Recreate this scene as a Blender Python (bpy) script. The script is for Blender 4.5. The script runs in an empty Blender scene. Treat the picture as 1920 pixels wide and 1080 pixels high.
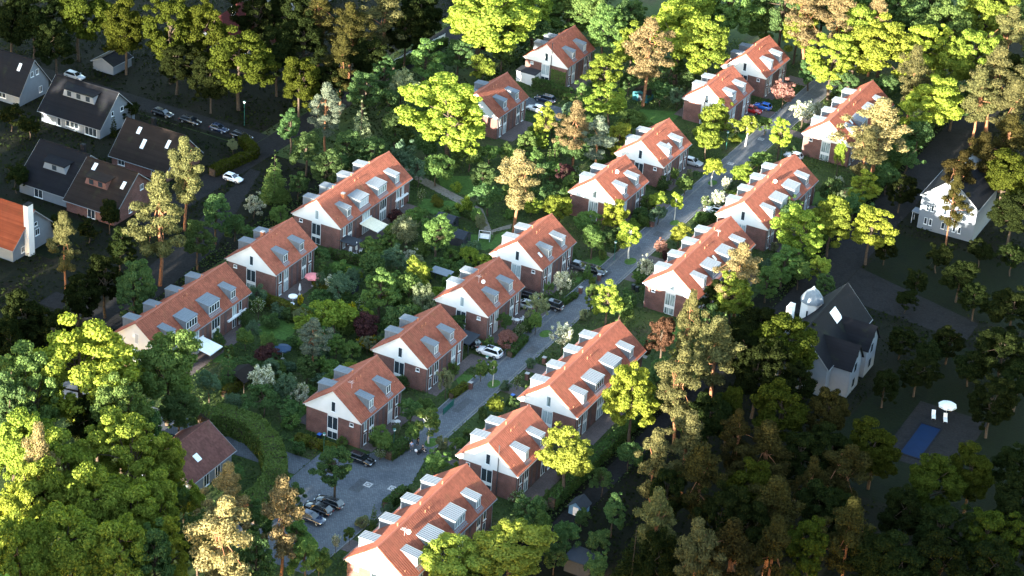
import bpy, math, random
import numpy as np
from mathutils import Vector, Matrix

# ------------------------------------------------------------------ camera, sky, sun, exposure
sc = bpy.context.scene
SUN_EL, SUN_AZ = math.radians(8.0), math.radians(1.5)      # sun stands low, towards -Y and a little -X
cam_data = bpy.data.cameras.new('camera')
cam = bpy.data.objects.new('camera', cam_data)
sc.collection.objects.link(cam)
cam_data.sensor_width = 36.0
cam_data.lens = 78.231
cam_data.clip_end = 5000.0
_yaw, _pitch, _roll = math.radians(26.3386), math.radians(28.6331), math.radians(4.2462)
_right = Vector((math.cos(_yaw), math.sin(_yaw), 0))
_fwd = Vector((-math.sin(_yaw) * math.cos(_pitch), math.cos(_yaw) * math.cos(_pitch), -math.sin(_pitch)))
_up = _right.cross(_fwd)
_r2 = math.cos(_roll) * _right + math.sin(_roll) * _up
_u2 = -math.sin(_roll) * _right + math.cos(_roll) * _up
_m = Matrix((( _r2.x, _u2.x, -_fwd.x, 143.0), (_r2.y, _u2.y, -_fwd.y, -319.0), (_r2.z, _u2.z, -_fwd.z, 193.628), (0, 0, 0, 1)))
cam.matrix_world = _m
sc.camera = cam

world = bpy.data.worlds.new('World')
sc.world = world
world.use_nodes = True
wn = world.node_tree
sky = wn.nodes.new('ShaderNodeTexSky')
sky.sky_type = 'NISHITA'
sky.sun_disc = False
sky.sun_elevation = SUN_EL
sky.sun_rotation = math.pi + SUN_AZ
sky.air_density = 1.0
sky.dust_density = 0.5
sky.ozone_density = 0.8
wn.links.new(sky.outputs[0], wn.nodes['Background'].inputs[0])
wn.nodes['Background'].inputs[1].default_value = 0.15

sun_data = bpy.data.lights.new('sun', 'SUN')
sun_data.energy = 4.4
sun_data.angle = math.radians(0.6)
sun_data.color = (1.0, 0.92, 0.77)
sun = bpy.data.objects.new('sun', sun_data)
sc.collection.objects.link(sun)
_sd = Vector((-math.sin(SUN_AZ) * math.cos(SUN_EL), -math.cos(SUN_AZ) * math.cos(SUN_EL), math.sin(SUN_EL)))
sun.rotation_euler = _sd.to_track_quat('Z', 'Y').to_euler()
sun.location = _sd * 400

sc.view_settings.view_transform = 'Standard'
sc.view_settings.look = 'None'
sc.view_settings.gamma = 1.0
sc.view_settings.exposure = 3.22
sc.cycles.max_bounces = 5
sc.cycles.diffuse_bounces = 3
sc.cycles.transmission_bounces = 3
sc.cycles.glossy_bounces = 2
sc.cycles.caustics_reflective = False
sc.cycles.caustics_refractive = False

C = sc.collection
rng = random.Random(7)
nrng = np.random.default_rng(11)
PI = math.pi

# ------------------------------------------------------------------ mesh helpers
class MB:
    """collects faces; build() links them as one mesh object"""
    def __init__(s): s.v = []; s.f = []
    def quad(s, *p):
        n = len(s.v); s.v.extend(p); s.f.append(tuple(range(n, n + len(p)))); return s
    def box(s, x0, x1, y0, y1, z0, z1):
        n = len(s.v)
        s.v += [(x0,y0,z0),(x1,y0,z0),(x1,y1,z0),(x0,y1,z0),(x0,y0,z1),(x1,y0,z1),(x1,y1,z1),(x0,y1,z1)]
        for q in ((3,2,1,0),(4,5,6,7),(0,1,5,4),(1,2,6,5),(2,3,7,6),(3,0,4,7)): s.f.append(tuple(n + i for i in q))
        return s
    def prism(s, prof, a, b, axis):
        """profile polygon (2-D) extruded from a to b along axis ('x': prof=(y,z); 'y': prof=(x,z); 'z': prof=(x,y))"""
        n = len(s.v); k = len(prof)
        for t in (a, b):
            for p in prof:
                s.v.append((t, p[0], p[1]) if axis == 'x' else ((p[0], t, p[1]) if axis == 'y' else (p[0], p[1], t)))
        s.f.append(tuple(n + i for i in range(k))[::-1]); s.f.append(tuple(n + k + i for i in range(k)))
        for i in range(k):
            j = (i + 1) % k
            s.f.append((n + i, n + j, n + k + j, n + k + i))
        return s
    def tube(s, p0, p1, r0, r1=None, n=6, cap=True):
        r1 = r0 if r1 is None else r1
        p0 = Vector(p0); p1 = Vector(p1); d = (p1 - p0)
        if d.length < 1e-6: return s
        d.normalize()
        a = d.orthogonal().normalized(); b = d.cross(a); k = len(s.v)
        for p, r in ((p0, r0), (p1, r1)):
            for i in range(n):
                t = 2 * PI * i / n
                s.v.append(tuple(p + a * (r * math.cos(t)) + b * (r * math.sin(t))))
        for i in range(n):
            j = (i + 1) % n
            s.f.append((k + i, k + j, k + n + j, k + n + i))
        if cap:
            s.f.append(tuple(k + i for i in range(n))[::-1]); s.f.append(tuple(k + n + i for i in range(n)))
        return s
    def lathe(s, prof, n=12, c=(0, 0, 0)):
        k = len(s.v); m = len(prof)
        for (r, z) in prof:
            for i in range(n):
                t = 2 * PI * i / n
                s.v.append((c[0] + r * math.cos(t), c[1] + r * math.sin(t), c[2] + z))
        for q in range(m - 1):
            for i in range(n):
                j = (i + 1) % n
                s.f.append((k + q*n + i, k + q*n + j, k + (q+1)*n + j, k + (q+1)*n + i))
        s.f.append(tuple(k + i for i in range(n))[::-1]); s.f.append(tuple(k + (m-1)*n + i for i in range(n)))
        return s
    def mesh(s, name, smooth=False):
        me = bpy.data.meshes.new(name); me.from_pydata(s.v, [], s.f); me.update()
        if smooth: me.polygons.foreach_set('use_smooth', [True] * len(me.polygons))
        return me
    def build(s, name, mat, parent=None, smooth=False):
        return link(name, s.mesh(name, smooth), mat, parent)

def link(name, me, mat, parent=None):
    o = bpy.data.objects.new(name, me)
    if mat is not None and len(me.materials) == 0: me.materials.append(mat)
    C.objects.link(o)
    if parent is not None: o.parent = parent
    return o

def empty(name, loc=(0, 0, 0), rz=0.0, parent=None):
    o = bpy.data.objects.new(name, None); C.objects.link(o)
    o.location = loc; o.rotation_euler = (0, 0, rz); o.empty_display_size = 0.3
    if parent is not None: o.parent = parent
    return o

def tag(o, label, cat, group=None, kind=None):
    if label: o['label'] = label
    if cat: o['category'] = cat
    if group: o['group'] = group
    if kind: o['kind'] = kind
    return o

def copy_tree(o, parent=None):
    kids = list(o.children)
    c = o.copy(); C.objects.link(c)
    c.parent = parent
    for ch in kids: copy_tree(ch, c)
    return c

def own_mat(o, mat):
    """a material of this object's own on shared mesh data"""
    o.material_slots[0].link = 'OBJECT'; o.material_slots[0].material = mat

# ------------------------------------------------------------------ material helpers
class NT:
    def __init__(s, name):
        s.m = bpy.data.materials.new(name); s.m.use_nodes = True
        s.t = s.m.node_tree; s.n = s.t.nodes; s.b = s.n['Principled BSDF']; s.out = s.n['Material Output']
    def new(s, ty, **kw):
        x = s.n.new(ty)
        for k, v in kw.items(): setattr(x, k, v)
        return x
    def lk(s, a, b): s.t.links.new(a, b)
    def noise(s, vec, scale, detail=3, rough=.55):
        x = s.new('ShaderNodeTexNoise'); x.inputs['Scale'].default_value = scale; x.inputs['Detail'].default_value = detail
        x.inputs['Roughness'].default_value = rough
        if vec is not None: s.lk(vec, x.inputs['Vector'])
        return x.outputs['Fac']
    def ramp(s, fac, stops):
        x = s.new('ShaderNodeValToRGB'); e = x.color_ramp.elements
        while len(e) < len(stops): e.new(.5)
        for i, (p, c) in enumerate(stops):
            e[i].position = p; e[i].color = (c[0], c[1], c[2], 1)
        s.lk(fac, x.inputs[0]); return x.outputs[0]
    def mix(s, fac, a, b, mode='MIX'):
        x = s.new('ShaderNodeMix'); x.data_type = 'RGBA'; x.blend_type = mode
        for sock, v in ((x.inputs[0], fac), (x.inputs[6], a), (x.inputs[7], b)):
            if hasattr(v, 'links'): s.lk(v, sock)
            elif isinstance(v, (int, float)): sock.default_value = v
            else: sock.default_value = (v[0], v[1], v[2], 1)
        return x.outputs[2]
    def math(s, op, a, b=None):
        x = s.new('ShaderNodeMath'); x.operation = op
        for i, v in enumerate((a, b)):
            if v is None: continue
            if hasattr(v, 'links'): s.lk(v, x.inputs[i])
            else: x.inputs[i].default_value = v
        return x.outputs[0]
    def bump(s, h, strength=.4, dist=.05):
        x = s.new('ShaderNodeBump'); x.inputs['Strength'].default_value = strength; x.inputs['Distance'].default_value = dist
        s.lk(h, x.inputs['Height']); s.lk(x.outputs[0], s.b.inputs['Normal']); return x.outputs[0]
    def col(s, c):
        if hasattr(c, 'links'): s.lk(c, s.b.inputs['Base Color'])
        else: s.b.inputs['Base Color'].default_value = (c[0], c[1], c[2], 1)
    def set(s, rough=.6, metal=0.0, spec=.5):
        s.b.inputs['Roughness'].default_value = rough; s.b.inputs['Metallic'].default_value = metal
        s.b.inputs['Specular IOR Level'].default_value = spec

def plain(name, c, rough=.6, metal=0.0, spec=.4, var=.12, scale=3.0):
    t = NT(name); g = t.new('ShaderNodeTexCoord')
    f = t.noise(g.outputs['Object'], scale, 4)
    t.col(t.ramp(f, [(.3, [x * (1 - var) for x in c]), (.7, [min(1, x * (1 + var)) for x in c])]))
    t.set(rough, metal, spec); return t.m

def leaf_mat(name, ca, cb, third=None, frac=0.0, trans=.35):
    """leaf colours vary from leaf to leaf, from clump to clump and from tree to tree; third = blossom share"""
    t = NT(name)
    geo = t.new('ShaderNodeNewGeometry'); oi = t.new('ShaderNodeObjectInfo'); tc = t.new('ShaderNodeTexCoord')
    big = t.noise(tc.outputs['Object'], .55, 2)
    r = t.math('ADD', t.math('MULTIPLY', geo.outputs['Random Per Island'], .55), t.math('MULTIPLY', big, .45))
    c = t.ramp(r, [(.2, ca), (.75, cb)])
    if third is not None:
        c = t.mix(t.math('LESS_THAN', geo.outputs['Random Per Island'], frac), c, third)
    hsv = t.new('ShaderNodeHueSaturation')
    t.lk(c, hsv.inputs['Color'])
    t.lk(t.math('ADD', t.math('MULTIPLY', oi.outputs['Random'], .03), .485), hsv.inputs['Hue'])
    t.lk(t.math('ADD', t.math('MULTIPLY', oi.outputs['Random'], .35), .82), hsv.inputs['Value'])
    c = hsv.outputs[0]
    t.n.remove(t.b)
    d = t.new('ShaderNodeBsdfDiffuse'); tr = t.new('ShaderNodeBsdfTranslucent'); mx = t.new('ShaderNodeMixShader')
    t.lk(c, d.inputs[0])
    tcol = t.mix(1.0, c, (1.25, 1.15, .45), 'MULTIPLY')
    t.lk(tcol, tr.inputs[0]); mx.inputs[0].default_value = trans
    t.lk(d.outputs[0], mx.inputs[1]); t.lk(tr.outputs[0], mx.inputs[2]); t.lk(mx.outputs[0], t.out.inputs[0])
    return t.m

def roof_mat(name, c, per=(.42, .38), var=.24):
    t = NT(name); g = t.new('ShaderNodeTexCoord'); oi = t.new('ShaderNodeObjectInfo')
    sep = t.new('ShaderNodeSeparateXYZ'); t.lk(g.outputs['Object'], sep.inputs[0])
    a = t.math('FLOOR', t.math('DIVIDE', sep.outputs[1], per[0])); b = t.math('FLOOR', t.math('DIVIDE', sep.outputs[2], per[1] * .6))
    cmb = t.new('ShaderNodeCombineXYZ'); t.lk(a, cmb.inputs[0]); t.lk(b, cmb.inputs[1])
    wn_ = t.new('ShaderNodeTexWhiteNoise'); t.lk(cmb.outputs[0], wn_.inputs[0])
    f = t.math('ADD', t.math('MULTIPLY', wn_.outputs[0], .45), t.math('MULTIPLY', t.noise(g.outputs['Object'], .5, 4), .55))
    cc = t.ramp(f, [(.15, [x * (1 - var) for x in c]), (.85, [x * (1 + var) for x in c])])
    off = t.new('ShaderNodeVectorMath'); off.operation = 'ADD'; t.lk(g.outputs['Object'], off.inputs[0]); t.lk(t.math('MULTIPLY', oi.outputs['Random'], 90.0), off.inputs[1])
    mp = t.new('ShaderNodeMapping'); mp.inputs['Scale'].default_value = (.55, 1.5, .55); t.lk(off.outputs[0], mp.inputs[0])
    strk = t.noise(mp.outputs[0], .9, 6, .72); moss = t.noise(off.outputs[0], .35, 6, .7)
    cc = t.mix(t.math('MULTIPLY', t.math('SUBTRACT', strk, .45), 1.3), cc, [x * .38 for x in c])
    mz = t.new('ShaderNodeMath'); mz.operation = 'MULTIPLY'; mz.use_clamp = True; t.lk(t.math('SUBTRACT', moss, .56), mz.inputs[0]); mz.inputs[1].default_value = 3.0
    cc = t.mix(mz.outputs[0], cc, [c[0] * .55 + .02, c[1] * .8 + .025, c[2] * .6 + .01])
    hsv = t.new('ShaderNodeHueSaturation'); t.lk(cc, hsv.inputs['Color'])
    t.lk(t.math('ADD', t.math('MULTIPLY', oi.outputs['Random'], .30), .86), hsv.inputs['Value'])
    t.col(hsv.outputs[0]); t.set(.85, 0, .12); return t.m

def brick_mat(name, c1, c2, mortar):
    t = NT(name); g = t.new('ShaderNodeTexCoord'); sep = t.new('ShaderNodeSeparateXYZ'); t.lk(g.outputs['Object'], sep.inputs[0])
    cmb = t.new('ShaderNodeCombineXYZ'); t.lk(t.math('ADD', sep.outputs[0], sep.outputs[1]), cmb.inputs[0]); t.lk(sep.outputs[2], cmb.inputs[1])
    br = t.new('ShaderNodeTexBrick'); t.lk(cmb.outputs[0], br.inputs['Vector'])
    br.inputs['Scale'].default_value = 1.0; br.inputs['Brick Width'].default_value = .25; br.inputs['Row Height'].default_value = .083
    br.inputs['Mortar Size'].default_value = .008; br.inputs['Bias'].default_value = 0
    for k, c in (('Color1', c1), ('Color2', c2), ('Mortar', mortar)): br.inputs[k].default_value = (*c, 1)
    f = t.noise(g.outputs['Object'], .8, 5)
    t.col(t.mix(1.0, br.outputs[0], t.ramp(f, [(.3, (.72,)*3), (.7, (1.18,)*3)]), 'MULTIPLY')); t.set(.85, 0, .25)
    t.bump(br.outputs['Fac'], -.3, .01); return t.m

def zinc_mat(name, c):
    t = NT(name); g = t.new('ShaderNodeTexCoord')
    f = t.noise(g.outputs['Object'], 2.5, 5, .65)
    mp = t.new('ShaderNodeMapping'); mp.inputs['Scale'].default_value = (7, 7, .6); t.lk(g.outputs['Object'], mp.inputs[0])
    f2 = t.noise(mp.outputs[0], 1.0, 3)
    t.col(t.ramp(t.math('ADD', t.math('MULTIPLY', f, .5), t.math('MULTIPLY', f2, .5)), [(.3, [x * .78 for x in c]), (.7, [x * 1.15 for x in c])]))
    t.set(.6, .0, .3); return t.m

def paving_mat(name, c, scale=1.0):
    t = NT(name); g = t.new('ShaderNodeTexCoord')
    br = t.new('ShaderNodeTexBrick'); t.lk(g.outputs['Object'], br.inputs['Vector']); br.inputs['Scale'].default_value = scale
    br.inputs['Brick Width'].default_value = .42; br.inputs['Row Height'].default_value = .28; br.inputs['Mortar Size'].default_value = .03
    br.inputs['Color1'].default_value = (*[x * 1.18 for x in c], 1); br.inputs['Color2'].default_value = (*[x * .78 for x in c], 1); br.inputs['Mortar'].default_value = (*[x * .5 for x in c], 1)
    f = t.noise(g.outputs['Object'], .22, 6, .6); f2 = t.noise(g.outputs['Object'], 1.6, 5, .7)
    cc = t.mix(1.0, br.outputs[0], t.ramp(f, [(.3, (.74, .75, .78)), (.7, (1.22, 1.2, 1.15))]), 'MULTIPLY')
    cc = t.mix(t.math('MULTIPLY', t.math('GREATER_THAN', f2, .66), .35), cc, [x * .45 for x in c])
    t.col(cc); t.set(.8, 0, .35); t.bump(br.outputs['Fac'], -.25, .02); return t.m

def ground_mat(name, ca, cb, cc, scale=.12):
    t = NT(name); g = t.new('ShaderNodeTexCoord')
    f = t.noise(g.outputs['Object'], scale, 6, .65); f2 = t.noise(g.outputs['Object'], 2.2, 5, .7)
    a = t.ramp(f, [(.35, ca), (.5, cb), (.68, cc)])
    t.col(t.mix(1.0, a, t.ramp(f2, [(.25, (.55,)*3), (.75, (1.4,)*3)]), 'MULTIPLY')); t.set(.95, 0, .1)
    t.bump(f2, .8, .15); return t.m

def glass_mat(name, c, rough=.08, curtain=None):
    t = NT(name); g = t.new('ShaderNodeTexCoord')
    if curtain:
        mp = t.new('ShaderNodeMapping'); mp.inputs['Scale'].default_value = (9, 9, .4); t.lk(g.outputs['Object'], mp.inputs[0])
        t.col(t.ramp(t.noise(mp.outputs[0], 1.0, 2), [(.42, c), (.58, curtain)]))
    else: t.col(c)
    t.set(rough, 0, .9); t.b.inputs['IOR'].default_value = 1.5; return t.m

M = {
 'tile': roof_mat('clay pantiles', (.262, .083, .051)),
 'tile_ridge': plain('ridge tiles', (.285, .088, .054), .8),
 'brick': brick_mat('dark red brick', (.165, .064, .050), (.120, .052, .045), (.165, .130, .115)),
 'white': plain('white render', (.72, .70, .68), .85, 0, .2, .05, .7),
 'frame': plain('white window frame', (.72, .74, .75), .5),
 'zinc': zinc_mat('weathered zinc', (.135, .16, .185)),
 'zinc_roof': zinc_mat('standing seam zinc', (.155, .18, .205)),
 'glass': glass_mat('window glass', (.025, .035, .045)),
 'glass_c': glass_mat('curtained window', (.05, .08, .085), .1, (.40, .46, .46)),
 'glass_l': glass_mat('net curtain window', (.22, .28, .30), .1, (.42, .46, .47)),
 'shutter': plain('roller shutter', (.42, .44, .47), .6),
 'panel': plain('dark timber panel', (.085, .055, .055), .7),
 'pipe': zinc_mat('downpipe zinc', (.20, .21, .22)),
 'steel': plain('flue steel', (.10, .10, .11), .4, .6),
 'asphalt': paving_mat('paved street', (.098, .108, .124)),
 'asphalt_shaded': ground_mat('asphalt with painted shade', (.012, .012, .012), (.018, .017, .017), (.015, .014, .014), .3),  # asphalt tone lowered: corner shade painted into the colour
 'paving': paving_mat('clay pavers', (.115, .088, .084), 1.6),
 'path': ground_mat('gravel path', (.16, .14, .115), (.21, .185, .155), (.13, .12, .10), .4),
 'channel': paving_mat('pale gutter setts', (.155, .152, .150), 2.0),
 'patch': paving_mat('relaid setts', (.070, .074, .082), 1.3),
 'kerb': plain('kerb stone', (.20, .20, .20), .85, 0, .2, .2, 2),
 'ground': ground_mat('garden earth and grass', (.030, .050, .016), (.044, .064, .020), (.056, .052, .027)),
 'woodfloor_shaded': ground_mat('forest floor with painted shade', (.006, .007, .004), (.009, .010, .005), (.011, .009, .006)),  # near black because the corner shade is put into the floor colour
 'lawn': ground_mat('lawn', (.045, .090, .020), (.064, .122, .027), (.052, .100, .024), .35),
 'lawn_shaded': ground_mat('lawn with painted shade', (.004, .007, .003), (.006, .010, .003), (.005, .008, .003), .3),  # same lawn with the corner darkness painted into its greens
 'bark': plain('bark', (.075, .055, .04), .95, 0, .1, .35, 4),
 'pinebark': plain('pine bark', (.23, .105, .055), .9, 0, .1, .35, 3),
 'birchbark': plain('limewashed bark', (.55, .53, .48), .9, 0, .1, .25, 3),
 'slate': roof_mat('dark slate', (.007, .0075, .010), (.3, .3), .25),  # dark roof taken darker still, corner shade painted into the colour
 'brownroof': roof_mat('dark brown tiles', (.017, .012, .010), (.3, .35), .25),  # brown tiles lowered further to paint in the corner shade
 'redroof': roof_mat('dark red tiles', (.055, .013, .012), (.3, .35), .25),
 'plumroof': roof_mat('red brown tiles', (.125, .052, .043), (.3, .35), .3),
 'orangeroof': roof_mat('orange tiles', (.20, .05, .022), (.3, .35), .3),
 'white_shaded': plain('white wall with painted shade', (.16, .18, .205), .85, 0, .2, .06, .8),  # white wall; the dim grey-blue is corner shade painted in
 'cream': plain('cream canvas', (.72, .66, .50), .8),
 'canvas': plain('white canvas', (.80, .80, .78), .8),
 'pink': plain('pink canvas', (.75, .24, .24), .8),
 'navy': plain('navy canvas', (.016, .04, .085), .8),
 'wood': plain('weathered timber', (.13, .10, .075), .85, 0, .2, .3),
 'darkwood': plain('dark stained timber', (.030, .033, .040), .8),
 'felt': plain('roofing felt', (.022, .027, .036), .9),
 'teal': plain('teal painted boards', (.02, .13, .15), .6),
 'bluepaint': plain('blue painted boards', (.10, .22, .38), .6),
 'green_metal': plain('green powder coat', (.02, .12, .09), .5),
 'plastic': plain('white plastic', (.78, .79, .80), .4),
 'black_plastic': plain('black plastic', (.016, .018, .021), .45),
 'blue_plastic': plain('blue plastic', (.03, .12, .42), .4),
 'chimney': plain('orange chimney clay', (.42, .15, .075), .85),
 'iron': plain('cast iron', (.05, .05, .052), .5, .4),
 'concrete': plain('pale concrete', (.36, .35, .34), .9, 0, .2, .15, 1.2),
 'lamp_glass': plain('lamp globe', (.80, .82, .82), .3),
 'water': plain('pool water', (.004, .016, .048), .6, 0, .05, .1, .6),  # water blue lowered, corner dimness put into the colour
 'tyre': plain('tyre rubber', (.012, .012, .013), .85),
 'rim': plain('alloy rim', (.45, .46, .48), .35, .7),
 'carglass': glass_mat('car glass', (.010, .013, .016), .05),
 'tail': plain('tail lamp', (.35, .012, .01), .3),
 'headl': plain('head lamp', (.62, .66, .70), .2),
 'skin': plain('skin', (.46, .27, .19), .6),
 'shirt_blue': plain('light blue cotton', (.22, .36, .60), .85),
 'cloth_dark': plain('dark cotton', (.014, .015, .02), .9),
 'trouser': plain('grey blue cotton', (.085, .10, .14), .9),
 'hair': plain('dark hair', (.03, .02, .014), .7),
 'red_paint': plain('red paint', (.45, .02, .018), .35),
}
def paint(name, c, rough=.22):
    t = NT(name); t.col(c); t.set(rough, 0, .6); t.b.inputs['Coat Weight'].default_value = .6; t.b.inputs['Coat Roughness'].default_value = .06
    return t.m
PAINT = {'white': paint('white car paint', (.74, .75, .76)), 'black': paint('black car paint', (.007, .0075, .010)), 'navy': paint('dark blue car paint', (.012, .022, .05)),
 'silver': paint('silver car paint', (.36, .39, .42), .3), 'red': paint('red car paint', (.34, .014, .014)), 'blue': paint('bright blue car paint', (.012, .11, .45)),
 'grey': paint('dark grey car paint', (.05, .055, .065))}
LEAF = {
 'yg': leaf_mat('fresh yellow green leaves', (0.094, 0.140, 0.022), (0.220, 0.270, 0.046)),
 'lime': leaf_mat('bright lime leaves', (0.130, 0.176, 0.024), (0.280, 0.318, 0.050)),
 'g': leaf_mat('mid green leaves', (0.062, 0.112, 0.032), (0.142, 0.212, 0.062)),
 'dg': leaf_mat('deep green leaves', (0.042, 0.080, 0.030), (0.098, 0.156, 0.056)),
 'bg': leaf_mat('blue green leaves', (0.056, 0.100, 0.060), (0.122, 0.180, 0.108)),
 'gold': leaf_mat('golden green leaves', (0.145, 0.180, 0.028), (0.290, 0.325, 0.060)),
 'pale': leaf_mat('pale grey green leaves', (0.125, 0.150, 0.085), (0.220, 0.250, 0.140)),
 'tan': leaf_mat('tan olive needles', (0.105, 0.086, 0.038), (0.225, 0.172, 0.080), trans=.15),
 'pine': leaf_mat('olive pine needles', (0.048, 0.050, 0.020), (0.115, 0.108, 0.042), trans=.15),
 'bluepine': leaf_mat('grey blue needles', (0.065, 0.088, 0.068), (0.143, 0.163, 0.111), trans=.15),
 'pine_shaded': leaf_mat('olive needles with painted shade', (0.016, 0.015, 0.006), (0.044, 0.037, 0.011), trans=.12),  # pine needles with corner shade painted into both tones
 'g_shaded': leaf_mat('green leaves with painted shade', (0.008, 0.013, 0.005), (0.021, 0.028, 0.008), trans=.2),  # green leaves darkened in colour to stand for corner shade
 'yg_shaded': leaf_mat('yellow green leaves with painted shade', (0.026, 0.036, 0.006), (0.058, 0.070, 0.011), trans=.25),  # yellow green leaves, corner dimming painted into the colour
 'copper': leaf_mat('dark copper leaves', (0.045, 0.024, 0.026), (0.093, 0.042, 0.042)),
 'bronze': leaf_mat('bronze leaves', (0.061, 0.037, 0.024), (0.132, 0.077, 0.042)),
 'rose': leaf_mat('rose pink leaves', (0.176, 0.083, 0.074), (0.330, 0.165, 0.144)),
 'white': leaf_mat('white blossom and leaves', (0.085, 0.110, 0.050), (0.160, 0.180, 0.090), (.62, .62, .55), .55),
 'fewwhite': leaf_mat('leaves with white flowers', (0.045, 0.090, 0.022), (0.105, 0.165, 0.038), (.62, .62, .58), .16),
 'yellowflower': leaf_mat('yellow flowering shrub', (0.100, 0.120, 0.012), (0.200, 0.200, 0.020), (.52, .40, .02), .45),
 'hedge': leaf_mat('clipped hedge leaves', (0.040, 0.072, 0.024), (0.088, 0.135, 0.042)),
 'hedge_y': leaf_mat('olive hedge leaves', (0.075, 0.092, 0.020), (0.150, 0.160, 0.032)),
 'cover': leaf_mat('ground cover leaves', (0.040, 0.070, 0.026), (0.100, 0.148, 0.050)),
}

# ------------------------------------------------------------------ layout tables (metres; x across the street, y along it)
HOUSES = [('h', 2, 1, -14.13, -62.49, 'short brick house nearest the turning area, first of the middle row', 'houses of the middle row', [('aerial', 1.3, 3.6)]), ('h', 2, 1, -14.11, -41.89, 'short brick house left of the white SUV, second of the middle row', 'houses of the middle row', []), ('h', 2, 1, -14.19, -20.89, 'short brick house with several aerials, third of the middle row', 'houses of the middle row', [('aerial', 1.0, 4.2), ('dish', 1.6, 4.8)]), ('h', 2, 1, -14.36, -0.29, 'short brick house with a roof window, fourth of the middle row', 'houses of the middle row', [('skylight', 3.2, 2.0)]), ('h', 2, 1, -14.3, 30.98, 'short brick house behind young street trees, fifth of the middle row', 'houses of the middle row', [('dish', 1.5, 6.6)]), ('h', 2, 1, -14.6, 52.07, 'short brick house beside a silver hatchback, sixth of the middle row', 'houses of the middle row', [('skylight', 3.0, 6.4)]), ('h', 2, 1, -15.0, 85.6, 'short brick house with a tall flue, beside the red car, middle row', 'houses of the middle row', [('flue', -0.3)]), ('h', 2, 1, -15.19, 106.55, 'short brick house at the far end of the middle row', 'houses of the middle row', []), ('h', 4, -1, -52.27, -62.9, 'long brick terrace with white awning, nearest in the left-hand row', 'houses of the left-hand row', [('awning', 8.2, 11.9, 4.0, 'canvas', 0.6), ('awningbox', 3.0, 5.6), ('awningbox', 19.0, 24.6)]), ('h', 2, -1, -52.23, -29.45, 'short brick house beside a pink parasol, second in the left-hand row', 'houses of the left-hand row', [('chimney', -1.6, 6.2)]), ('h', 4, -1, -52.52, -7.69, 'long brick terrace with cream awning, third in the left-hand row', 'houses of the left-hand row', [('awning', 7.4, 11.3, 3.8, 'cream', 0.6), ('awningbox', 20.2, 24.6), ('chimney', 1.9, 6.3)]), ('h', 2, -1, -52.49, 52.76, 'short brick house half hidden by a large bright tree, left-hand row', 'houses of the left-hand row', []), ('h', 2, -1, -52.89, 84.9, 'short brick house with ivy on its gable, farthest in the left-hand row', 'houses of the left-hand row', [('flue', 1.3)]), ('h', 4, -1, 13.74, -94.7, 'long brick terrace at the bottom edge, nearest in the right-hand row', 'houses of the right-hand row', [('dish', 1.4, 6.4), ('aerial', 1.2, 5.6)]), ('h', 2, -1, 13.67, -61.97, 'short brick house with a tall flue, second in the right-hand row', 'houses of the right-hand row', [('flue', 1.9)]), ('h', 4, -1, 13.6, -41.61, 'long brick terrace third from the bottom in the right-hand row', 'houses of the right-hand row', []), ('h', 4, -1, 13.6, 5.97, 'long brick terrace fourth from the bottom in the right-hand row', 'houses of the right-hand row', [('skylight', 2.4, 12.2), ('aerial', 0.9, 18.0)]), ('h', 4, -1, 13.23, 39.02, 'long brick terrace fifth from the bottom in the right-hand row', 'houses of the right-hand row', [('dish', 1.2, 12.6)]), ('h', 4, -1, 12.94, 84.17, 'long brick terrace farthest away in the right-hand row', 'houses of the right-hand row', [('skylight', 2.2, 6.3)])]
GROUPS = ['trees along the top edge', 'trees around the dark villas', 'trees beside the dark lane', 'trees beside the far street', 'trees beside the street', 'trees by the right-hand row', 'trees of the dark lower-right woods', 'trees of the gardens left of the middle row', 'trees of the lower-left woods', 'trees of the upper gardens', 'trees of the upper-right woods']
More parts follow.
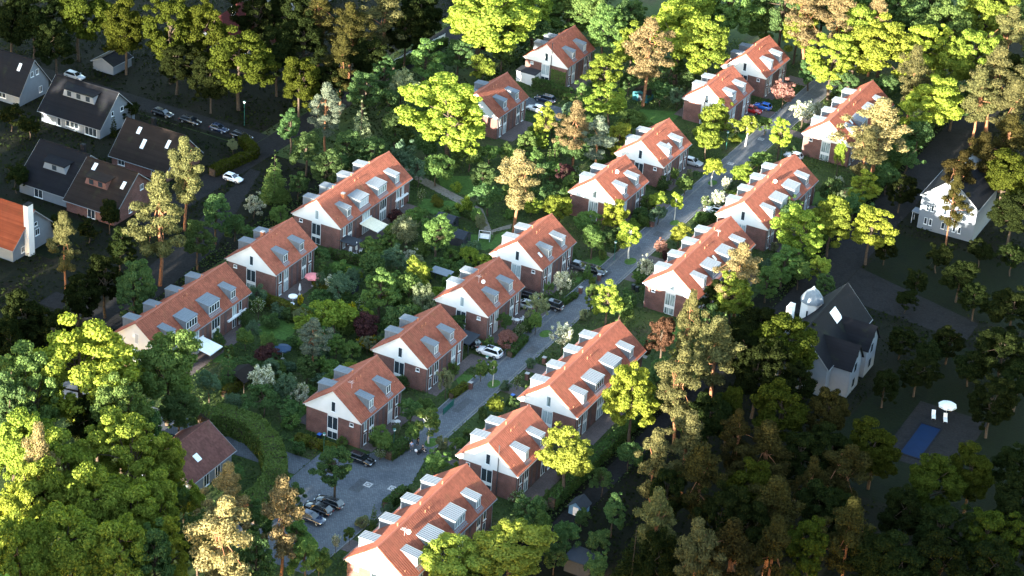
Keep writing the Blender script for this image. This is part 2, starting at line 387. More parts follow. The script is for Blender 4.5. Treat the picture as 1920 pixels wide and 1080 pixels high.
TREES = [
 ('B', 'yg_shaded', -140.15, 34.3, 19, 7.14, 'first broad dull olive tree from left by the upper-left villas', 1),
 ('B', 'yg_shaded', -127.61, 34.45, 18, 5.88, 'second broad dull olive tree from left by the upper-left villas', 1),
 ('B', 'yg_shaded', -117.2, 36.28, 20, 6.71, 'third broad dull olive tree from left by the upper-left villas', 1),
 ('B', 'yg_shaded', -111.18, 41.63, 20, 5.9, 'fourth broad dull olive tree from left by the upper-left villas', 1),
 ('B', 'yg_shaded', -98.07, 33.62, 19, 8.17, 'fifth broad dull olive tree from left by the upper-left villas', 1),
 ('B', 'yg_shaded', -84.28, 35.36, 17, 5.51, 'sixth broad dull olive tree from left by the upper-left villas', 1),
 ('B', 'g_shaded', -146.69, 27.28, 18, 6.71, 'second broad very dark green tree from left by the upper-left villas', 1),
 ('B', 'g_shaded', -137.15, 23.2, 14, 4.83, 'third broad very dark green tree from left by the upper-left villas', 1),
 ('B', 'g_shaded', -150.18, 24.51, 17, 5.48, 'first broad very dark green tree from left by the upper-left villas', 1),
 ('B', 'g_shaded', -101.78, 28.85, 13, 4.55, 'sixth broad very dark green tree from left by the upper-left villas', 1),
 ('B', 'g_shaded', -113.08, 32.41, 12, 4.86, 'fifth broad very dark green tree from left by the upper-left villas', 1),
 ('B', 'g_shaded', -95.63, 44.19, 17, 4.91, 'eighth broad very dark green tree from left by the upper-left villas', 1),
 ('P', 'pine_shaded', -93.59, 57.36, 20, 4.78, 'first tall dark brown-olive pine from left by the upper-left villas', 1),
 ('P', 'pine_shaded', -86.3, 57.52, 19, 5.11, 'third tall dark brown-olive pine from left by the upper-left villas', 1),
 ('P', 'pine', -85.39, 70.57, 20, 5.56, 'fourth tall olive pine from left by the upper-left villas', 1),
 ('P', 'pine_shaded', -80.05, 44.46, 18, 4.41, 'second tall dark brown-olive pine from left by the upper-left villas', 1),
 ('B', 'g_shaded', -93.59, 51.25, 18, 6.2, 'tenth broad very dark green tree from left by the upper-left villas', 1),
 ('B', 'g_shaded', -80.34, 55.64, 15, 4.98, 'twelfth broad very dark green tree from left by the upper-left villas', 1),
 ('B', 'g_shaded', -110.0, 57.46, 18, 5.7, 'seventh broad very dark green tree from left by the upper-left villas', 1),
 ('B', 'g_shaded', -106.22, 64.27, 18, 5.76, 'ninth broad very dark green tree from left by the upper-left villas', 1),
 ('B', 'g_shaded', -82.03, 43.69, 13, 4.27, 'eleventh broad very dark green tree from left by the upper-left villas', 1),
 ('B', 'g_shaded', -82.89, 82.14, 17, 5.42, 'fourteenth broad very dark green tree from left by the upper-left villas', 1),
 ('B', 'g_shaded', -81.6, 73.16, 15, 5.07, 'thirteenth broad very dark green tree from left by the upper-left villas', 1),
 ('P', 'bluepine', -71.16, 24.89, 16, 3.81, 'tall grey-blue pine by the upper-left villas', 1),
 ('O', 'dg', -69.8, 15.77, 12, 3.9, 'fourth oval deep green tree from left by the upper-left villas', 1),
 ('S', 'g', -68.76, 3.02, 11, 2.74, 'conical green conifer by the upper-left villas', 1),
 ('P', 'pine', -75.38, -17.11, 19, 4.47, 'third tall olive pine from left by the upper-left villas', 1),
 ('P', 'pine', -66.51, -36.85, 22, 4.98, 'second tall olive pine from left by the upper-left villas', 1),
 ('P', 'pine', -76.72, -50.37, 17, 3.26, 'first tall olive pine from left by the upper-left villas', 1),
 ('O', 'g_shaded', -67.32, -51.59, 13, 3.96, 'first oval very dark green tree from left by the upper-left villas', 1),
 ('O', 'g_shaded', -72.92, -39.76, 11, 3.48, 'second oval very dark green tree from left by the upper-left villas', 1),
 ('O', 'dg', -67.56, -18.08, 12, 3.41, 'second oval deep green tree from left by the upper-left villas', 1),
 ('O', 'dg', -64.25, -28.59, 11, 3.12, 'first oval deep green tree from left by the upper-left villas', 1),
 ('B', 'dg', -60.86, -51.93, 14, 4.43, 'broad deep green tree by the upper-left villas', 1),
 ('B', 'g_shaded', -67.54, -58.61, 12, 3.9, 'fourth broad very dark green tree from left by the upper-left villas', 1),
 ('B', 'g_shaded', -67.28, -72.1, 15, 4.72, 'second broad very dark green tree from left in the lower-left woods', 8),
 ('B', 'g_shaded', -61.24, -72.86, 13, 4.22, 'third broad very dark green tree from left in the lower-left woods', 8),
 ('B', 'g_shaded', -64.43, -79.57, 15, 4.16, 'first broad very dark green tree from left in the lower-left woods', 8),
 ('S', 'dg', -68.03, -60.96, 9, 1.42, 'conical deep green conifer by the upper-left villas', 1),
 ('R', 'g_shaded', -124.26, 14.52, 5, 2.37, 'fifth round very dark green tree from left by the upper-left villas', 1),
 ('R', 'g_shaded', -128.7, -1.94, 6, 2.93, 'first round very dark green tree from left by the upper-left villas', 1),
 ('R', 'g_shaded', -123.4, -2.7, 5, 2.6, 'third round very dark green tree from left by the upper-left villas', 1),
 ('R', 'g_shaded', -110.09, -22.97, 6, 2.48, 'second round very dark green tree from left by the upper-left villas', 1),
 ('R', 'g_shaded', -112.04, 15.36, 5, 2.14, 'eighth round very dark green tree from left by the upper-left villas', 1),
 ('C', 'g_shaded', -110.73, 7.96, 5, 0.74, 'slim columnar very dark green tree by the upper-left villas', 1),
 ('R', 'g_shaded', -85.71, -26.14, 7, 2.52, 'seventh round very dark green tree from left by the upper-left villas', 1),
 ('R', 'g_shaded', -92.01, -32.99, 5, 2.11, 'fourth round very dark green tree from left by the upper-left villas', 1),
 ('R', 'g_shaded', -86.41, -31.59, 5, 2.11, 'sixth round very dark green tree from left by the upper-left villas', 1),
 ('R', 'pale', -86.77, 15.23, 3.5, 1.37, 'round pale grey-green tree by the upper-left villas', 1),
 ('R', 'g_shaded', -86.95, -8.88, 5, 2.01, 'ninth round very dark green tree from left by the upper-left villas', 1),
 ('O', 'dg', -77.76, 22.23, 10, 3.04, 'third oval deep green tree from left by the upper-left villas', 1),
 ('O', 'dg', -64.12, 21.46, 11, 3.47, 'sixth oval deep green tree from left by the upper-left villas', 1),
 ('O', 'dg', -61.04, 8.86, 11, 3.6, 'fifth oval deep green tree from left by the upper-left villas', 1),
 ('R', 'dg', -64.91, 5.56, 6, 2.45, 'third round deep green tree from left by the upper-left villas', 1),
 ('F', 'white', -67.86, -5.3, 5, 1.96, 'small white-flowering tree by the upper-left villas', 1),
 ('R', 'g', -61.04, -6.51, 5, 2.15, 'round green tree by the upper-left villas', 1),
 ('R', 'dg', -65.32, -15.33, 6, 2.15, 'first round deep green tree from left by the upper-left villas', 1),
 ('R', 'dg', -61.19, -16.16, 5, 2.34, 'second round deep green tree from left by the upper-left villas', 1),
 ('R', 'dg', -58.42, 0.49, 4, 1.93, 'fourth round deep green tree from left in gardens left of the middle row', 7),
 ('B', 'lime', -46.22, -84.9, 23, 9.64, 'second broad bright lime-green tree from left in the lower-left woods', 8),
 ('B', 'g', -38.22, -73.51, 18, 6.78, 'third broad green tree from left in the lower-left woods', 8),
 ('B', 'g', -48.2, -94.06, 21, 5.78, 'first broad green tree from left in the lower-left woods', 8),
 ('B', 'g', -35.68, -88.8, 19, 5.8, 'second broad green tree from left in the lower-left woods', 8),
 ('B', 'dg', -34.54, -83.73, 11, 4.03, 'second broad deep green tree from left in the lower-left woods', 8),
 ('B', 'dg', -33.77, -76.44, 10, 3.47, 'third broad deep green tree from left in the lower-left woods', 8),
 ('B', 'g_shaded', -40.7, -88.29, 13, 4.44, 'fourth broad very dark green tree from left in the lower-left woods', 8),
 ('B', 'dg', -48.04, -99.27, 20, 4.84, 'first broad deep green tree from left in the lower-left woods', 8),
 ('B', 'yg', -40.5, -105.45, 19, 6.09, 'second broad yellow-green tree from left in the lower-left woods', 8),
 ('B', 'yg', -31.57, -106.22, 19, 6.28, 'fifth broad yellow-green tree from left in the lower-left woods', 8),
 ('B', 'yg', -26.66, -98.15, 19, 6.99, 'seventh broad yellow-green tree from left in the lower-left woods', 8),
 ('B', 'yg', -23.06, -94.57, 15, 4.13, 'ninth broad yellow-green tree from left in the lower-left woods', 8),
 ('B', 'yg', -22.68, -112.7, 20, 6.36, 'sixth broad yellow-green tree from left in the lower-left woods', 8),
 ('B', 'yg', -18.68, -108.8, 18, 5.76, 'eighth broad yellow-green tree from left in the lower-left woods', 8),
 ('B', 'yg', -16.26, -105.16, 16, 4.15, 'second broad yellow-green tree from left beside the near street', 4),
 ('B', 'yg', -30.27, -116.19, 20, 6.1, 'third broad yellow-green tree from left in the lower-left woods', 8),
 ('B', 'yg', -18.87, -123.44, 21, 6.31, 'fourth broad yellow-green tree from left in the lower-left woods', 8),
 ('B', 'yg', -13.08, -118.62, 20, 5.57, 'first broad yellow-green tree from left beside the near street', 4),
 ('B', 'lime', -28.07, -124.06, 20, 4.77, 'first broad bright lime-green tree from left in the lower-left woods', 8),
 ('B', 'yg', -21.55, -129.12, 22, 5.44, 'first broad yellow-green tree from left in the lower-left woods', 8),
 ('P', 'tan', -32.36, -111.67, 22, 2.99, 'tall tan-crowned pine in the lower-left woods', 8),
 ('B', 'dg', -9.87, -115.09, 17, 4.01, 'first broad deep green tree from left beside the near street', 4),
 ('O', 'lime', -9.98, -111.61, 15, 3.25, 'tall oval bright lime-green tree beside the near street', 4),
 ('P', 'tan', 0.02, -112.03, 22, 5.21, 'first tall tan-crowned pine from left beside the near street', 4),
 ('P', 'tan', -8.04, -100.02, 18, 3.48, 'second tall tan-crowned pine from left beside the near street', 4),
 ('P', 'tan', 1.0, -99.94, 19, 3.9, 'third tall tan-crowned pine from left beside the near street', 4),
 ('O', 'g', 3.74, -97.86, 11, 2.67, 'second oval green tree from left beside the near street', 4),
 ('R', 'yg', -17.65, -95.17, 8, 2.03, 'round yellow-green tree in the lower-left woods', 8),
 ('B', 'dg', -9.38, -105.7, 14, 3.71, 'second broad deep green tree from left beside the near street', 4),
 ('O', 'dg', -0.53, -103.98, 12, 3.3, 'first oval deep green tree from left beside the near street', 4),
 ('R', 'dg', -18.59, -83.05, 5, 1.94, 'round deep green tree in the lower-left woods', 8),
 ('O', 'g', -0.09, -94.2, 9, 2.88, 'first oval green tree from left beside the near street', 4),
 ('R', 'dg', -7.5, -83.99, 6, 2.08, 'second round deep green tree from left beside the near street', 4),
 ('R', 'g', 4.54, -95.05, 5.5, 2.15, 'first round green tree from left beside the near street', 4),
 ('O', 'g', -19.34, -95.09, 9, 2.58, 'oval green tree in the lower-left woods', 8),
 ('O', 'dg', -6.22, -95.57, 10, 2.89, 'second oval deep green tree from left beside the near street', 4),
 ('R', 'dg', -12.0, -81.25, 5, 1.78, 'first round deep green tree from left beside the near street', 4),
 ('R', 'yg', -30.94, -35.3, 8, 3.94, 'second round yellow-green tree from left in gardens left of the middle row', 7),
 ('R', 'copper', -25.71, -33.96, 6, 2.96, 'second round purple-leaved tree from left in gardens left of the middle row', 7),
 ('O', 'g', -28.16, -24.83, 10, 3.91, 'first oval green tree from left in gardens left of the middle row', 7),
 ('R', 'dg', -35.45, -15.15, 7, 2.55, 'sixth round deep green tree from left in gardens left of the middle row', 7),
 ('R', 'bg', -34.21, -9.37, 6, 2.91, 'fifth round blue-green tree from left in gardens left of the middle row', 7),
 ('O', 'gold', -25.98, -15.76, 11, 2.69, 'oval golden-green tree in gardens left of the middle row', 7),
 ('R', 'g', -25.44, -19.87, 8, 3.16, 'ninth round green tree from left in gardens left of the middle row', 7),
 ('W', 'pale', -21.9, -20.88, 8, 2.8, 'third loose pale grey-green tree from left in gardens left of the middle row', 7),
 ('R', 'dg', -21.62, -28.59, 7, 3.76, 'eighth round deep green tree from left in gardens left of the middle row', 7),
 ('O', 'g', -31.06, -0.3, 9.5, 3.37, 'second oval green tree from left in gardens left of the middle row', 7),
 ('W', 'pale', -37.06, -0.89, 8, 3.64, 'first loose pale grey-green tree from left in gardens left of the middle row', 7),
 ('R', 'g', -40.86, -6.21, 4.2, 2.61, 'fourth round green tree from left in gardens left of the middle row', 7),
 ('W', 'bg', -37.09, -23.95, 6, 3.25, 'third loose blue-green tree from left in gardens left of the middle row', 7),
 ('R', 'dg', -46.6, -15.35, 4, 2.55, 'fifth round deep green tree from left in gardens left of the middle row', 7),
 ('P', 'bluepine', -28.12, -46.29, 10, 3.07, 'grey-blue pine in gardens left of the middle row', 7),
 ('R', 'g', -41.15, -47.19, 4.5, 1.62, 'first round green tree from left in gardens left of the middle row', 7),
 ('W', 'g', -37.52, -45.83, 4.5, 1.88, 'first loose green tree from left in gardens left of the middle row', 7),
 ('R', 'copper', -35.73, -49.28, 4, 2.37, 'first round purple-leaved tree from left in gardens left of the middle row', 7),
 ('C', 'dg', -36.64, -58.73, 7.5, 1.22, 'slim columnar deep green tree in gardens left of the middle row', 7),
 ('F', 'white', -29.6, -59.36, 7, 2.58, 'first small white-flowering tree from left in gardens left of the middle row', 7),
 ('R', 'bg', -25.68, -57.92, 6, 2.38, 'third round blue-green tree from left in gardens left of the middle row', 7),
 ('F', 'white', -23.74, -57.06, 5, 1.69, 'second small white-flowering tree from left in gardens left of the middle row', 7),
 ('R', 'dg', -26.9, -62.74, 5.5, 3.08, 'first round deep green tree from left in gardens left of the middle row', 7),
 ('R', 'bg', -36.7, -64.08, 6, 2.23, 'first round blue-green tree from left in gardens left of the middle row', 7),
 ('W', 'bg', -30.75, -65.42, 5, 2.05, 'first loose blue-green tree from left in gardens left of the middle row', 7),
 ('U', 'dg', -45.07, -49.39, 3.5, 1.36, 'first bushy deep green shrub from left in gardens left of the middle row', 7),
 ('U', 'dg', -35.71, -52.62, 2.5, 1.8, 'fifth bushy deep green shrub from left in gardens left of the middle row', 7),
 ('U', 'bg', -48.31, -33.42, 4.5, 2.16, 'first bushy blue-green shrub from left in gardens left of the middle row', 7),
 ('F', 'fewwhite', -45.33, -36.99, 4.5, 1.48, 'first small white-dotted tree from left in gardens left of the middle row', 7),
 ('U', 'dg', -44.01, -18.47, 3.5, 1.28, 'eleventh bushy deep green shrub from left in gardens left of the middle row', 7),
 ('U', 'bg', -42.7, -21.22, 3.5, 1.09, 'fifth bushy blue-green shrub from left in gardens left of the middle row', 7),
 ('U', 'yellowflower', -42.37, -28.48, 2.2, 0.8, 'first bushy yellow-flowering shrub from left in gardens left of the middle row', 7),
 ('F', 'fewwhite', -38.68, -32.44, 2.2, 1.6, 'second small white-dotted tree from left in gardens left of the middle row', 7),
 ('U', 'yellowflower', -32.15, -28.72, 3.5, 1.35, 'second bushy yellow-flowering shrub from left in gardens left of the middle row', 7),
 ('F', 'fewwhite', -31.22, -25.84, 3.5, 1.72, 'fourth small white-dotted tree from left in gardens left of the middle row', 7),
 ('U', 'yellowflower', -24.49, -34.59, 3, 2.12, 'third bushy yellow-flowering shrub from left in gardens left of the middle row', 7),
 ('R', 'g', -24.14, -40.38, 4.5, 2.16, 'third round green tree from left in gardens left of the middle row', 7),
 ('U', 'bg', -27.9, -44.46, 4, 2.34, 'fourth bushy blue-green shrub from left in gardens left of the middle row', 7),
 ('U', 'g', -24.76, -46.04, 3.5, 2.06, 'seventh bushy green shrub from left in gardens left of the middle row', 7),
 ('R', 'dg', -26.81, -50.28, 5, 2.11, 'third round deep green tree from left in gardens left of the middle row', 7),
 ('U', 'dg', -40.61, -34.06, 2.5, 1.61, 'seventh bushy deep green shrub from left in gardens left of the middle row', 7),
 ('U', 'dg', -41.99, -37.83, 3, 1.86, 'sixth bushy deep green shrub from left in gardens left of the middle row', 7),
 ('R', 'dg', -22.29, -62.71, 4.5, 2.25, 'second round deep green tree from left in gardens left of the middle row', 7),
 ('U', 'g', -21.31, -63.38, 3, 1.73, 'third bushy green shrub from left in gardens left of the middle row', 7),
 ('U', 'dg', -41.8, -50.95, 3, 1.07, 'second bushy deep green shrub from left in gardens left of the middle row', 7),
 ('U', 'g', -42.57, -14.44, 3, 1.96, 'eighth bushy green shrub from left in gardens left of the middle row', 7),
 ('U', 'copper', -44.72, 8.88, 3, 2.07, 'bushy purple-leaved shrub in gardens left of the middle row', 7),
 ('R', 'g', -41.25, 8.92, 4, 2.19, 'tenth round green tree from left in gardens left of the middle row', 7),
 ('U', 'g', -28.56, 1.11, 2.5, 1.72, 'nineteenth bushy green shrub from left in gardens left of the middle row', 7),
 ('U', 'yg', -30.92, 9.88, 2.5, 0.86, 'third bushy yellow-green shrub from left in gardens left of the middle row', 7),
 ('U', 'bg', -26.56, 4.55, 3, 2.02, 'tenth bushy blue-green shrub from left in gardens left of the middle row', 7),
 ('R', 'g', -31.33, 16.04, 4, 1.72, 'twelfth round green tree from left in gardens left of the middle row', 7),
 ('U', 'dg', -24.49, -1.09, 2.5, 1.71, 'seventeenth bushy deep green shrub from left in gardens left of the middle row', 7),
 ('R', 'g', -38.94, -2.74, 4, 2.37, 'sixth round green tree from left in gardens left of the middle row', 7),
 ('U', 'dg', -28.28, -4.32, 3, 1.99, 'fifteenth bushy deep green shrub from left in gardens left of the middle row', 7),
 ('U', 'bg', -35.71, -14.53, 3, 1.67, 'eighth bushy blue-green shrub from left in gardens left of the middle row', 7),
 ('U', 'g', -23.65, -8.48, 3, 1.29, 'eighteenth bushy green shrub from left in gardens left of the middle row', 7),
 ('U', 'dg', -34.67, -23.44, 3, 1.92, 'twelfth bushy deep green shrub from left in gardens left of the middle row', 7),
 ('U', 'dg', -23.76, -29.63, 3, 1.61, 'thirteenth bushy deep green shrub from left in gardens left of the middle row', 7),
 ('R', 'dg', -20.01, -34.42, 5, 2.18, 'seventh round deep green tree from left in gardens left of the middle row', 7),
 ('U', 'g', -22.4, -43.93, 3, 1.81, 'tenth bushy green shrub from left in gardens left of the middle row', 7),
 ('U', 'g', -32.28, -50.75, 3, 1.93, 'second bushy green shrub from left in gardens left of the middle row', 7),
 ('U', 'dg', -45.74, -40.45, 3, 1.28, 'third bushy deep green shrub from left in gardens left of the middle row', 7),
 ('U', 'dg', -34.79, -41.25, 2.5, 1.58, 'eighth bushy deep green shrub from left in gardens left of the middle row', 7),
 ('U', 'bg', -29.14, -38.32, 3.5, 1.84, 'seventh bushy blue-green shrub from left in gardens left of the middle row', 7),
 ('U', 'g', -33.84, -0.63, 3, 1.87, 'fourteenth bushy green shrub from left in gardens left of the middle row', 7),
 ('U', 'dg', -39.3, -26.68, 3, 2.18, 'ninth bushy deep green shrub from left in gardens left of the middle row', 7),
 ('U', 'g', -29.97, -32.73, 4, 1.87, 'ninth bushy green shrub from left in gardens left of the middle row', 7),
 ('U', 'dg', -26.85, -20.05, 5, 2.19, 'fourteenth bushy deep green shrub from left in gardens left of the middle row', 7),
 ('B', 'lime', -49.42, 36.83, 18, 9.76, 'first broad bright lime-green tree from left in upper gardens left of the middle row', 9),
 ('R', 'g', -44.69, 36.55, 6, 3.67, 'first round green tree from left in upper gardens left of the middle row', 9),
 ('O', 'g', -72.0, 65.43, 12, 4.98, 'first oval green tree from left by the upper-left villas', 1),
 ('W', 'pale', -69.95, 52.05, 11, 3.83, 'loose pale grey-green tree by the upper-left villas', 1),
 ('R', 'yg', -62.56, 74.07, 8, 3.34, 'round yellow-green tree by the upper-left villas', 1),
 ('O', 'g', -63.38, 84.45, 9, 3.38, 'second oval green tree from left by the upper-left villas', 1),
 ('O', 'dg', -74.1, 43.94, 12, 3.89, 'seventh oval deep green tree from left by the upper-left villas', 1),
 ('O', 'dg', -76.0, 55.18, 11, 3.86, 'eighth oval deep green tree from left by the upper-left villas', 1),
 ('S', 'pale', -63.35, 25.45, 16, 3.17, 'tall conical pale grey-green conifer by the upper-left villas', 1),
 ('O', 'dg', -60.85, 34.76, 11, 3.93, 'ninth oval deep green tree from left by the upper-left villas', 1),
 ('O', 'dg', -58.56, 22.5, 9, 3.7, 'oval deep green tree in gardens left of the middle row', 7),
 ('R', 'bg', -54.64, 27.66, 7, 3.02, 'sixth round blue-green tree from left in gardens left of the middle row', 7),
 ('R', 'bg', -49.18, 24.26, 6, 2.39, 'seventh round blue-green tree from left in gardens left of the middle row', 7),
 ('R', 'g', -46.73, 26.85, 7, 3.12, 'eleventh round green tree from left in gardens left of the middle row', 7),
 ('U', 'yg', -42.15, 27.21, 2.2, 1.27, 'second bushy yellow-green shrub from left in gardens left of the middle row', 7),
 ('P', 'tan', -24.64, 18.45, 17, 5.07, 'tall tan-crowned pine in gardens left of the middle row', 7),
 ('R', 'dg', -31.88, 21.43, 7, 3.32, 'ninth round deep green tree from left in gardens left of the middle row', 7),
 ('R', 'dg', -37.79, 29.61, 6, 3.15, 'second round deep green tree from left in upper gardens left of the middle row', 9),
 ('U', 'yg', -36.11, 20.02, 4, 1.8, 'fourth bushy yellow-green shrub from left in gardens left of the middle row', 7),
 ('F', 'fewwhite', -45.03, 18.37, 3.5, 0.93, 'sixth small white-dotted tree from left in gardens left of the middle row', 7),
 ('U', 'hedge_y', -42.04, 19.5, 2, 1.45, 'bushy olive-yellow shrub in gardens left of the middle row', 7),
 ('U', 'g', -37.8, 15.81, 2.5, 2.09, 'seventeenth bushy green shrub from left in gardens left of the middle row', 7),
 ('R', 'dg', -62.69, 17.37, 6, 2.09, 'fourth round deep green tree from left by the upper-left villas', 1),
 ('R', 'dg', -62.88, 48.5, 8, 3.29, 'sixth round deep green tree from left by the upper-left villas', 1),
 ('R', 'dg', -69.59, 46.84, 8, 3.29, 'fifth round deep green tree from left by the upper-left villas', 1),
 ('R', 'dg', -54.11, 35.8, 6, 2.95, 'first round deep green tree from left in upper gardens left of the middle row', 9),
 ('W', 'pale', -29.35, 13.45, 5, 1.52, 'fourth loose pale grey-green tree from left in gardens left of the middle row', 7),
 ('O', 'gold', -37.58, 55.78, 10, 3.03, 'first oval golden-green tree from left in upper gardens left of the middle row', 9),
 ('P', 'tan', -28.79, 51.37, 14, 4.22, 'tan-crowned pine in upper gardens left of the middle row', 9),
 ('P', 'bluepine', -22.75, 49.46, 13, 3.94, 'grey-blue pine in upper gardens left of the middle row', 9),
 ('O', 'gold', -21.88, 58.14, 11, 3.01, 'second oval golden-green tree from left in upper gardens left of the middle row', 9),
 ('O', 'yg', -37.2, 82.74, 12, 4.25, 'first oval yellow-green tree from left in upper gardens left of the middle row', 9),
 ('O', 'yg', -30.44, 70.4, 11, 4.91, 'second oval yellow-green tree from left in upper gardens left of the middle row', 9),
 ('R', 'g', -38.54, 74.45, 7, 2.91, 'ninth round green tree from left in upper gardens left of the middle row', 9),
 ('R', 'g', -24.82, 70.18, 7, 3.38, 'eleventh round green tree from left in upper gardens left of the middle row', 9),
 ('R', 'bg', -38.85, 69.79, 5, 2.36, 'first round blue-green tree from left in upper gardens left of the middle row', 9),
 ('R', 'g', -37.91, 48.33, 6, 2.52, 'fifth round green tree from left in upper gardens left of the middle row', 9),
 ('C', 'g', -31.59, 46.15, 5.5, 0.74, 'first slim columnar green tree from left in upper gardens left of the middle row', 9),
 ('C', 'g', -31.05, 47.41, 6, 0.87, 'second slim columnar green tree from left in upper gardens left of the middle row', 9),
 ('R', 'copper', -25.53, 42.34, 4.5, 2.22, 'round purple-leaved tree in upper gardens left of the middle row', 9),
 ('R', 'dg', -28.83, 51.25, 6, 3.02, 'fifth round deep green tree from left in upper gardens left of the middle row', 9),
 ('R', 'dg', -30.49, 39.44, 5, 2.71, 'third round deep green tree from left in upper gardens left of the middle row', 9),
 ('R', 'yg', -18.75, 26.26, 6, 3.09, 'second round yellow-green tree from left beside the near street', 4),
 ('R', 'dg', -24.33, 32.21, 5, 2.42, 'fourth round deep green tree from left in upper gardens left of the middle row', 9),
 ('R', 'g', -12.18, 24.11, 6, 2.59, 'ninth round green tree from left beside the near street', 4),
 ('R', 'dg', -6.09, 19.84, 5.5, 1.92, 'eighth round deep green tree from left beside the near street', 4),
 ('O', 'g', -7.49, 17.27, 8, 2.88, 'fourth oval green tree from left beside the near street', 4),
 ('R', 'lime', -7.76, 27.05, 8, 3.07, 'round bright lime-green tree beside the near street', 4),
 ('U', 'g', -5.8, 18.12, 2.2, 0.93, 'seventh bushy green shrub from left beside the near street', 4),
 ('R', 'dg', -4.74, 22.84, 5, 2.11, 'ninth round deep green tree from left beside the near street', 4),
 ('U', 'dg', -7.04, 37.35, 3, 1.69, 'first bushy deep green shrub from left beside the far street', 3),
 ('R', 'bg', -3.26, 37.6, 4, 1.93, 'round blue-green tree beside the far street', 3),
 ('U', 'g', -7.56, 42.04, 3.5, 1.71, 'second bushy green shrub from left beside the far street', 3),
 ('R', 'yg', -5.51, 41.53, 5, 1.95, 'first round yellow-green tree from left beside the far street', 3),
 ('U', 'dg', -8.7, 51.98, 3, 1.75, 'second bushy deep green shrub from left beside the far street', 3),
 ('R', 'g', -4.4, 52.55, 4, 1.99, 'first round green tree from left beside the far street', 3),
 ('T', 'lime', -1.8, 21.66, 7.5, 2.02, 'slender bright lime-green white-stemmed street tree beside the near street', 4),
 ('T', 'lime', -1.4, 41.31, 6, 1.48, 'first slender bright lime-green white-stemmed street tree from left beside the far street', 3),
 ('T', 'lime', -1.46, 59.47, 7, 2.12, 'second slender bright lime-green white-stemmed street tree from left beside the far street', 3),
 ('T', 'g', -0.73, -54.62, 7, 1.88, 'first slender green white-stemmed street tree from left beside the near street', 4),
 ('T', 'g', -0.71, -33.26, 5, 0.81, 'second slender green white-stemmed street tree from left beside the near street', 4),
 ('R', 'yg', -9.56, 79.8, 9, 4.59, 'third round yellow-green tree from left beside the far street', 3),
 ('R', 'yg', -7.76, 70.43, 8, 3.61, 'second round yellow-green tree from left beside the far street', 3),
 ('T', 'gold', -3.48, 81.45, 8, 1.95, 'slender golden-green white-stemmed street tree beside the far street', 3),
 ('O', 'lime', 4.68, 79.26, 10, 2.58, 'oval bright lime-green tree beside the far street', 3),
 ('R', 'g', -2.31, 88.68, 4.5, 2.13, 'third round green tree from left beside the far street', 3),
 ('R', 'rose', -4.66, 104.13, 6.5, 2.99, 'round rose-pink tree beside the far street', 3),
 ('F', 'white', 2.89, 96.49, 6.5, 3.2, 'third small white-flowering tree from left beside the far street', 3),
 ('F', 'white', 4.07, 102.15, 5, 1.89, 'fourth small white-flowering tree from left beside the far street', 3),
 ('R', 'yg', 4.26, 62.47, 5.5, 3.03, 'fourth round yellow-green tree from left beside the far street', 3),
 ('R', 'g', 3.99, 70.68, 5, 2.31, 'second round green tree from left beside the far street', 3),
 ('F', 'white', 3.71, 49.86, 4.5, 1.73, 'first small white-flowering tree from left beside the far street', 3),
 ('U', 'g', 3.58, 42.75, 3, 1.7, 'third bushy green shrub from left beside the far street', 3),
 ('U', 'dg', 4.85, 45.07, 2.5, 1.21, 'third bushy deep green shrub from left beside the far street', 3),
 ('R', 'gold', 4.01, 30.96, 5, 2.61, 'round golden-green tree beside the far street', 3),
 ('R', 'rose', 3.12, 25.13, 4, 1.41, 'second round rose-pink tree from left beside the near street', 4),
 ('U', 'copper', 4.24, 24.92, 2.5, 1.17, 'bushy purple-leaved shrub beside the near street', 4),
 ('F', 'white', 4.5, 15.55, 5, 1.6, 'fourth small white-flowering tree from left beside the near street', 4),
 ('F', 'white', -4.87, -0.47, 6.5, 1.74, 'second small white-flowering tree from left beside the near street', 4),
 ('F', 'pale', -4.58, -10.27, 6.5, 2.07, 'third small pale grey-green tree from left beside the near street', 4),
 ('O', 'gold', 5.86, -3.66, 9, 3.15, 'oval golden-green tree beside the near street', 4),
 ('O', 'g', 1.44, -0.91, 7, 1.48, 'third oval green tree from left beside the near street', 4),
 ('R', 'g', 7.83, -1.9, 5, 2.2, 'round green tree by the right-hand row', 5),
 ('F', 'white', 4.24, -17.77, 6.5, 2.13, 'third small white-flowering tree from left beside the near street', 4),
 ('R', 'rose', -4.89, -20.91, 3.5, 2.03, 'first round rose-pink tree from left beside the near street', 4),
 ('R', 'dg', -7.32, -16.91, 4.5, 1.51, 'sixth round deep green tree from left beside the near street', 4),
 ('R', 'g', -2.93, -13.85, 4.5, 1.41, 'eighth round green tree from left beside the near street', 4),
 ('F', 'fewwhite', -4.53, -16.44, 3, 1.07, 'third small white-dotted tree from left beside the near street', 4),
 ('U', 'dg', -4.4, -13.88, 3, 1.3, 'fifth bushy deep green shrub from left beside the near street', 4),
 ('F', 'pale', -5.2, -41.41, 6, 1.63, 'second small pale grey-green tree from left beside the near street', 4),
 ('R', 'g', -3.1, -33.09, 4, 1.66, 'seventh round green tree from left beside the near street', 4),
 ('R', 'g', -5.06, -62.1, 5.5, 2.27, 'third round green tree from left beside the near street', 4),
 ('R', 'dg', -5.77, -51.63, 5, 2.28, 'third round deep green tree from left beside the near street', 4),
 ('R', 'g', -2.45, -56.69, 4, 1.36, 'fourth round green tree from left beside the near street', 4),
 ('R', 'g', 4.99, -62.61, 4.8, 2.22, 'fifth round green tree from left beside the near street', 4),
 ('R', 'g', 4.88, -54.92, 3.5, 1.36, 'sixth round green tree from left beside the near street', 4),
 ('R', 'dg', 4.84, -51.73, 3.5, 1.11, 'fifth round deep green tree from left beside the near street', 4),
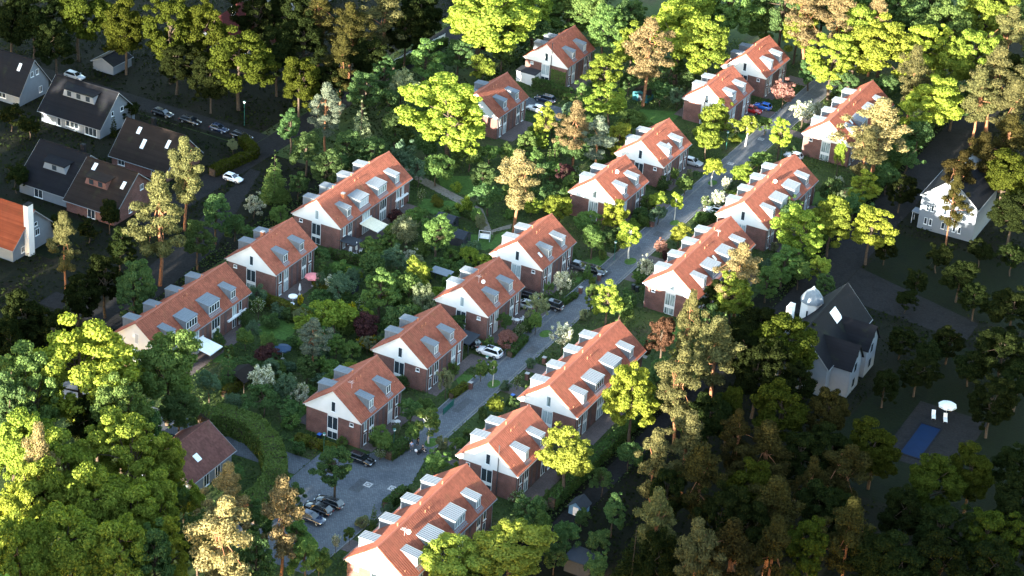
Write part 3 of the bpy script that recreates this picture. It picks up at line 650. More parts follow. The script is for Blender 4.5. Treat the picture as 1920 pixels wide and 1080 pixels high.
 ('O', 'dg', -4.91, -76.07, 9.5, 3.21, 'third oval deep green tree from left beside the near street', 4),
 ('R', 'yg', 4.47, -41.85, 4, 1.75, 'first round yellow-green tree from left beside the near street', 4),
 ('R', 'dg', 5.66, -38.83, 3, 1.06, 'seventh round deep green tree from left beside the near street', 4),
 ('R', 'g', 3.5, -85.34, 3.5, 0.87, 'second round green tree from left beside the near street', 4),
 ('C', 'dg', 4.68, -80.35, 5, 0.72, 'slim columnar deep green tree beside the near street', 4),
 ('F', 'fewwhite', 3.17, -31.96, 3, 0.81, 'second small white-dotted tree from left beside the near street', 4),
 ('F', 'fewwhite', -4.73, -63.11, 1.8, 1.18, 'first small white-dotted tree from left beside the near street', 4),
 ('U', 'g', -11.55, -63.64, 2.2, 1.01, 'first bushy green shrub from left beside the near street', 4),
 ('U', 'hedge_y', -16.59, -65.94, 2, 1.18, 'first bushy olive-yellow shrub from left beside the near street', 4),
 ('U', 'hedge_y', -13.65, -65.83, 2, 1.12, 'second bushy olive-yellow shrub from left beside the near street', 4),
 ('U', 'dg', -16.16, -68.91, 2.5, 1.17, 'first bushy deep green shrub from left beside the near street', 4),
 ('C', 'g', -4.79, 10.2, 3.5, 0.66, 'slim columnar green tree beside the near street', 4),
 ('U', 'g', -2.72, 8.38, 2.2, 1.02, 'sixth bushy green shrub from left beside the near street', 4),
 ('U', 'dg', -20.09, -15.38, 3, 1.92, 'eighteenth bushy deep green shrub from left in gardens left of the middle row', 7),
 ('R', 'dg', -14.5, -21.59, 4, 2.02, 'fourth round deep green tree from left beside the near street', 4),
 ('U', 'dg', -13.23, -42.59, 2.5, 1.82, 'third bushy deep green shrub from left beside the near street', 4),
 ('U', 'g', -8.21, -33.89, 2.5, 1.31, 'third bushy green shrub from left beside the near street', 4),
 ('U', 'dg', 6.14, 5.21, 3, 1.57, 'seventh bushy deep green shrub from left beside the near street', 4),
 ('U', 'g', 3.97, 14.34, 2.2, 1.38, 'eighth bushy green shrub from left beside the near street', 4),
 ('U', 'dg', 5.87, -23.44, 2, 0.84, 'sixth bushy deep green shrub from left beside the near street', 4),
 ('U', 'g', 5.95, -33.3, 2.5, 0.9, 'fifth bushy green shrub from left beside the near street', 4),
 ('U', 'dg', 2.94, -43.44, 2.5, 0.88, 'fourth bushy deep green shrub from left beside the near street', 4),
 ('B', 'lime', 26.51, -37.14, 16, 5.42, 'broad bright lime-green tree in the lower-right woods', 6),
 ('O', 'gold', 24.3, -56.46, 13, 5.1, 'oval golden-green tree in the lower-right woods', 6),
 ('B', 'gold', 21.05, -87.65, 9.5, 6.59, 'first broad golden-green tree from left in the lower-right woods', 6),
 ('B', 'gold', 28.23, -81.68, 11, 7.16, 'second broad golden-green tree from left in the lower-right woods', 6),
 ('R', 'dg', 24.87, -68.47, 7, 2.9, 'first round deep green tree from left in the lower-right woods', 6),
 ('R', 'g', 27.0, -69.83, 6, 2.09, 'first round green tree from left in the lower-right woods', 6),
 ('O', 'bronze', 20.66, -13.14, 14, 2.94, 'oval bronze-leaved tree in the lower-right woods', 6),
 ('P', 'pine', 26.48, -16.17, 19, 2.82, 'fifth tall olive pine from left in the lower-right woods', 6),
 ('P', 'tan', 25.33, 8.31, 17, 4.41, 'tall tan-crowned pine in the lower-right woods', 6),
 ('O', 'yg', 25.18, 6.13, 12, 4.11, 'oval yellow-green tree in the lower-right woods', 6),
 ('B', 'yg', 26.57, 35.99, 13, 5.17, 'broad yellow-green tree in the lower-right woods', 6),
 ('B', 'yg', 29.13, 44.49, 13, 4.79, 'broad yellow-green tree beside the dark right-hand lane', 2),
 ('O', 'g', 26.67, 27.35, 9, 3.54, 'second oval green tree from left in the lower-right woods', 6),
 ('O', 'g', 26.22, 20.79, 9, 2.83, 'first oval green tree from left in the lower-right woods', 6),
 ('R', 'g', 29.39, 28.76, 7, 2.62, 'second round green tree from left in the lower-right woods', 6),
 ('O', 'lime', 36.44, 45.83, 13, 4.56, 'second oval bright lime-green tree from left beside the dark right-hand lane', 2),
 ('R', 'gold', 32.52, 31.48, 7, 2.53, 'round golden-green tree in the lower-right woods', 6),
 ('R', 'dg', 34.85, 27.21, 5.5, 2.2, 'tenth round deep green tree from left in the lower-right woods', 6),
 ('P', 'tan', 24.65, 81.17, 18, 6.61, 'tall tan-crowned pine beside the dark right-hand lane', 2),
 ('P', 'pine', 24.75, 74.28, 14, 4.53, 'olive pine beside the dark right-hand lane', 2),
 ('O', 'lime', 27.4, 66.72, 9, 3.59, 'first oval bright lime-green tree from left beside the dark right-hand lane', 2),
 ('W', 'yg', 17.7, 79.35, 9, 1.66, 'loose yellow-green tree by the right-hand row', 5),
 ('R', 'dg', 27.71, 61.13, 6, 2.8, 'third round deep green tree from left beside the dark right-hand lane', 2),
 ('R', 'dg', 20.96, 67.15, 5.5, 2.63, 'second round deep green tree from left beside the dark right-hand lane', 2),
 ('R', 'dg', 29.15, 76.74, 7, 3.11, 'fourth round deep green tree from left beside the dark right-hand lane', 2),
 ('O', 'dg', 19.13, 47.15, 8, 2.55, 'oval deep green tree beside the dark right-hand lane', 2),
 ('R', 'dg', 19.13, 50.22, 7, 2.76, 'first round deep green tree from left beside the dark right-hand lane', 2),
 ('O', 'dg', 27.48, -14.98, 9, 3.09, 'third oval deep green tree from left in the lower-right woods', 6),
 ('R', 'dg', 29.23, -52.61, 5, 2.01, 'seventh round deep green tree from left in the lower-right woods', 6),
 ('R', 'dg', 31.55, -69.6, 6, 2.4, 'third round deep green tree from left in the lower-right woods', 6),
 ('R', 'dg', 36.34, -68.54, 6, 2.24, 'sixth round deep green tree from left in the lower-right woods', 6),
 ('O', 'dg', 35.35, -61.65, 8, 2.32, 'first oval deep green tree from left in the lower-right woods', 6),
 ('R', 'dg', 32.41, -74.95, 5, 2.05, 'second round deep green tree from left in the lower-right woods', 6),
 ('R', 'dg', 38.52, -74.1, 5.5, 2.04, 'fifth round deep green tree from left in the lower-right woods', 6),
 ('R', 'dg', 29.57, -43.83, 5.5, 2.05, 'eighth round deep green tree from left in the lower-right woods', 6),
 ('U', 'dg', 23.33, -58.97, 3, 1.16, 'first bushy deep green shrub from left in the lower-right woods', 6),
 ('R', 'dg', 30.68, -62.73, 4, 1.47, 'fourth round deep green tree from left in the lower-right woods', 6),
 ('O', 'dg', 25.19, -23.1, 11, 2.96, 'second oval deep green tree from left in the lower-right woods', 6),
 ('R', 'dg', 23.2, 1.57, 7, 2.85, 'ninth round deep green tree from left in the lower-right woods', 6),
 ('R', 'dg', 28.84, 88.79, 7, 3.63, 'fifth round deep green tree from left beside the dark right-hand lane', 2),
 ('R', 'dg', 27.49, 98.99, 8, 3.96, 'round deep green tree in the upper-right woods', 10),
 ('B', 'lime', -68.18, 82.2, 20, 12.35, 'broad bright lime-green tree by the upper-left villas', 1),
 ('B', 'yg', -63.82, 99.04, 18, 6.91, 'broad yellow-green tree by the upper-left villas', 1),
 ('B', 'g', -59.78, 108.88, 11, 6.48, 'first broad green tree from left in upper gardens left of the middle row', 9),
 ('O', 'g', -46.34, 99.6, 15, 5.49, 'tall oval green tree in upper gardens left of the middle row', 9),
 ('B', 'lime', -29.02, 101.76, 19, 9.55, 'second broad bright lime-green tree from left in upper gardens left of the middle row', 9),
 ('B', 'yg', -22.69, 103.45, 18, 7.09, 'broad yellow-green tree in upper gardens left of the middle row', 9),
 ('O', 'yg', -38.34, 97.54, 14, 4.63, 'third oval yellow-green tree from left in upper gardens left of the middle row', 9),
 ('P', 'tan', -29.83, 86.84, 20, 5.56, 'tall tan-crowned pine in upper gardens left of the middle row', 9),
 ('B', 'yg', -32.89, 117.29, 20, 7.73, 'first broad yellow-green tree from left along the top edge', 0),
 ('B', 'g', -27.2, 123.71, 20, 7.09, 'first broad green tree from left along the top edge', 0),
 ('B', 'g', -20.98, 133.73, 12, 6.49, 'second broad green tree from left along the top edge', 0),
 ('B', 'g', -56.64, 108.66, 18, 7.01, 'second broad green tree from left in upper gardens left of the middle row', 9),
 ('O', 'dg', -61.07, 94.37, 12, 4.94, 'twelfth oval deep green tree from left by the upper-left villas', 1),
 ('R', 'dg', -26.84, 89.11, 6, 3.24, 'seventh round deep green tree from left in upper gardens left of the middle row', 9),
 ('R', 'dg', -34.97, 90.11, 6, 2.69, 'sixth round deep green tree from left in upper gardens left of the middle row', 9),
 ('R', 'dg', -30.52, 102.58, 6, 3.33, 'eighth round deep green tree from left in upper gardens left of the middle row', 9),
 ('O', 'dg', -68.97, 74.78, 10, 3.73, 'tenth oval deep green tree from left by the upper-left villas', 1),
 ('O', 'dg', -65.08, 91.65, 14, 5.47, 'eleventh oval deep green tree from left by the upper-left villas', 1),
 ('R', 'copper', -71.08, 86.99, 8, 3.0, 'round purple-leaved tree by the upper-left villas', 1),
 ('R', 'dg', -25.08, 99.3, 5, 3.03, 'ninth round deep green tree from left in upper gardens left of the middle row', 9),
 ('B', 'dg', -47.29, 114.88, 13, 4.81, 'first broad deep green tree from left along the top edge', 0),
 ('P', 'tan', -8.92, 127.24, 20, 6.49, 'first tall tan-crowned pine from left along the top edge', 0),
 ('P', 'tan', -2.8, 129.19, 20, 5.08, 'second tall tan-crowned pine from left along the top edge', 0),
 ('P', 'tan', 4.65, 132.95, 20, 3.96, 'third tall tan-crowned pine from left along the top edge', 0),
 ('B', 'lime', 1.93, 115.04, 15, 6.33, 'first broad bright lime-green tree from left along the top edge', 0),
 ('B', 'yg', -11.81, 128.78, 16, 5.12, 'second broad yellow-green tree from left along the top edge', 0),
 ('B', 'lime', 9.62, 124.43, 19, 8.64, 'second broad bright lime-green tree from left along the top edge', 0),
 ('B', 'yg', 1.34, 131.55, 19, 7.08, 'third broad yellow-green tree from left along the top edge', 0),
 ('B', 'lime', 17.05, 129.93, 18, 6.45, 'third broad bright lime-green tree from left along the top edge', 0),
 ('B', 'lime', 26.76, 106.54, 16, 7.35, 'broad bright lime-green tree in the upper-right woods', 10),
 ('P', 'pine', 21.44, 110.38, 19, 4.58, 'first tall olive pine from left in the upper-right woods', 10),
 ('B', 'g', 19.14, 141.46, 20, 7.86, 'fifth broad green tree from left along the top edge', 0),
 ('B', 'yg', 23.23, 154.76, 21, 8.03, 'sixth broad yellow-green tree from left along the top edge', 0),
 ('B', 'yg', 27.36, 134.0, 18, 6.46, 'fifth broad yellow-green tree from left along the top edge', 0),
 ('P', 'pine', 32.87, 140.87, 21, 5.09, 'second tall olive pine from left along the top edge', 0),
 ('P', 'pine', 37.0, 118.41, 20, 6.5, 'first tall olive pine from left along the top edge', 0),
 ('P', 'pine', 44.02, 108.55, 18, 5.3, 'third tall olive pine from left in the upper-right woods', 10),
 ('B', 'g', 5.63, 147.28, 21, 7.99, 'fourth broad green tree from left along the top edge', 0),
 ('B', 'g', -2.59, 145.03, 21, 7.27, 'third broad green tree from left along the top edge', 0),
 ('B', 'dg', 10.82, 151.07, 20, 7.3, 'fifth broad deep green tree from left along the top edge', 0),
 ('B', 'dg', -10.6, 140.67, 20, 6.52, 'third broad deep green tree from left along the top edge', 0),
 ('B', 'dg', 26.99, 163.8, 21, 7.4, 'sixth broad deep green tree from left along the top edge', 0),
 ('B', 'yg', 25.27, 128.27, 15, 5.57, 'fourth broad yellow-green tree from left along the top edge', 0),
 ('B', 'dg', 29.87, 115.32, 12, 5.16, 'broad deep green tree in the upper-right woods', 10),
 ('B', 'dg', -16.71, 131.62, 19, 6.44, 'second broad deep green tree from left along the top edge', 0),
 ('P', 'pine', 35.83, 111.05, 17, 4.55, 'second tall olive pine from left in the upper-right woods', 10),
 ('O', 'dg', 14.09, 115.82, 11, 4.12, 'second oval deep green tree from left by the right-hand row', 5),
 ('O', 'dg', 7.59, 110.79, 9, 3.55, 'first oval deep green tree from left by the right-hand row', 5),
 ('O', 'dg', -3.51, 116.77, 9, 3.33, 'oval deep green tree along the top edge', 0),
 ('B', 'dg', 8.16, 144.54, 18, 6.51, 'fourth broad deep green tree from left along the top edge', 0),
 ('P', 'pine_shaded', 45.49, 69.41, 17, 4.52, 'second tall dark brown-olive pine from left beside the dark right-hand lane', 2),
 ('B', 'yg_shaded', 51.64, 79.0, 16, 6.27, 'broad dull olive tree beside the dark right-hand lane', 2),
 ('P', 'pine_shaded', 46.79, 62.28, 15, 2.76, 'first tall dark brown-olive pine from left beside the dark right-hand lane', 2),
 ('P', 'pine_shaded', 48.02, 92.31, 17, 5.13, 'fourth tall dark brown-olive pine from left beside the dark right-hand lane', 2),
 ('B', 'g_shaded', 57.35, 67.47, 14, 4.7, 'fourth broad very dark green tree from left beside the dark right-hand lane', 2),
 ('P', 'pine_shaded', 46.28, 80.31, 17, 4.51, 'third tall dark brown-olive pine from left beside the dark right-hand lane', 2),
 ('B', 'g_shaded', 34.11, 70.6, 8, 3.61, 'first broad very dark green tree from left beside the dark right-hand lane', 2),
 ('B', 'g_shaded', 38.92, 129.89, 18, 5.54, 'broad very dark green tree along the top edge', 0),
 ('R', 'g_shaded', 39.33, 47.64, 5, 2.5, 'first round very dark green tree from left beside the dark right-hand lane', 2),
 ('R', 'g_shaded', 48.87, 50.38, 6, 3.12, 'third round very dark green tree from left beside the dark right-hand lane', 2),
 ('R', 'g_shaded', 54.98, 57.35, 6, 2.94, 'fourth round very dark green tree from left beside the dark right-hand lane', 2),
 ('R', 'g_shaded', 61.06, 57.62, 7, 3.14, 'fifth round very dark green tree from left beside the dark right-hand lane', 2),
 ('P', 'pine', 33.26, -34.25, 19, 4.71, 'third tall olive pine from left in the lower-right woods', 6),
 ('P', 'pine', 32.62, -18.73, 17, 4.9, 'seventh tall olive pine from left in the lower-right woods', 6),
 ('B', 'yg_shaded', 40.22, -6.98, 15, 6.93, 'third broad dull olive tree from left in the lower-right woods', 6),
 ('B', 'g_shaded', 32.53, -2.11, 12, 4.87, 'eighth broad very dark green tree from left in the lower-right woods', 6),
 ('B', 'g_shaded', 39.89, -17.75, 15, 4.89, 'ninth broad very dark green tree from left in the lower-right woods', 6),
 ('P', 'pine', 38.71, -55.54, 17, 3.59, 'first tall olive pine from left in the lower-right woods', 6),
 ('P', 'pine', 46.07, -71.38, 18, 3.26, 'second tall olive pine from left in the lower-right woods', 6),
 ('S', 'g_shaded', 44.49, -74.24, 14, 3.26, 'conical very dark green conifer in the lower-right woods', 6),
 ('O', 'yg_shaded', 40.04, -29.56, 15, 2.72, 'tall oval dull olive tree in the lower-right woods', 6),
 ('B', 'yg_shaded', 47.69, -26.4, 15, 5.9, 'second broad dull olive tree from left in the lower-right woods', 6),
 ('B', 'pine_shaded', 54.3, -22.71, 14, 4.1, 'broad dark brown-olive tree in the lower-right woods', 6),
 ('P', 'pine_shaded', 46.09, -41.59, 16, 3.28, 'third tall dark brown-olive pine from left in the lower-right woods', 6),
 ('B', 'yg_shaded', 63.89, -26.84, 13, 4.93, 'fifth broad dull olive tree from left in the lower-right woods', 6),
 ('P', 'pine_shaded', 51.4, -42.53, 16, 4.88, 'fourth tall dark brown-olive pine from left in the lower-right woods', 6),
 ('B', 'g_shaded', 55.26, -37.05, 14, 4.62, 'tenth broad very dark green tree from left in the lower-right woods', 6),
 ('P', 'pine_shaded', 46.53, -57.02, 18, 4.61, 'first tall dark brown-olive pine from left in the lower-right woods', 6),
 ('B', 'yg_shaded', 51.73, -51.08, 15, 5.11, 'first broad dull olive tree from left in the lower-right woods', 6),
 ('B', 'yg_shaded', 74.37, -31.16, 13, 5.27, 'sixth broad dull olive tree from left in the lower-right woods', 6),
 ('B', 'yg_shaded', 79.18, -24.9, 13, 4.67, 'seventh broad dull olive tree from left in the lower-right woods', 6),
 ('P', 'pine_shaded', 60.39, -46.17, 15, 2.77, 'seventh tall dark brown-olive pine from left in the lower-right woods', 6),
 ('B', 'yg_shaded', 86.83, -41.65, 14, 5.5, 'eighth broad dull olive tree from left in the lower-right woods', 6),
 ('B', 'g_shaded', 74.38, -41.5, 13, 4.49, 'seventeenth broad very dark green tree from left in the lower-right woods', 6),
 ('P', 'pine_shaded', 64.01, -39.9, 15, 4.97, 'eighth tall dark brown-olive pine from left in the lower-right woods', 6),
 ('B', 'yg_shaded', 66.44, -61.17, 16, 3.88, 'fourth broad dull olive tree from left in the lower-right woods', 6),
 ('P', 'pine_shaded', 70.28, -56.5, 17, 4.11, 'ninth tall dark brown-olive pine from left in the lower-right woods', 6),
 ('B', 'g_shaded', 74.8, -57.01, 15, 5.13, 'fourteenth broad very dark green tree from left in the lower-right woods', 6),
 ('P', 'pine_shaded', 63.3, -68.55, 18, 4.0, 'fifth tall dark brown-olive pine from left in the lower-right woods', 6),
 ('P', 'pine_shaded', 58.88, -74.12, 19, 4.55, 'second tall dark brown-olive pine from left in the lower-right woods', 6),
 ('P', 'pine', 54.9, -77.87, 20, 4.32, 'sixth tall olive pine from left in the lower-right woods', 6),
 ('B', 'g_shaded', 80.3, -44.36, 14, 5.28, 'nineteenth broad very dark green tree from left in the lower-right woods', 6),
 ('B', 'g_shaded', 83.15, -53.04, 15, 5.66, 'twentieth broad very dark green tree from left in the lower-right woods', 6),
 ('B', 'g_shaded', 87.05, -28.76, 13, 5.25, '25th broad very dark green tree from left in the lower-right woods', 6),
 ('P', 'pine_shaded', 58.87, -57.62, 17, 4.97, 'sixth tall dark brown-olive pine from left in the lower-right woods', 6),
 ('B', 'g_shaded', 78.99, -57.34, 15, 5.11, 'sixteenth broad very dark green tree from left in the lower-right woods', 6),
 ('B', 'g_shaded', 52.65, -62.35, 16, 4.64, 'fourth broad very dark green tree from left in the lower-right woods', 6),
 ('B', 'g_shaded', 90.67, -48.66, 14, 5.17, '23rd broad very dark green tree from left in the lower-right woods', 6),
 ('B', 'g_shaded', 38.99, -35.08, 14, 4.7, 'third broad very dark green tree from left in the lower-right woods', 6),
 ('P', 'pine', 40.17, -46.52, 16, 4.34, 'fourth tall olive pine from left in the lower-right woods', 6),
 ('B', 'g_shaded', 58.65, -31.86, 13, 4.44, 'thirteenth broad very dark green tree from left in the lower-right woods', 6),
 ('B', 'g_shaded', 42.21, -58.15, 14, 3.57, 'second broad very dark green tree from left in the lower-right woods', 6),
 ('B', 'g_shaded', 49.62, -76.21, 16, 3.88, 'first broad very dark green tree from left in the lower-right woods', 6),
 ('B', 'g_shaded', 56.76, -62.04, 16, 4.53, 'sixth broad very dark green tree from left in the lower-right woods', 6),
 ('B', 'g_shaded', 64.4, -49.37, 15, 4.86, 'twelfth broad very dark green tree from left in the lower-right woods', 6),
 ('B', 'g_shaded', 90.73, -38.07, 13, 4.68, '28th broad very dark green tree from left in the lower-right woods', 6),
 ('B', 'g_shaded', 83.51, -16.58, 11, 4.07, '26th broad very dark green tree from left in the lower-right woods', 6),
 ('B', 'g_shaded', 22.59, 7.2, 10, 3.61, 'fifth broad very dark green tree from left in the lower-right woods', 6),
 ('B', 'g_shaded', 34.64, -9.4, 12, 4.3, 'seventh broad very dark green tree from left in the lower-right woods', 6),
 ('R', 'g_shaded', 53.97, 15.2, 6, 3.25, 'first round very dark green tree from left in the lower-right woods', 6),
 ('R', 'g_shaded', 59.16, 14.35, 6, 3.48, 'third round very dark green tree from left in the lower-right woods', 6),
 ('R', 'g_shaded', 67.21, 13.35, 6, 3.7, 'fourth round very dark green tree from left in the lower-right woods', 6),
 ('B', 'g_shaded', 71.46, 16.1, 12, 5.42, '24th broad very dark green tree from left in the lower-right woods', 6),
 ('B', 'g_shaded', 60.54, 36.39, 8, 3.3, 'third broad very dark green tree from left beside the dark right-hand lane', 2),
 ('B', 'g_shaded', 68.2, 33.2, 11, 5.13, '27th broad very dark green tree from left in the lower-right woods', 6),
 ('B', 'g_shaded', 57.07, -1.92, 8, 3.36, 'fifteenth broad very dark green tree from left in the lower-right woods', 6),
 ('B', 'g_shaded', 75.13, -1.15, 11, 4.73, '22nd broad very dark green tree from left in the lower-right woods', 6),
 ('B', 'g_shaded', 45.89, -13.08, 11, 4.0, 'eleventh broad very dark green tree from left in the lower-right woods', 6),
 ('B', 'g_shaded', 76.61, 9.2, 10, 4.35, '29th broad very dark green tree from left in the lower-right woods', 6),
 ('R', 'g_shaded', 49.17, 31.84, 5, 2.4, 'second round very dark green tree from left in the lower-right woods', 6),
 ('R', 'g_shaded', 49.04, 37.76, 6, 2.63, 'second round very dark green tree from left beside the dark right-hand lane', 2),
 ('B', 'g_shaded', 55.72, 41.53, 9, 4.02, 'second broad very dark green tree from left beside the dark right-hand lane', 2),
 ('B', 'g_shaded', 60.45, 4.62, 8, 3.64, 'eighteenth broad very dark green tree from left in the lower-right woods', 6),
 ('B', 'g_shaded', 61.5, 18.44, 8, 3.75, '21st broad very dark green tree from left in the lower-right woods', 6),
 ('F', 'pale', -38.01, 8.47, 3.1, 1.4, 'fifth small pale grey-green tree from left in gardens left of the middle row', 7),
 ('U', 'g', -31.55, -55.12, 1.6, 1.97, 'first bushy green shrub from left in gardens left of the middle row', 7),
 ('F', 'white', -40.19, -21.22, 3.1, 1.84, 'third small white-flowering tree from left in gardens left of the middle row', 7),
 ('R', 'g', -40.85, 1.5, 4.3, 2.34, 'seventh round green tree from left in gardens left of the middle row', 7),
 ('R', 'bg', -21.69, -33.39, 3.5, 1.95, 'fourth round blue-green tree from left in gardens left of the middle row', 7),
 ('W', 'g', -21.9, -50.65, 4.5, 2.0, 'third loose green tree from left in gardens left of the middle row', 7),
 ('U', 'bg', -33.6, 3.65, 1.5, 1.65, 'ninth bushy blue-green shrub from left in gardens left of the middle row', 7),
 ('W', 'g', -31.99, -42.28, 5.4, 1.86, 'second loose green tree from left in gardens left of the middle row', 7),
 ('R', 'bg', -32.05, -52.92, 4.6, 2.06, 'second round blue-green tree from left in gardens left of the middle row', 7),
 ('U', 'g', -24.31, -52.99, 1.9, 1.54, 'fourth bushy green shrub from left in gardens left of the middle row', 7),
 ('F', 'fewwhite', -38.35, 3.94, 2.6, 1.5, 'fifth small white-dotted tree from left in gardens left of the middle row', 7),
 ('U', 'dg', -29.07, 4.09, 1.6, 2.39, 'sixteenth bushy deep green shrub from left in gardens left of the middle row', 7),
 ('F', 'pale', -36.3, -7.25, 3.0, 1.3, 'fourth small pale grey-green tree from left in gardens left of the middle row', 7),
 ('W', 'pale', -31.83, -6.57, 4.2, 2.04, 'second loose pale grey-green tree from left in gardens left of the middle row', 7),
 ('R', 'yg', -35.77, -36.74, 3.6, 2.52, 'first round yellow-green tree from left in gardens left of the middle row', 7),
 ('R', 'yg', -27.39, -31.03, 5.1, 1.95, 'fourth round yellow-green tree from left in gardens left of the middle row', 7),
 ('U', 'g', -39.01, -29.82, 1.6, 2.53, 'fifth bushy green shrub from left in gardens left of the middle row', 7),
 ('U', 'g', -24.81, -4.06, 1.9, 1.63, 'twentieth bushy green shrub from left in gardens left of the middle row', 7),
 ('F', 'pale', -38.7, -56.79, 3.4, 1.11, 'first small pale grey-green tree from left in gardens left of the middle row', 7),
 ('W', 'bg', -37.95, -18.75, 4.8, 2.2, 'fourth loose blue-green tree from left in gardens left of the middle row', 7),
 ('R', 'yg', -21.61, -15.56, 4.2, 2.71, 'seventh round yellow-green tree from left in gardens left of the middle row', 7),
 ('R', 'g', -29.82, 27.44, 4.7, 2.07, 'thirteenth round green tree from left in gardens left of the middle row', 7),
 ('U', 'bg', -31.64, -48.05, 1.6, 1.5, 'third bushy blue-green shrub from left in gardens left of the middle row', 7),
 ('U', 'dg', -37.98, -51.07, 1.4, 2.41, 'fourth bushy deep green shrub from left in gardens left of the middle row', 7),
 ('U', 'dg', -21.93, -53.56, 1.8, 1.53, 'tenth bushy deep green shrub from left in gardens left of the middle row', 7),
 ('U', 'pale', -23.46, 4.08, 1.6, 1.71, 'fifth bushy pale grey-green shrub from left in gardens left of the middle row', 7),
 ('U', 'g', -42.8, 13.23, 1.7, 2.14, 'thirteenth bushy green shrub from left in gardens left of the middle row', 7),
 ('R', 'g', -30.66, -14.38, 3.9, 2.24, 'eighth round green tree from left in gardens left of the middle row', 7),
 ('R', 'g', -37.92, -10.83, 3.5, 2.09, 'fifth round green tree from left in gardens left of the middle row', 7),
 ('U', 'g', -34.78, 7.77, 2.0, 1.67, 'fifteenth bushy green shrub from left in gardens left of the middle row', 7),
 ('R', 'yg', -25.17, 1.69, 3.9, 2.09, 'eighth round yellow-green tree from left in gardens left of the middle row', 7),
 ('U', 'pale', -35.83, -29.29, 2.2, 2.41, 'first bushy pale grey-green shrub from left in gardens left of the middle row', 7),
 ('R', 'yg', -28.62, -8.78, 3.2, 1.95, 'sixth round yellow-green tree from left in gardens left of the middle row', 7),
 ('U', 'g', -20.83, -42.62, 2.4, 1.66, 'eleventh bushy green shrub from left in gardens left of the middle row', 7),
 ('U', 'pale', -22.24, -4.71, 2.3, 1.51, 'third bushy pale grey-green shrub from left in gardens left of the middle row', 7),
 ('W', 'g', -36.3, 6.09, 4.9, 2.04, 'fifth loose green tree from left in gardens left of the middle row', 7),
 ('U', 'bg', -42.93, -33.97, 2.2, 1.83, 'second bushy blue-green shrub from left in gardens left of the middle row', 7),
 ('R', 'yg', -25.37, 26.86, 3.2, 2.61, 'tenth round yellow-green tree from left in gardens left of the middle row', 7),
 ('F', 'white', -20.36, 15.13, 3.5, 1.18, 'sixth small white-flowering tree from left in gardens left of the middle row', 7),
 ('R', 'yg', -29.41, -20.6, 5.1, 2.31, 'fifth round yellow-green tree from left in gardens left of the middle row', 7),
 ('R', 'yg', -20.75, -46.87, 4.2, 2.03, 'third round yellow-green tree from left in gardens left of the middle row', 7),
 ('U', 'g', -27.28, -2.53, 2.2, 1.88, 'sixteenth bushy green shrub from left in gardens left of the middle row', 7),
 ('F', 'white', -21.57, -6.83, 2.6, 1.52, 'fifth small white-flowering tree from left in gardens left of the middle row', 7),
 ('F', 'pale', -38.72, -34.55, 3.3, 1.29, 'second small pale grey-green tree from left in gardens left of the middle row', 7),
 ('F', 'white', -33.84, -4.31, 3.1, 1.67, 'fourth small white-flowering tree from left in gardens left of the middle row', 7),
 ('U', 'g', -20.88, -57.53, 2.2, 2.37, 'sixth bushy green shrub from left in gardens left of the middle row', 7),
 ('U', 'yg', -39.81, -14.58, 1.8, 1.92, 'first bushy yellow-green shrub from left in gardens left of the middle row', 7),
 ('R', 'yg', -21.2, 1.22, 3.7, 2.4, 'ninth round yellow-green tree from left in gardens left of the middle row', 7),
 ('F', 'fewwhite', -29.62, -40.66, 3.2, 1.54, 'third small white-dotted tree from left in gardens left of the middle row', 7),
 ('U', 'pale', -22.08, -11.39, 2.2, 1.5, 'second bushy pale grey-green shrub from left in gardens left of the middle row', 7),
 ('U', 'g', -28.29, 23.15, 2.0, 1.29, '21st bushy green shrub from left in gardens left of the middle row', 7),
 ('F', 'pale', -23.4, -36.47, 3.9, 1.73, 'third small pale grey-green tree from left in gardens left of the middle row', 7),
 ('W', 'g', -20.8, -25.0, 5.5, 2.0, 'fourth loose green tree from left in gardens left of the middle row', 7),
 ('U', 'bg', -24.06, -48.53, 2.0, 2.45, 'sixth bushy blue-green shrub from left in gardens left of the middle row', 7),
 ('U', 'g', -32.75, -12.76, 2.5, 1.68, 'twelfth bushy green shrub from left in gardens left of the middle row', 7),
 ('W', 'bg', -42.28, -43.67, 4.3, 1.67, 'second loose blue-green tree from left in gardens left of the middle row', 7),
 ('R', 'g', -26.5, -41.61, 5.1, 2.09, 'second round green tree from left in gardens left of the middle row', 7),
 ('U', 'pale', -35.22, 24.78, 2.2, 1.51, 'fourth bushy pale grey-green shrub from left in gardens left of the middle row', 7),
 ('W', 'g', -38.76, 61.04, 4.0, 2.14, 'third loose green tree from left in upper gardens left of the middle row', 9),
 ('W', 'bg', -41.17, 84.91, 3.9, 1.72, 'first loose blue-green tree from left in upper gardens left of the middle row', 9),
 ('R', 'g', -22.73, 38.94, 4.9, 2.08, 'eighth round green tree from left in upper gardens left of the middle row', 9),
 ('W', 'bg', -24.63, 60.42, 5.2, 1.72, 'second loose blue-green tree from left in upper gardens left of the middle row', 9),
 ('W', 'g', -40.73, 44.71, 4.4, 2.01, 'first loose green tree from left in upper gardens left of the middle row', 9),
 ('R', 'g', -32.89, 53.6, 5.2, 1.95, 'seventh round green tree from left in upper gardens left of the middle row', 9),
 ('R', 'g', -31.75, 30.15, 4.0, 2.06, 'third round green tree from left in upper gardens left of the middle row', 9),
 ('F', 'white', -20.93, 70.51, 3.1, 1.63, 'small white-flowering tree in upper gardens left of the middle row', 9),
 ('R', 'yg', -36.81, 51.87, 4.8, 2.2, 'first round yellow-green tree from left in upper gardens left of the middle row', 9),
 ('U', 'g', -26.79, 56.93, 1.7, 1.59, 'fourth bushy green shrub from left in upper gardens left of the middle row', 9),
 ('U', 'yg', -28.75, 63.8, 2.3, 1.5, 'second bushy yellow-green shrub from left in upper gardens left of the middle row', 9),
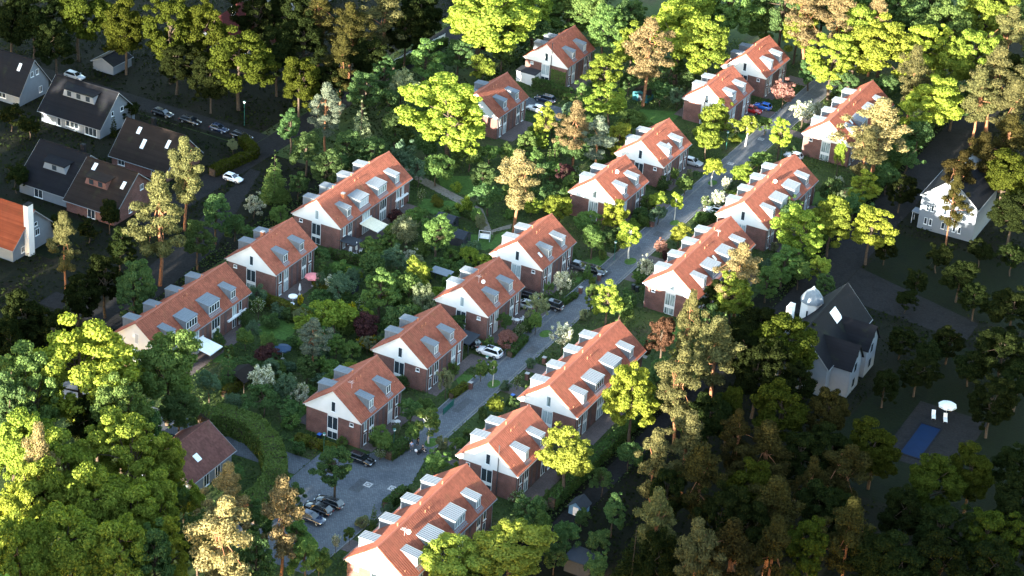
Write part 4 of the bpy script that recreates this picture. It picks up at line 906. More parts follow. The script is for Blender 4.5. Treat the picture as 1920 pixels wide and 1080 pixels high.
 ('U', 'g', -41.37, 59.22, 2.1, 2.04, 'second bushy green shrub from left in upper gardens left of the middle row', 9),
 ('U', 'yg', -27.84, 65.93, 2.5, 1.98, 'third bushy yellow-green shrub from left in upper gardens left of the middle row', 9),
 ('R', 'bg', -23.29, 89.73, 5.0, 2.04, 'second round blue-green tree from left in upper gardens left of the middle row', 9),
 ('F', 'pale', -23.06, 92.21, 3.0, 1.32, 'first small pale grey-green tree from left in upper gardens left of the middle row', 9),
 ('F', 'pale', -21.89, 94.37, 3.7, 1.47, 'second small pale grey-green tree from left in upper gardens left of the middle row', 9),
 ('U', 'g', -41.08, 73.03, 1.9, 1.2, 'third bushy green shrub from left in upper gardens left of the middle row', 9),
 ('F', 'fewwhite', -25.13, 45.47, 3.4, 1.65, 'second small white-dotted tree from left in upper gardens left of the middle row', 9),
 ('U', 'dg', -20.68, 68.06, 1.6, 1.21, 'bushy deep green shrub in upper gardens left of the middle row', 9),
 ('U', 'g', -25.9, 63.88, 2.2, 1.72, 'sixth bushy green shrub from left in upper gardens left of the middle row', 9),
 ('U', 'g', -24.44, 55.32, 2.4, 1.55, 'fifth bushy green shrub from left in upper gardens left of the middle row', 9),
 ('R', 'g', -42.72, 41.11, 4.7, 2.55, 'second round green tree from left in upper gardens left of the middle row', 9),
 ('R', 'g', -28.66, 61.68, 3.4, 2.39, 'tenth round green tree from left in upper gardens left of the middle row', 9),
 ('F', 'fewwhite', -34.22, 34.13, 3.7, 1.39, 'first small white-dotted tree from left in upper gardens left of the middle row', 9),
 ('F', 'g', -22.01, 73.89, 3.5, 1.61, 'small green tree in upper gardens left of the middle row', 9),
 ('R', 'g', -37.2, 42.14, 4.7, 1.88, 'fourth round green tree from left in upper gardens left of the middle row', 9),
 ('R', 'g', -34.74, 45.59, 3.9, 2.28, 'sixth round green tree from left in upper gardens left of the middle row', 9),
 ('U', 'g', -29.29, 33.13, 2.3, 1.87, 'first bushy green shrub from left in upper gardens left of the middle row', 9),
 ('U', 'bg', -38.19, 88.58, 1.9, 1.24, 'bushy blue-green shrub in upper gardens left of the middle row', 9),
 ('W', 'g', -29.42, 42.44, 4.4, 2.16, 'second loose green tree from left in upper gardens left of the middle row', 9),
 ('R', 'yg', -22.38, 30.17, 3.7, 2.64, 'second round yellow-green tree from left in upper gardens left of the middle row', 9),
 ('W', 'g', -33.11, 65.99, 4.8, 2.02, 'fifth loose green tree from left in upper gardens left of the middle row', 9),
 ('W', 'g', -21.86, 34.13, 4.4, 1.64, 'fourth loose green tree from left in upper gardens left of the middle row', 9),
 ('U', 'yg', -35.67, 65.37, 1.6, 1.56, 'first bushy yellow-green shrub from left in upper gardens left of the middle row', 9),
 ('U', 'dg', 20.76, -25.98, 2.5, 1.55, 'second bushy deep green shrub from left in the lower-right woods', 6),
 ('F', 'pale', 19.91, 93.88, 3.0, 1.65, 'third small pale grey-green tree from left beside the dark right-hand lane', 2),
 ('F', 'g', 23.72, -12.74, 3.2, 1.56, 'first small green tree from left in the lower-right woods', 6),
 ('U', 'g', 20.34, -77.79, 1.7, 1.76, 'first bushy green shrub from left in the lower-right woods', 6),
 ('U', 'g', 22.92, -48.58, 1.8, 1.1, 'third bushy green shrub from left in the lower-right woods', 6),
 ('F', 'pale', 21.96, 51.05, 3.3, 1.32, 'first small pale grey-green tree from left beside the dark right-hand lane', 2),
 ('F', 'pale', 23.11, 69.39, 3.0, 1.52, 'second small pale grey-green tree from left beside the dark right-hand lane', 2),
 ('U', 'dg', 21.27, 30.41, 2.2, 1.98, 'third bushy deep green shrub from left in the lower-right woods', 6),
 ('U', 'bg', 21.86, 33.22, 1.8, 1.97, 'fourth bushy blue-green shrub from left in the lower-right woods', 6),
 ('U', 'g', 21.66, -51.21, 2.6, 1.19, 'second bushy green shrub from left in the lower-right woods', 6),
 ('U', 'bg', 20.93, -47.57, 2.5, 1.29, 'first bushy blue-green shrub from left in the lower-right woods', 6),
 ('F', 'white', 19.98, 74.0, 2.6, 1.31, 'small white-flowering tree beside the dark right-hand lane', 2),
 ('U', 'bg', 22.11, -16.42, 2.2, 1.34, 'third bushy blue-green shrub from left in the lower-right woods', 6),
 ('U', 'g', 21.9, 18.5, 2.5, 1.79, 'fourth bushy green shrub from left in the lower-right woods', 6),
 ('U', 'bg', 19.9, -17.39, 2.5, 1.49, 'second bushy blue-green shrub from left in the lower-right woods', 6),
 ('F', 'fewwhite', 19.94, -62.35, 3.1, 1.39, 'small white-dotted tree in the lower-right woods', 6),
 ('U', 'g', 20.21, 70.63, 1.7, 1.35, 'bushy green shrub beside the dark right-hand lane', 2),
 ('U', 'bg', 23.29, 62.92, 1.4, 1.39, 'third bushy blue-green shrub from left beside the dark right-hand lane', 2),
 ('U', 'bg', 20.78, 44.85, 2.3, 1.47, 'first bushy blue-green shrub from left beside the dark right-hand lane', 2),
 ('U', 'yg', 21.83, -7.88, 2.1, 1.4, 'bushy yellow-green shrub in the lower-right woods', 6),
 ('U', 'bg', 20.5, 62.59, 2.1, 1.06, 'second bushy blue-green shrub from left beside the dark right-hand lane', 2),
 ('U', 'pale', 19.69, 40.76, 1.9, 1.1, 'bushy pale grey-green shrub beside the dark right-hand lane', 2),
 ('F', 'g', 20.01, 4.25, 3.7, 1.97, 'second small green tree from left in the lower-right woods', 6),
 ('U', 'pale', 23.23, -61.24, 2.0, 1.31, 'bushy pale grey-green shrub in the lower-right woods', 6),
 ('F', 'fewwhite', -5.42, 4.71, 4.0, 1.14, 'fourth small white-dotted tree from left beside the near street', 4),
 ('U', 'pale', -5.44, 89.38, 2.2, 1.26, 'fourth bushy pale grey-green shrub from left beside the far street', 3),
 ('F', 'g', -8.07, 55.28, 3.9, 1.23, 'small green tree beside the far street', 3),
 ('U', 'pale', -6.54, 59.29, 2.6, 1.16, 'second bushy pale grey-green shrub from left beside the far street', 3),
 ('U', 'g', -6.25, -45.82, 2.0, 1.69, 'second bushy green shrub from left beside the near street', 4),
 ('U', 'pale', -7.49, 31.24, 2.4, 0.91, 'first bushy pale grey-green shrub from left beside the far street', 3),
 ('U', 'yg', -6.14, 82.24, 1.6, 1.45, 'third bushy yellow-green shrub from left beside the far street', 3),
 ('U', 'yg', -6.42, 33.42, 1.6, 1.53, 'first bushy yellow-green shrub from left beside the far street', 3),
 ('F', 'g', -7.54, -0.03, 3.0, 1.12, 'small green tree beside the near street', 4),
 ('U', 'dg', -7.48, -59.92, 1.7, 1.02, 'second bushy deep green shrub from left beside the near street', 4),
 ('U', 'pale', -7.05, 86.98, 1.9, 1.44, 'third bushy pale grey-green shrub from left beside the far street', 3),
 ('U', 'g', -5.35, 35.56, 2.3, 1.24, 'first bushy green shrub from left beside the far street', 3),
 ('U', 'pale', -6.49, -54.95, 2.1, 0.77, 'second bushy pale grey-green shrub from left beside the near street', 4),
 ('U', 'g', -7.55, -22.43, 2.2, 0.97, 'fourth bushy green shrub from left beside the near street', 4),
 ('U', 'pale', 2.64, -80.27, 2.1, 1.22, 'first bushy pale grey-green shrub from left beside the near street', 4),
 ('U', 'pale', 1.7, -54.53, 2.3, 1.11, 'third bushy pale grey-green shrub from left beside the near street', 4),
 ('U', 'g', 7.56, 1.45, 2.2, 1.55, 'bushy green shrub by the right-hand row', 5),
 ('F', 'white', 2.08, 57.6, 4.0, 1.15, 'second small white-flowering tree from left beside the far street', 3),
 ('U', 'bg', 4.54, -76.19, 2.3, 1.07, 'first bushy blue-green shrub from left beside the near street', 4),
 ('U', 'pale', 1.77, -4.06, 2.0, 1.13, 'fourth bushy pale grey-green shrub from left beside the near street', 4),
 ('F', 'pale', 6.55, -85.91, 3.7, 0.97, 'first small pale grey-green tree from left beside the near street', 4),
 ('U', 'bg', 1.87, 60.05, 1.5, 1.13, 'bushy blue-green shrub beside the far street', 3),
 ('U', 'g', 2.15, 74.61, 2.6, 1.17, 'fourth bushy green shrub from left beside the far street', 3),
 ('F', 'white', 2.85, -88.14, 3.4, 0.86, 'first small white-flowering tree from left beside the near street', 4),
 ('U', 'bg', 1.72, -24.35, 1.9, 0.92, 'third bushy blue-green shrub from left beside the near street', 4),
 ('U', 'bg', 1.82, -33.6, 2.0, 1.16, 'second bushy blue-green shrub from left beside the near street', 4),
 ('U', 'dg', 7.43, -75.96, 2.0, 1.05, 'bushy deep green shrub by the right-hand row', 5),
 ('F', 'pale', 3.92, 81.97, 3.3, 1.25, 'small pale grey-green tree beside the far street', 3),
 ('U', 'yg', 4.59, 56.01, 2.0, 1.06, 'second bushy yellow-green shrub from left beside the far street', 3),
 ('F', 'fewwhite', 2.08, 47.83, 3.9, 1.01, 'small white-dotted tree beside the far street', 3),
 ('U', 'dg', 5.88, 83.62, 1.9, 0.99, 'fourth bushy deep green shrub from left beside the far street', 3),
 ('U', 'yg', 7.48, -59.02, 1.6, 1.01, 'bushy yellow-green shrub by the right-hand row', 5),]
SHEETS = [('forest_floor', 'woodfloor_shaded', [(24, -160), (260, -160), (260, 260), (24, 260)]), ('forest_floor', 'woodfloor_shaded', [(-260, -160), (-63, -160), (-63, 20), (-260, 20)]), ('forest_floor', 'woodfloor_shaded', [(-260, 20.2), (-88, 20.2), (-88, 260), (-260, 260)]), ('street', 'asphalt', [(-4.6, -58), (0.9, -58), (0.9, 150), (-4.6, 150)]), ('turning_area', 'asphalt', [(-13.5, -92), (-9, -95.5), (2.6, -95), (3.2, -74), (3.0, -66), (0.9, -57.9), (-4.6, -57.9), (-7.5, -63.5), (-13.5, -66.5)]), ('lane', 'asphalt', [(-60, -76.5), (-13.6, -74), (-13.6, -69.2), (-60, -71)]), ('road', 'asphalt_shaded', [(-86, -20), (-80.5, -20), (-80.5, 160), (-86, 160)]), ('road', 'asphalt_shaded', [(-180, 21.5), (-86.1, 21.5), (-86.1, 27), (-180, 27)]), ('lane', 'asphalt_shaded', [(-80, -54), (-62, -54), (-62, -49), (-80, -49)]), ('lane', 'asphalt_shaded', [(-70, -48.9), (-63.5, -48.9), (-66.5, -20), (-78, 12), (-80.4, 12), (-74, -20)]), ('road', 'asphalt_shaded', [(28.5, 20), (36, 20), (36, 150), (28.5, 150)]), ('track', 'asphalt_shaded', [(25.5, -110), (28.5, -110), (30.5, 19.9), (27.5, 19.9)]), ('court', 'asphalt_shaded', [(36.1, 31), (62, 28), (62, 36), (36.1, 44)]), ('path', 'path', [(-64.64, 32.76), (-64.2, 33.7), (-50.58, 29.05), (-39.41, 25.46), (-34.18, 23.56), (-27.28, 15.31), (-29.16, 14.51), (-34.78, 21.45), (-39.12, 22.82), (-50.22, 26.35)]), ('path', 'path', [(-28.94, 14.13), (-28.35, 17.25), (-26.49, 21.31), (-25.81, 19.61)]), ('path', 'path', [(-7.02, 21.26), (-2.96, 22.57), (-3.06, 18.87)]), ('path', 'path', [(12.91, -8.97), (16.81, -9.15), (16.97, -10.14), (13.4, -9.97)]), ('forecourt', 'paving', [(-9.030000000000001, -61.99), (-6.930000000000001, -61.99), (-6.930000000000001, -49.59), (-9.030000000000001, -49.59)]), ('driveway', 'paving', [(-9.030000000000001, -50.290000000000006), (-4.65, -50.290000000000006), (-4.65, -46.49), (-9.030000000000001, -46.49)]), ('terrace', 'paving', [(-21.73, -60.99), (-19.23, -60.99), (-19.23, -50.59), (-21.73, -50.59)]), ('forecourt', 'paving', [(-9.01, -41.39), (-6.909999999999999, -41.39), (-6.909999999999999, -28.990000000000002), (-9.01, -28.990000000000002)]), ('driveway', 'paving', [(-9.01, -29.69), (-4.65, -29.69), (-4.65, -25.89), (-9.01, -25.89)]), ('terrace', 'paving', [(-21.71, -40.39), (-19.21, -40.39), (-19.21, -29.990000000000002), (-21.71, -29.990000000000002)]), ('forecourt', 'paving', [(-9.09, -20.39), (-6.989999999999999, -20.39), (-6.989999999999999, -7.99), (-9.09, -7.99)]), ('driveway', 'paving', [(-9.09, -8.69), (-4.65, -8.69), (-4.65, -4.890000000000001), (-9.09, -4.890000000000001)]), ('terrace', 'paving', [(-21.79, -19.39), (-19.29, -19.39), (-19.29, -8.99), (-21.79, -8.99)]), ('forecourt', 'paving', [(-9.26, 0.21000000000000002), (-7.159999999999999, 0.21000000000000002), (-7.159999999999999, 12.610000000000001), (-9.26, 12.610000000000001)]), ('driveway', 'paving', [(-9.26, 11.910000000000002), (-4.65, 11.910000000000002), (-4.65, 15.71), (-9.26, 15.71)]), ('terrace', 'paving', [(-21.96, 1.21), (-19.46, 1.21), (-19.46, 11.610000000000001), (-21.96, 11.610000000000001)]), ('forecourt', 'paving', [(-9.200000000000001, 31.48), (-7.1000000000000005, 31.48), (-7.1000000000000005, 43.88), (-9.200000000000001, 43.88)]), ('driveway', 'paving', [(-9.200000000000001, 43.18), (-4.65, 43.18), (-4.65, 46.980000000000004), (-9.200000000000001, 46.980000000000004)]), ('terrace', 'paving', [(-21.9, 32.480000000000004), (-19.4, 32.480000000000004), (-19.4, 42.88), (-21.9, 42.88)]), ('forecourt', 'paving', [(-9.5, 52.57), (-7.3999999999999995, 52.57), (-7.3999999999999995, 64.97), (-9.5, 64.97)]), ('driveway', 'paving', [(-9.5, 64.27), (-4.65, 64.27), (-4.65, 68.07), (-9.5, 68.07)]), ('terrace', 'paving', [(-22.2, 53.57), (-19.7, 53.57), (-19.7, 63.97), (-22.2, 63.97)]), ('forecourt', 'paving', [(-9.9, 86.1), (-7.8, 86.1), (-7.8, 98.5), (-9.9, 98.5)]), ('driveway', 'paving', [(-9.9, 97.8), (-4.65, 97.8), (-4.65, 101.6), (-9.9, 101.6)]), ('terrace', 'paving', [(-22.6, 87.1), (-20.1, 87.1), (-20.1, 97.5), (-22.6, 97.5)]), ('forecourt', 'paving', [(-10.09, 107.05), (-7.989999999999999, 107.05), (-7.989999999999999, 119.45), (-10.09, 119.45)]), ('driveway', 'paving', [(-10.09, 118.75), (-4.65, 118.75), (-4.65, 122.55), (-10.09, 122.55)]), ('terrace', 'paving', [(-22.79, 108.05), (-20.29, 108.05), (-20.29, 118.45), (-22.79, 118.45)]), ('terrace', 'paving', [(-47.17, -61.699999999999996), (-43.97, -61.699999999999996), (-43.97, -38.18), (-47.17, -38.18)]), ('terrace', 'paving', [(-47.129999999999995, -28.25), (-43.92999999999999, -28.25), (-43.92999999999999, -17.249999999999996), (-47.129999999999995, -17.249999999999996)]), ('terrace', 'paving', [(-47.42, -6.49), (-44.22, -6.49), (-44.22, 17.03), (-47.42, 17.03)]), ('terrace', 'paving', [(-47.39, 53.96), (-44.19, 53.96), (-44.19, 64.96), (-47.39, 64.96)]), ('terrace', 'paving', [(-47.79, 86.10000000000001), (-44.59, 86.10000000000001), (-44.59, 97.10000000000001), (-47.79, 97.10000000000001)]), ('forecourt', 'paving', [(0.95, -86.924), (8.64, -86.924), (8.64, -83.81360000000001), (0.95, -83.81360000000001)]), ('forecourt', 'paving', [(0.95, -78.62960000000001), (8.64, -78.62960000000001), (8.64, -75.5192), (0.95, -75.5192)]), ('terrace', 'paving', [(18.84, -93.2), (21.740000000000002, -93.2), (21.740000000000002, -70.28), (18.84, -70.28)]), ('forecourt', 'paving', [(0.95, -57.95), (8.57, -57.95), (8.57, -56.342), (0.95, -56.342)]), ('forecourt', 'paving', [(0.95, -53.662), (8.57, -53.662), (8.57, -52.054), (0.95, -52.054)]), ('terrace', 'paving', [(18.77, -60.47), (21.67, -60.47), (21.67, -50.07), (18.77, -50.07)]), ('forecourt', 'paving', [(0.95, -33.834), (8.5, -33.834), (8.5, -30.723599999999998), (0.95, -30.723599999999998)]), ('forecourt', 'paving', [(0.95, -25.5396), (8.5, -25.5396), (8.5, -22.429199999999998), (0.95, -22.429199999999998)]), ('terrace', 'paving', [(18.7, -40.11), (21.6, -40.11), (21.6, -17.189999999999998), (18.7, -17.189999999999998)]), ('forecourt', 'paving', [(0.95, 13.745999999999999), (8.5, 13.745999999999999), (8.5, 16.8564), (0.95, 16.8564)]), ('forecourt', 'paving', [(0.95, 22.040399999999998), (8.5, 22.040399999999998), (8.5, 25.1508), (0.95, 25.1508)]), ('terrace', 'paving', [(18.7, 7.47), (21.6, 7.47), (21.6, 30.39), (18.7, 30.39)]), ('forecourt', 'paving', [(0.95, 46.79600000000001), (8.13, 46.79600000000001), (8.13, 49.906400000000005), (0.95, 49.906400000000005)]), ('forecourt', 'paving', [(0.95, 55.0904), (8.13, 55.0904), (8.13, 58.2008), (0.95, 58.2008)]), ('terrace', 'paving', [(18.33, 40.52), (21.23, 40.52), (21.23, 63.44), (18.33, 63.44)]), ('forecourt', 'paving', [(0.95, 91.946), (7.84, 91.946), (7.84, 95.0564), (0.95, 95.0564)]), ('forecourt', 'paving', [(0.95, 100.2404), (7.84, 100.2404), (7.84, 103.3508), (0.95, 103.3508)]), ('terrace', 'paving', [(18.04, 85.67), (20.939999999999998, 85.67), (20.939999999999998, 108.59), (18.04, 108.59)]), ('lawn', 'lawn', [(-45.56, -34.95), (-38.55, -34.63), (-37.03, -40.29), (-43.05, -41.14)]), ('lawn', 'lawn', [(-38.95, -31.48), (-35.38, -30.14), (-32.53, -37.17), (-36.28, -36.43)]), ('lawn', 'lawn', [(-47.3, -6.86), (-40.53, -8.45), (-40.22, -14.48), (-45.56, -13.28)]), ('lawn', 'lawn', [(-46.2, 20.56), (-37.65, 24.45), (-35.96, 17.26), (-44.36, 15.39)]), ('lawn', 'lawn', [(-31.01, 12.65), (-27.28, 15.31), (-24.97, 9.02), (-29.17, 7.33)]), ('lawn', 'lawn', [(-48.66, 31.03), (-40.0, 37.33), (-36.23, 28.33), (-44.22, 25.44)]), ('lawn', 'lawn', [(-1.03, 16.98), (-0.99, 20.33), (-6.45, 20.09), (-9.36, 13.64), (-2.51, 12.14)]), ('lawn', 'lawn', [(-5.24, 7.72), (-5.36, 10.13), (-6.98, 8.98), (-6.46, 6.86)]), ('lawn', 'lawn', [(-29.64, 85.1), (-21.52, 89.42), (-20.84, 79.77), (-27.91, 76.21)]), ('lawn', 'lawn', [(-25.06, -55.26), (-22.36, -55.41), (-21.48, -60.74), (-24.24, -59.67)]), ('lawn', 'lawn', [(-46.43, -49.01), (-43.47, -46.96), (-40.45, -51.34), (-43.38, -53.36)]), ('lawn', 'lawn', [(-14.37, -74.64), (-9.05, -73.74), (-8.99, -79.84), (-12.88, -79.85)]), ('lawn', 'lawn', [(-19.3, -64.07), (-11.15, -64.21), (-10.61, -66.64), (-19.84, -66.34)]), ('lawn', 'lawn', [(-8.25, -33.37), (-3.72, -31.31), (-3.15, -35.1), (-5.62, -36.18)]), ('lawn', 'lawn', [(10.3, -7.42), (14.22, -6.95), (16.61, -14.09), (11.19, -13.48)]), ('lawn', 'lawn', [(-26.87, 15.61), (-26.05, 18.35), (-23.74, 9.89), (-25.48, 9.96)]), ('lawn', 'lawn', [(-7.71, 87.81), (-3.9, 88.96), (-2.72, 83.27), (-6.03, 82.47)]), ('lawn', 'lawn', [(17.0, 69.74), (22.41, 76.64), (24.1, 63.22), (18.81, 62.28)]), ('lawn', 'lawn', [(15.71, 3.2), (17.27, 8.98), (19.67, -0.92), (17.32, -2.55)]), ('lawn', 'lawn_shaded', [(37, 36), (75, 38), (75, 62), (37, 62)]), ('lawn', 'lawn_shaded', [(52, -30), (95, -28), (95, 26), (56, 26)]), ('lawn', 'lawn_shaded', [(-118, -40), (-88, -40), (-88, -25), (-118, -25)]), ('terrace', 'asphalt_shaded', [(62, -16), (74, -16), (74, 4), (62, 4)]), ('car_court', 'asphalt', [(-52.98, 76.41), (-42.72, 75.38), (-40.74, 69.05), (-49.67, 70.21)]), ('gutter_strip', 'channel', [(-3.55, -56), (-3.2, -56), (-3.2, 145), (-3.55, 145)]), ('gutter_strip', 'channel', [(0.35, -56), (0.62, -56), (0.62, 145), (0.35, 145)]), ('street_patch', 'patch', [(-2.6, -44), (-1.2, -44), (-1.2, -39), (-2.6, -39)]), ('street_patch', 'patch', [(-1.6, -20), (0.1, -20), (0.1, -17.5), (-1.6, -17.5)]), ('street_patch', 'patch', [(-3.0, 8), (-1.9, 8), (-1.9, 15), (-3.0, 15)]), ('street_patch', 'patch', [(-2.2, 33), (-0.4, 33), (-0.4, 35), (-2.2, 35)]), ('street_patch', 'patch', [(-9.5, -84), (-6.0, -84), (-6.0, -81.5), (-9.5, -81.5)]), ('street_patch', 'patch', [(-4.5, -73), (-2.6, -73), (-2.6, -69), (-4.5, -69)]), ('street_patch', 'patch', [(-1.8, 58), (-0.6, 58), (-0.6, 66), (-1.8, 66)])]
for p_ in [[(0.04, 20.84), (-0.1, 21.63), (-0.48, 22.2), (-1.01, 22.41), (-1.53, 22.2), (-1.92, 21.63), (-2.06, 20.84), (-1.92, 20.05), (-1.54, 19.48), (-1.01, 19.27), (-0.48, 19.48), (-0.1, 20.05)], [(0.55, -54.13), (0.42, -53.38), (0.05, -52.83), (-0.45, -52.63), (-0.95, -52.83), (-1.32, -53.38), (-1.45, -54.13), (-1.32, -54.88), (-0.95, -55.43), (-0.45, -55.63), (0.05, -55.43), (0.42, -54.88)], [(0.11, -32.51), (-0.02, -31.76), (-0.39, -31.21), (-0.89, -31.01), (-1.39, -31.21), (-1.76, -31.76), (-1.89, -32.51), (-1.76, -33.26), (-1.39, -33.81), (-0.89, -34.01), (-0.39, -33.81), (-0.02, -33.26)], [(-0.53, -12.48), (-0.66, -11.73), (-1.03, -11.18), (-1.53, -10.98), (-2.03, -11.18), (-2.4, -11.73), (-2.53, -12.48), (-2.4, -13.23), (-2.03, -13.78), (-1.53, -13.98), (-1.03, -13.78), (-0.66, -13.23)], [(0.09, 40.26), (-0.03, 40.93), (-0.36, 41.43), (-0.81, 41.61), (-1.26, 41.43), (-1.59, 40.93), (-1.71, 40.26), (-1.59, 39.59), (-1.26, 39.09), (-0.81, 38.91), (-0.36, 39.09), (-0.03, 39.59)], [(-1.06, 61.07), (-1.18, 61.74), (-1.51, 62.24), (-1.96, 62.42), (-2.41, 62.24), (-2.74, 61.74), (-2.86, 61.07), (-2.74, 60.4), (-2.41, 59.9), (-1.96, 59.72), (-1.51, 59.9), (-1.18, 60.4)]]: SHEETS.append(('verge', 'lawn_island', p_))
KERBS = [('kerb', [(-4.7, -57), (-4.7, 140)]), ('kerb', [(1.0, -57), (1.0, 140)]), ('kerb', [(-13.6, -92), (-13.6, -77.5)]), ('kerb', [(3.3, -73), (2.7, -94)])]
HEDGES = [([(-48.74, -31.58), (-37.21, -32.79)], 1.3, 1.9, 'hedge_y', 'clipped olive hedge between the two nearest left-row gardens', 'garden hedges'), ([(-44.48, -20.68), (-39.02, -20.71)], 1.3, 1.7, 'hedge_y', 'short olive hedge right of the pink parasol', 'garden hedges'), ([(-47.96, -10.42), (-40.38, -9.61)], 1.2, 1.7, 'hedge', 'dark hedge below the white table and closed parasol', 'garden hedges'), ([(-31.99, -72.49), (-31.39, -70.15), (-28.19, -69.13), (-23.95, -69.68), (-19.47, -72.29), (-15.38, -76.48), (-12.91, -81.06), (-12.08, -85.19), (-12.43, -88.49)], 3.4, 3.8, 'g', 'tall green hedge curving around the red-brown roofed cottage', 'garden hedges'), ([(-84.64, 4.87), (-82.88, 17.25), (-88.38, 20.96)], 2.0, 1.7, 'yg_shaded', 'hedge on the corner plot by the dark villas', 'garden hedges'), ([(-82.95, 71.13), (-81.31, 91.29)], 1.2, 1.6, 'hedge', 'dark hedge behind the long white fence', 'garden hedges'), ([(-53.86, 81.77), (-43.97, 80.33)], 1.6, 2.2, 'hedge', 'tall hedge between the ivy gable and the dark blue SUV', 'garden hedges'), ([(-2.94, -23.25), (-3.42, -16.5)], 1.2, 1.2, 'hedge', 'low hedge along the street right of the white SUV', 'garden hedges'), ([(-3.93, -2.3), (-3.18, 2.79)], 0.9, 0.9, 'hedge', 'low hedge along the street behind the black SUV', 'garden hedges'), ([(-4.53, -40.79), (-4.15, -36.42)], 1.0, 1.1, 'hedge_y', 'low yellowish hedge beside the green fence', 'garden hedges'), ([(3.17, -74.46), (3.59, -68.79)], 1.3, 1.5, 'hedge', 'dark hedge along the turning area at the nearest right-row terrace', 'garden hedges'), ([(-3.69, -62.32), (-3.14, -57.47)], 1.6, 1.6, 'hedge', 'rounded hedge at the corner by the three people', 'garden hedges'), ([(-8.18, 36.93), (-3.99, 36.06)], 1.2, 1.2, 'hedge', 'dark hedge behind a street tree and gate post', 'garden hedges'), ([(22.6, -100), (23.6, -62)], 1.6, 2.0, 'hedge', 'dark hedge behind the nearest right-row terrace', 'garden hedges'), ([(24.2, -60), (25.0, -12)], 1.6, 2.2, 'hedge', 'long dark hedge behind the second and third right-row houses', 'garden hedges'), ([(25.6, 30), (26.4, 112)], 2.0, 2.6, 'hedge', 'long dark hedge along the left side of the dark lane', 'garden hedges'), ([(-35.39, -61.72), (-35.45, -56.27)], 1.3, 1.6, 'hedge_y', 'yellowish hedge beside the brown-roofed pavilion', 'garden hedges'), ([(-22.58, 76.83), (-15.13, 76.75)], 1.0, 1.1, 'hedge', 'dark hedge between two far middle-row houses', 'garden hedges'), ([(-38.48, 19.62), (-31.1, 18.0)], 1.0, 1.2, 'hedge', 'hedge below the winding garden path', 'garden hedges'), ([(-18.53, -66.02), (-11.58, -65.43)], 1.3, 1.3, 'hedge_y', 'olive hedge in front of the nearest middle-row house', 'garden hedges')]
IVY = [(-51.69, -47.89, 85.26, 0.1, 3.7, 'dense green ivy covering the right side of a brick gable')]
